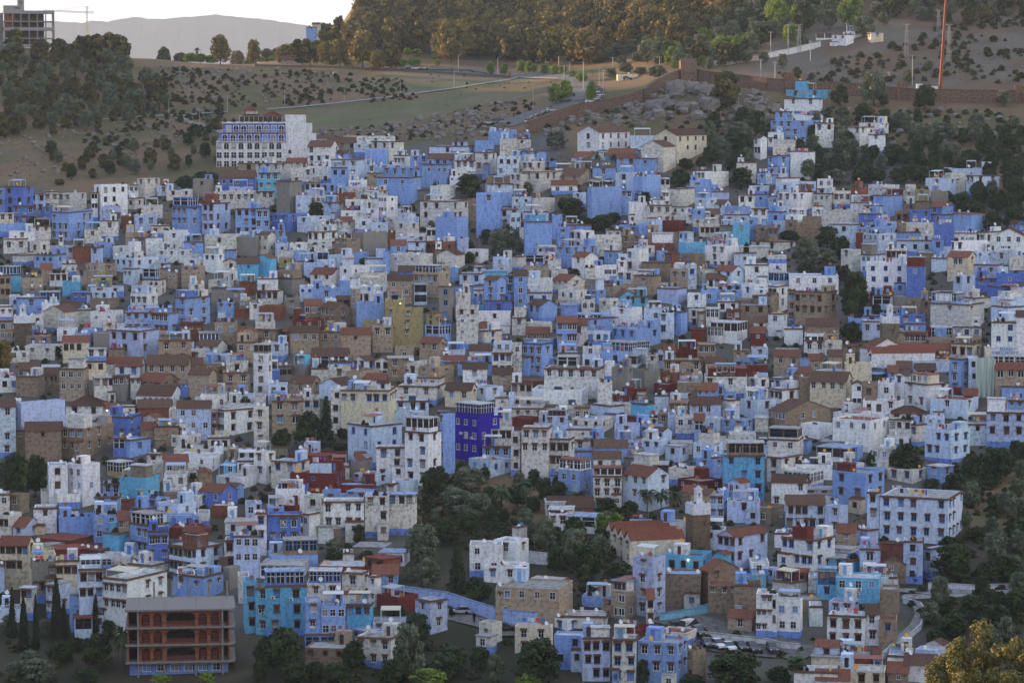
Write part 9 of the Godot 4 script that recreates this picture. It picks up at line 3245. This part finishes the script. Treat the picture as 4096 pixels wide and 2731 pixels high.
-880 -9030 533 26 60 46 2 W f 1x1r - 9 2 0
-288 -9029 543 53 60 53 3 L f 1x1s e 23 2 0
-1151 -9049 536 29 27 59 -39 W f - - 17 3 2
-235 -9062 546 66 62 49 -42 R f 3x1s - 23 2 0
1004 -9044 572 92 74 76 -5 L f 1x1r g 18 0 0
612 -9065 561 45 99 36 -41 W f 1x1r t 18 2 10
767 -9083 561 101 90 33 -41 w f 2x1r e 18 0 1
-964 -9057 538 59 60 56 6 B f 1x1s t 9 2 2
-467 -9076 546 46 101 76 -44 G f - - 23 2 0
154 -9060 556 38 60 79 1 B f 1x3s l 7 1 2
-1374 -9067 544 50 60 36 7 P f 1x1s - 17 1 0
192 -9091 560 55 53 66 -50 W f 2x2a d 7 1 0
-1245 -9084 541 52 49 50 -8 B f 1x1s d 17 3 0
-149 -9080 553 33 60 50 -1 P f - - 23 3 0
1200 -9084 586 79 63 36 -5 B f - d 24 0 1
-888 -9096 542 95 90 70 -7 w f 1x1s - 9 2 2
-699 -9088 546 40 60 43 6 P f 1x1s p 9 1 0
324 -9091 566 20 60 43 -3 w f - - 7 1 2
+-1 -4 0 62 42 30 0 W n - tl 910 0 0
1372 -9118 615 72 68 60 -51 B n 1x1r t 24 0 3
-809 -9108 546 69 66 60 -13 G f - l 9 1 0
-650 -9100 547 53 60 40 0 W f 1x1s p 9 1 0
696 -9102 572 50 60 76 -6 K f 1x1r d 18 0 0
457 -9102 572 93 74 46 -3 N f 2x1s - 7 3 0
-762 -9121 548 44 42 63 -29 w t 2x2s - 9 1 0
365 -9113 571 63 60 40 -6 N f 2x1r d 7 1 0
+0 -4 0 36 25 33 0 L n 2x1r t 884 0 0
1240 -9113 594 90 72 53 -4 w f - dl 24 0 0
-1089 -9115 549 51 60 50 10 W f - u 17 3 4
796 -9132 577 30 60 53 -7 N f 2x1s - 18 0 1
-1514 -9124 556 72 60 43 10 W f 2x1r e 17 2 1
-201 -9158 563 75 71 100 -28 B f - dB 23 0 0
-608 -9153 556 42 92 63 -37 W f 2x2r el 9 1 1
-1135 -9147 552 37 60 50 11 T f 1x1a u 17 3 2
-332 -9160 562 54 52 40 -21 L f 1x1s - 23 2 1
765 -9162 582 40 60 57 -5 N f 1x1s - 18 0 3
656 -9173 584 37 60 53 -8 G f - t 18 0 0
404 -9171 584 30 60 60 -3 B f - - 7 3 2
856 -9184 588 44 97 67 -39 N f 1x1s - 18 0 0
-248 -9189 571 27 60 57 3 W f 2x1r - 23 2 0
-370 -9189 570 23 60 43 5 R f - - 23 2 1
914 -9192 593 72 60 70 -2 N f - - 18 0 2
-293 -9201 573 57 60 37 -2 W f 2x1r - 23 2 1
742 -9201 589 27 60 70 -5 B f 2x2s - 18 0 1
354 -9204 589 72 60 47 -6 B f 2x1r l 7 1 1
313 -9199 586 44 60 37 1 w f 2x1r - 7 1 0
-1155 -9205 562 64 60 54 9 T f - G 17 3 1
1311 -9229 622 54 51 47 -44 B f 1x1r - 24 0 2
1160 -9212 609 47 60 37 -4 P f 1x1s dl 24 0 0
+-17 -4 0 26 25 30 0 N f - - 928 0 0
-1044 -9226 565 61 58 54 -10 W f 1x1s dd 17 3 5
+7 -4 0 13 25 34 0 W f 1x1r - 924 0 0
1258 -9224 617 65 60 64 -7 D f 2x1r - 24 0 1
610 -9230 598 64 60 40 0 w f 4x1r dd 7 3 4
1093 -9245 613 52 49 57 -36 D f 1x1s - 24 0 3
447 -9240 601 34 60 50 -1 L f - - 7 3 1
10 -9240 584 34 60 87 1 L f 2x2r - 23 3 2
140 -9240 590 30 60 77 1 B f - d 7 2 0
32 -9259 589 20 60 61 3 w f 1x1r - 23 3 1
1391 -9262 642 54 60 30 -5 B f - d 24 0 4
1416 -9267 645 61 60 24 -13 W n 5x1g t 24 0 1
491 -9284 607 56 54 40 -29 r f - - 7 3 0
1209 -9272 623 40 60 54 -5 N f 2x1a m 24 0 1
192 -9281 600 108 86 34 -2 B f - ldd 7 1 0
829 -9281 605 37 60 41 -4 L f 1x1s - 18 0 1
-1299 -9277 578 52 60 40 8 w f 1x1s t 17 3 0
-1519 -9282 583 78 62 30 12 W f 1x1r c 17 2 0
-73 -9289 595 74 60 135 2 B f 1x1r x 23 0 1
-344 -9309 588 54 51 51 -44 w f 1x1s - 23 2 1
590 -9290 611 57 60 41 -1 w f 2x1s - 7 3 3
1010 -9296 616 93 74 64 -7 w f - lp 18 0 3
-729 -9290 580 45 60 36 1 B f 2x1r - 9 1 0
-1405 -9313 581 63 138 91 -25 B f 3x3a mh 17 0 0
1330 -9326 641 60 57 47 -33 D t 2x1r d 24 0 2
819 -9319 612 46 44 61 -23 B f 1x1r - 18 0 0
1069 -9311 624 20 60 44 -7 w f - - 24 2 0
-1461 -9307 586 54 60 43 6 w f 2x1s d 17 2 0
-1253 -9315 581 56 60 64 10 W f 1x1r b 17 3 0
-9 -9318 600 54 60 81 4 L f 2x2r e 23 3 1
-581 -9329 589 44 60 41 3 w f 1x1s dl 9 3 1
772 -9332 614 51 60 68 -5 W f 2x1r e 18 0 5
459 -9342 621 75 60 71 -4 w f 3x2r e 7 3 0
700 -9343 619 82 65 44 -4 L f 2x1s dl 18 0 4
-1559 -9344 594 80 64 41 8 B f - b 17 2 0
626 -9352 624 41 60 41 -6 w t 1x1r - 7 3 5
895 -9353 620 44 60 61 -9 W f 2x1r - 18 0 3
-546 -9377 596 52 49 44 -41 w g 3x1s - 9 3 2
-414 -9358 601 54 60 37 4 L f 1x1s d 23 2 2
-1099 -9356 588 59 60 40 7 w f 2x1r e 17 3 4
-1042 -9390 590 66 63 95 -38 B f 3x2r e 0 1 1
-831 -9369 591 68 60 89 2 B f 3x3r e 9 2 1
-780 -9367 592 43 60 89 7 B f 2x2r e 9 2 0
-466 -9368 600 49 60 48 6 W f 1x1r l 9 3 3
956 -9371 628 31 60 61 -4 W f 1x1r l 18 0 4
-361 -9399 603 76 72 48 -29 w f 2x1s dt 23 2 2
395 -9380 627 56 60 72 1 W f - - 7 3 0
573 -9383 631 55 60 31 -6 W f 2x1r l 7 3 3
+0 -4 0 44 31 23 0 W f 1x1s - 952 0 0
-954 -9400 592 44 97 103 -26 P f 2x3r e 9 2 0
-238 -9415 610 115 109 92 -26 w f 3x2r etl 23 0 0
-653 -9412 601 52 114 51 -27 L f 1x1s d 9 3 2
+-2 -4 0 49 34 22 0 K f - - 908 0 0
1151 -9416 648 42 91 72 -49 B f - t 24 0 5
1134 -9405 647 58 60 41 -10 L f 2x1s d 24 0 3
524 -9422 636 49 47 48 -29 W f 2x1s - 7 3 2
-731 -9436 603 61 58 58 -32 D f 2x2r - 9 1 0
244 -9431 632 25 112 113 -59 B f - t 7 0 0
1292 -9422 656 45 60 45 -6 N f - - 24 0 2
1349 -9442 665 51 60 65 -5 G f - - 24 0 0
+-10 -4 0 37 26 34 0 B f 1x1s - 983 0 0
76 -9448 629 79 63 38 3 L f - t 7 2 1
700 -9477 644 62 59 38 -32 B f 2x1s - 18 0 4
1247 -9463 661 58 60 31 -6 N f 2x1s - 24 0 3
-1156 -9454 606 69 60 50 10 P f 2x1r d 17 3 1
-1544 -9465 616 65 60 69 10 D f 3x2r e 17 2 1
-1253 -9469 607 24 60 41 7 T t 1x1r - 17 3 0
-1227 -9485 609 26 57 41 -23 R f - - 17 3 0
-411 -9496 624 43 45 90 -48 W f 3x2s - 23 2 3
599 -9498 650 50 48 59 -44 L f 1x1s t 7 3 2
1110 -9483 660 76 61 34 -5 W f - l 24 0 3
862 -9481 645 45 60 38 -2 L f - d 18 0 2
-503 -9489 622 79 64 45 1 W f 2x1s ld 9 3 0
-442 -9488 625 41 60 52 6 W f 1x1s d 9 3 5
648 -9503 651 56 53 38 -27 L t 2x1s - 7 3 4
+-18 -4 0 43 30 34 0 O n 2x1r t 997 0 0
-125 -9499 635 28 60 69 3 N f - - 23 0 0
363 -9500 652 38 60 83 -1 B f 2x1r - 7 3 0
-1582 -9521 623 67 64 121 -20 D f 2x3r d 17 2 2
+5 -4 0 44 31 34 0 L f 1x1s t 982 0 0
78 -9530 644 34 76 62 -37 w f - l 7 2 0
879 -9549 656 83 79 66 -43 W f 3x1r - 18 0 6
-1479 -9527 625 31 60 55 10 D f 1x1r - 17 2 0
+-2 -4 0 37 26 24 0 W f 1x1r - 995 0 0
829 -9530 654 29 60 59 -2 B f 2x1r - 18 0 2
-1095 -9538 621 31 60 38 7 N f - - 17 3 0
-451 -9538 633 62 60 73 4 W f - - 9 3 4
489 -9541 666 24 60 62 -5 W f 2x2s d 7 3 1
987 -9554 664 56 54 56 -29 w f 3x1r - 18 0 4
1096 -9554 673 40 38 66 -46 R f - d 24 0 0
1306 -9543 682 45 60 52 -8 Y f 1x1a p 24 0 0
-1185 -9549 622 35 60 31 4 L f 1x1s d 17 3 0
-377 -9550 636 42 60 38 1 w f 1x1s d 23 2 3
1052 -9554 671 54 60 56 -9 w f 3x1r - 18 0 5
-1282 -9556 625 66 60 56 7 P f 1x1s p 17 3 0
-497 -9558 637 66 60 42 3 r f - - 9 3 0
519 -9572 670 41 90 66 -35 w f - - 7 3 2
749 -9563 663 52 60 52 -7 W f 2x1r e 18 0 7
795 -9573 665 49 60 52 -6 B f 1x1s - 18 0 3
1466 -9590 710 44 96 66 -65 L f 2x1r b 24 0 5
-1528 -9577 636 68 60 84 5 P f 3x2r - 17 2 0
-1335 -9579 628 21 60 94 6 W f 2x2a b 17 0 0
-1009 -9579 628 33 60 56 4 B f 1x1r - 0 1 0
-583 -9600 638 47 45 52 -24 P f 1x1r t 9 3 0
31 -9589 655 63 60 52 1 L f 2x1s tl 23 3 3
-1640 -9598 641 31 60 91 7 B f 1x2r - 17 2 1
-1330 -9615 631 39 102 115 -49 W f 1x2a b 17 0 1
-56 -9599 656 112 89 63 1 B f 1x1a - 23 0 2
210 -9608 670 32 30 52 -29 L f 1x1s p 7 2 0
1231 -9602 689 45 60 42 -4 r f - - 24 0 0
1271 -9602 689 49 60 38 -4 w f 1x1s - 24 0 1
1366 -9623 700 84 80 66 -33 L f 1x1s ld 24 0 4
-670 -9617 640 45 60 70 7 L f - d 9 3 0
-1479 -9626 643 44 60 81 11 w f 2x2r e 17 0 1
-1158 -9627 637 67 60 42 5 w f 1x1s t 17 3 2
-489 -9627 650 91 73 46 4 W f 2x1s - 9 3 1
405 -9644 683 41 90 88 -42 B f - dl 7 3 1
670 -9630 681 56 60 42 -1 P f 2x1s dl 7 3 0
1402 -9642 713 29 65 70 -53 w f - - 24 0 2
1174 -9670 698 73 69 46 -55 W f 3x1s ld 24 0 2
-739 -9669 644 59 56 112 -40 G f - - 9 0 0
607 -9664 690 75 60 49 -6 B f - - 7 3 3
1015 -9664 692 63 60 39 -7 L f 2x1r d 18 0 3
-1446 -9679 648 45 99 67 -23 w f 2x1r - 17 0 0
882 -9699 690 66 144 60 -36 L f 1x1r - 18 0 5
931 -9695 691 44 42 32 -42 R f 2x1s - 18 0 0
496 -9700 701 30 60 63 1 w f 2x1r - 7 3 1
601 -9700 701 46 60 56 0 B f 1x1r d 1 3 1
-449 -9720 669 61 58 53 -19 w f - ddl 9 3 4
-629 -9717 661 49 60 46 7 w f 3x1r t 9 3 0
+7 -4 0 31 25 24 0 w f - - 1073 0 0
-385 -9747 673 116 110 92 -17 B f 2x1a - 23 0 5
-1001 -9756 657 68 64 32 -28 R f - - 0 1 0
-539 -9738 669 62 60 46 4 R f 1x1s - 9 3 0
-804 -9739 660 57 60 60 2 w f 3x1r - 9 2 0
-1254 -9762 658 58 55 39 -24 w f 2x1s - 17 3 1
-249 -9760 681 42 91 57 -30 W f - l 23 0 0
803 -9755 704 64 60 32 -8 L f 1x1s d 18 0 6
-902 -9755 661 135 100 57 4 w f 6x1r - 9 2 1
456 -9760 714 57 60 57 -1 L f - l 7 3 0
366 -9780 712 60 57 67 -21 L f 1x2r - 7 0 0
-599 -9794 675 59 56 68 -29 B f 2x1r - 9 3 0
611 -9799 717 53 116 64 -46 W f 3x1r l 1 3 0
171 -9781 704 85 60 34 -1 W t 2x1r p 7 2 0
+0 -4 0 66 44 34 0 D f 1x1g t 1003 0 0
-298 -9799 690 53 60 32 3 G f - - 23 0 0
1493 -9811 753 157 100 39 -8 L f - c 24 0 6
874 -9814 715 34 74 46 -56 W f - - 18 0 8
11 -9825 702 46 101 71 -39 w f 2x2r - 7 2 3
61 -9838 709 67 147 71 -32 w f 4x1r - 7 2 1
-40 -9827 705 86 69 36 4 L f 1x1s c 23 0 0
+4 -4 0 31 25 34 0 R f - - 1012 0 0
-515 -9838 690 86 69 39 2 w f 1x1s d 9 3 3
+-6 -4 0 50 35 34 0 W f 2x1r d 1085 0 0
-654 -9850 684 54 60 61 1 L f 3x1r - 9 3 1
-40 -9861 711 86 69 54 -2 N f - - 23 0 1
873 -9881 735 72 60 39 -2 L f 1x1s d 18 0 7
841 -9883 733 66 60 40 -5 B f 2x1s l 18 0 5
-1248 -9888 681 29 60 54 10 W f 2x1r - 17 3 3
188 -9917 727 94 89 38 -35 T t 2x1r - 7 0 0
774 -9904 741 65 60 68 -6 w f 1x1s p 1 3 1
-1099 -9905 685 86 69 32 7 w f 2x1s - 0 2 0
-805 -9909 691 68 60 83 1 K f 3x2r e 9 0 0
304 -9923 745 75 60 48 -4 B f 1x1r l 1 1 1
866 -9951 747 51 49 83 -55 B f 2x2r e 18 0 6
-896 -9934 691 79 64 36 8 P f 2x1s t 0 1 0
-511 -9938 709 61 60 40 4 W f - d 9 3 2
958 -9950 750 70 66 94 -17 W f - ld 18 0 9
-1233 -9960 689 34 75 65 -35 w f 1x1r - 17 3 3
-187 -9951 723 40 60 40 -2 W f 2x1s - 23 0 1
-1031 -9963 691 59 56 62 -5 G f 1x1s c 0 2 0
-259 -9971 721 86 82 80 -14 B f 5x1r - 23 0 3
443 -9978 762 61 58 58 -15 B f 1x1s - 1 3 0
249 -9971 749 90 60 37 -1 w f 2x1r e 7 0 0
171 -9980 744 56 60 41 -1 W f 2x1r t 7 2 1
-1162 -9987 695 44 60 33 7 L f 1x1r p 17 3 4
381 -9993 763 65 60 58 -5 B t 2x1r d 1 1 0
-916 -10009 700 113 90 55 1 D t 5x1a - 0 1 0
469 -10034 771 87 82 87 -33 w g - - 1 3 0
215 -10011 756 58 60 49 -2 T f 1x1r l 1 2 0
-562 -10031 720 91 87 95 -14 L f 3x2r e 9 3 3
-578 -10020 719 53 60 69 -1 B f 2x1r t 9 3 1
-459 -10019 725 51 60 45 2 T f 1x1s e 9 3 0
-157 -10028 738 69 60 73 4 W f 3x1r - 23 0 2
-13 -10042 743 73 60 80 -3 L f 3x2r - 23 0 2
42 -10061 746 69 66 62 -38 w f 3x1r - 7 2 2
238 -10062 772 70 66 51 -21 K t 3x1a - 1 2 0
359 -10089 778 98 93 48 -23 K t 1x1r - 1 1 0
-99 -10091 749 56 53 88 -24 w f 2x2r e 23 0 1
-395 -10102 738 96 91 48 -27 B f 3x1a b 23 0 7
-707 -10097 723 73 60 59 4 w f 2x2r b 9 0 0
-237 -10106 748 88 71 66 5 B t 4x1r - 23 0 4
-651 -10120 730 81 65 59 0 W f 2x2r b 9 0 0
519 -10145 797 88 194 96 -35 O g 1x2r - 1 3 0
-312 -10147 752 59 60 74 5 B f 2x1r d 23 0 6
-828 -10168 728 92 87 70 -23 w f 3x1r ed 0 1 0
921 -10164 807 74 60 55 -6 w f 2x2r dd 18 0 6
831 -10173 807 32 31 77 -51 W t 2x2a - 1 3 1
367 -10173 801 144 100 41 -2 W f 3x1r - 1 1 0
1237 -10185 821 55 60 74 -10 W f 1x1s b 24 0 4
121 -10180 773 86 60 32 0 B f 1x1r p 7 2 1
-434 -10195 758 133 100 33 4 L f 3x1r dd 9 3 5
43 -10247 779 71 68 59 -48 B f 2x1r - 1 2 0
-385 -10240 764 43 41 59 -28 W f 3x1r e 23 0 3
261 -10255 812 89 196 89 -34 W g 1x2a - 1 2 0
34 -10259 783 67 60 56 1 L f 3x1s - 1 2 0
885 -10260 835 19 60 48 -3 W f 1x1s e 1 3 2
446 -10272 826 82 66 63 -3 L f - - 1 3 0
961 -10283 841 86 69 34 -4 w f - d 18 0 7
-662 -10301 758 85 81 93 -15 W t 3x3r - 9 0 1
1071 -10294 846 63 60 86 -8 W f 2x1r - 24 0 7
-737 -10296 756 67 60 41 6 w t 3x1r - 9 0 1
1152 -10338 851 112 106 67 -43 W f 5x1r e 24 0 6
-466 -10308 777 79 63 64 4 B f - - 9 3 3
907 -10311 851 54 60 49 -3 W f 1x1r d 1 3 3
953 -10353 853 135 129 86 -30 B f 5x3r t 18 0 7
-586 -10335 772 43 41 56 -13 B t 1x1r - 9 3 2
-907 -10329 745 75 60 48 1 T f 1x1r e 0 1 0
1234 -10370 863 78 74 68 -31 W f 1x1s - 24 0 5
-458 -10417 791 82 78 75 -40 w f 2x1r e 9 3 6
-225 -10416 801 129 123 49 -14 L f 1x1r e 23 0 1
-14 -10441 814 57 60 61 -3 w f - - 1 2 1
-96 -10451 815 66 60 53 -2 B f - - 23 0 8
+40 -4 0 47 33 22 0 P f 2x1r e 1183 0 0
33 -10531 832 67 60 42 -1 w f 1x1s - 1 2 0
-597 -10537 805 99 80 54 4 G t 3x1r - 9 0 1
-517 -10536 811 77 61 46 5 L f 2x1s d 9 3 4
1023 -10560 916 130 100 38 -9 W f 2x1s l 18 0 10
1052 -10564 916 39 37 46 -44 B g 2x1a - 18 0 8
+-28 -4 0 49 34 34 0 B f 1x1r d 1178 0 0
-33 -10640 851 100 80 46 0 B f - lc 1 2 2
4 -10659 856 23 60 46 4 B f - d 1 2 1
-680 -10693 824 47 45 47 -6 w t 2x1r - 0 3 0
1035 -10735 961 126 84 51 -14 W f 2x1r t 1 3 4
-509 -10742 846 183 100 31 5 w f 4x1s dd 9 3 5
1067 -10943 1006 142 135 36 -19 K f 2x1r t 1 3 0
+-16 -4 0 44 30 34 0 K f - - 1198 0 0
453 -11749 1078 81 65 20 1 O f - - 1 0 0
1303 -11999 1209 65 62 48 -36 W f 2x1s - 24 0 8
1427 -12021 1224 24 59 39 -64 O n 1x1r - 24 0 0
1365 -12146 1243 45 42 29 -45 W f 1x1r - 24 0 9
1262 -12155 1234 70 60 31 -8 W n 2x1g - 1 3 5
693 -12233 1168 49 60 40 -7 W f 2x1s - 1 0 0
247 -12849 1147 93 74 23 1 N n 3x1g t 1 0 0
168 -13055 1148 53 50 26 -12 O t 2x1a - 1 0 1
-993 -13509 1143 88 70 20 2 T t 2x1s - 0 0 0
-603 -14419 1237 37 60 23 4 W f - - 0 0 1
-999 -15004 1299 55 53 33 -8 B f 1x1s - 0 0 0
-977 -15002 1324 38 36 22 -5 O t - - 0 0 0
-1570 -14999 1196 27 60 24 4 W f 1x1a - 0 0 0
"""
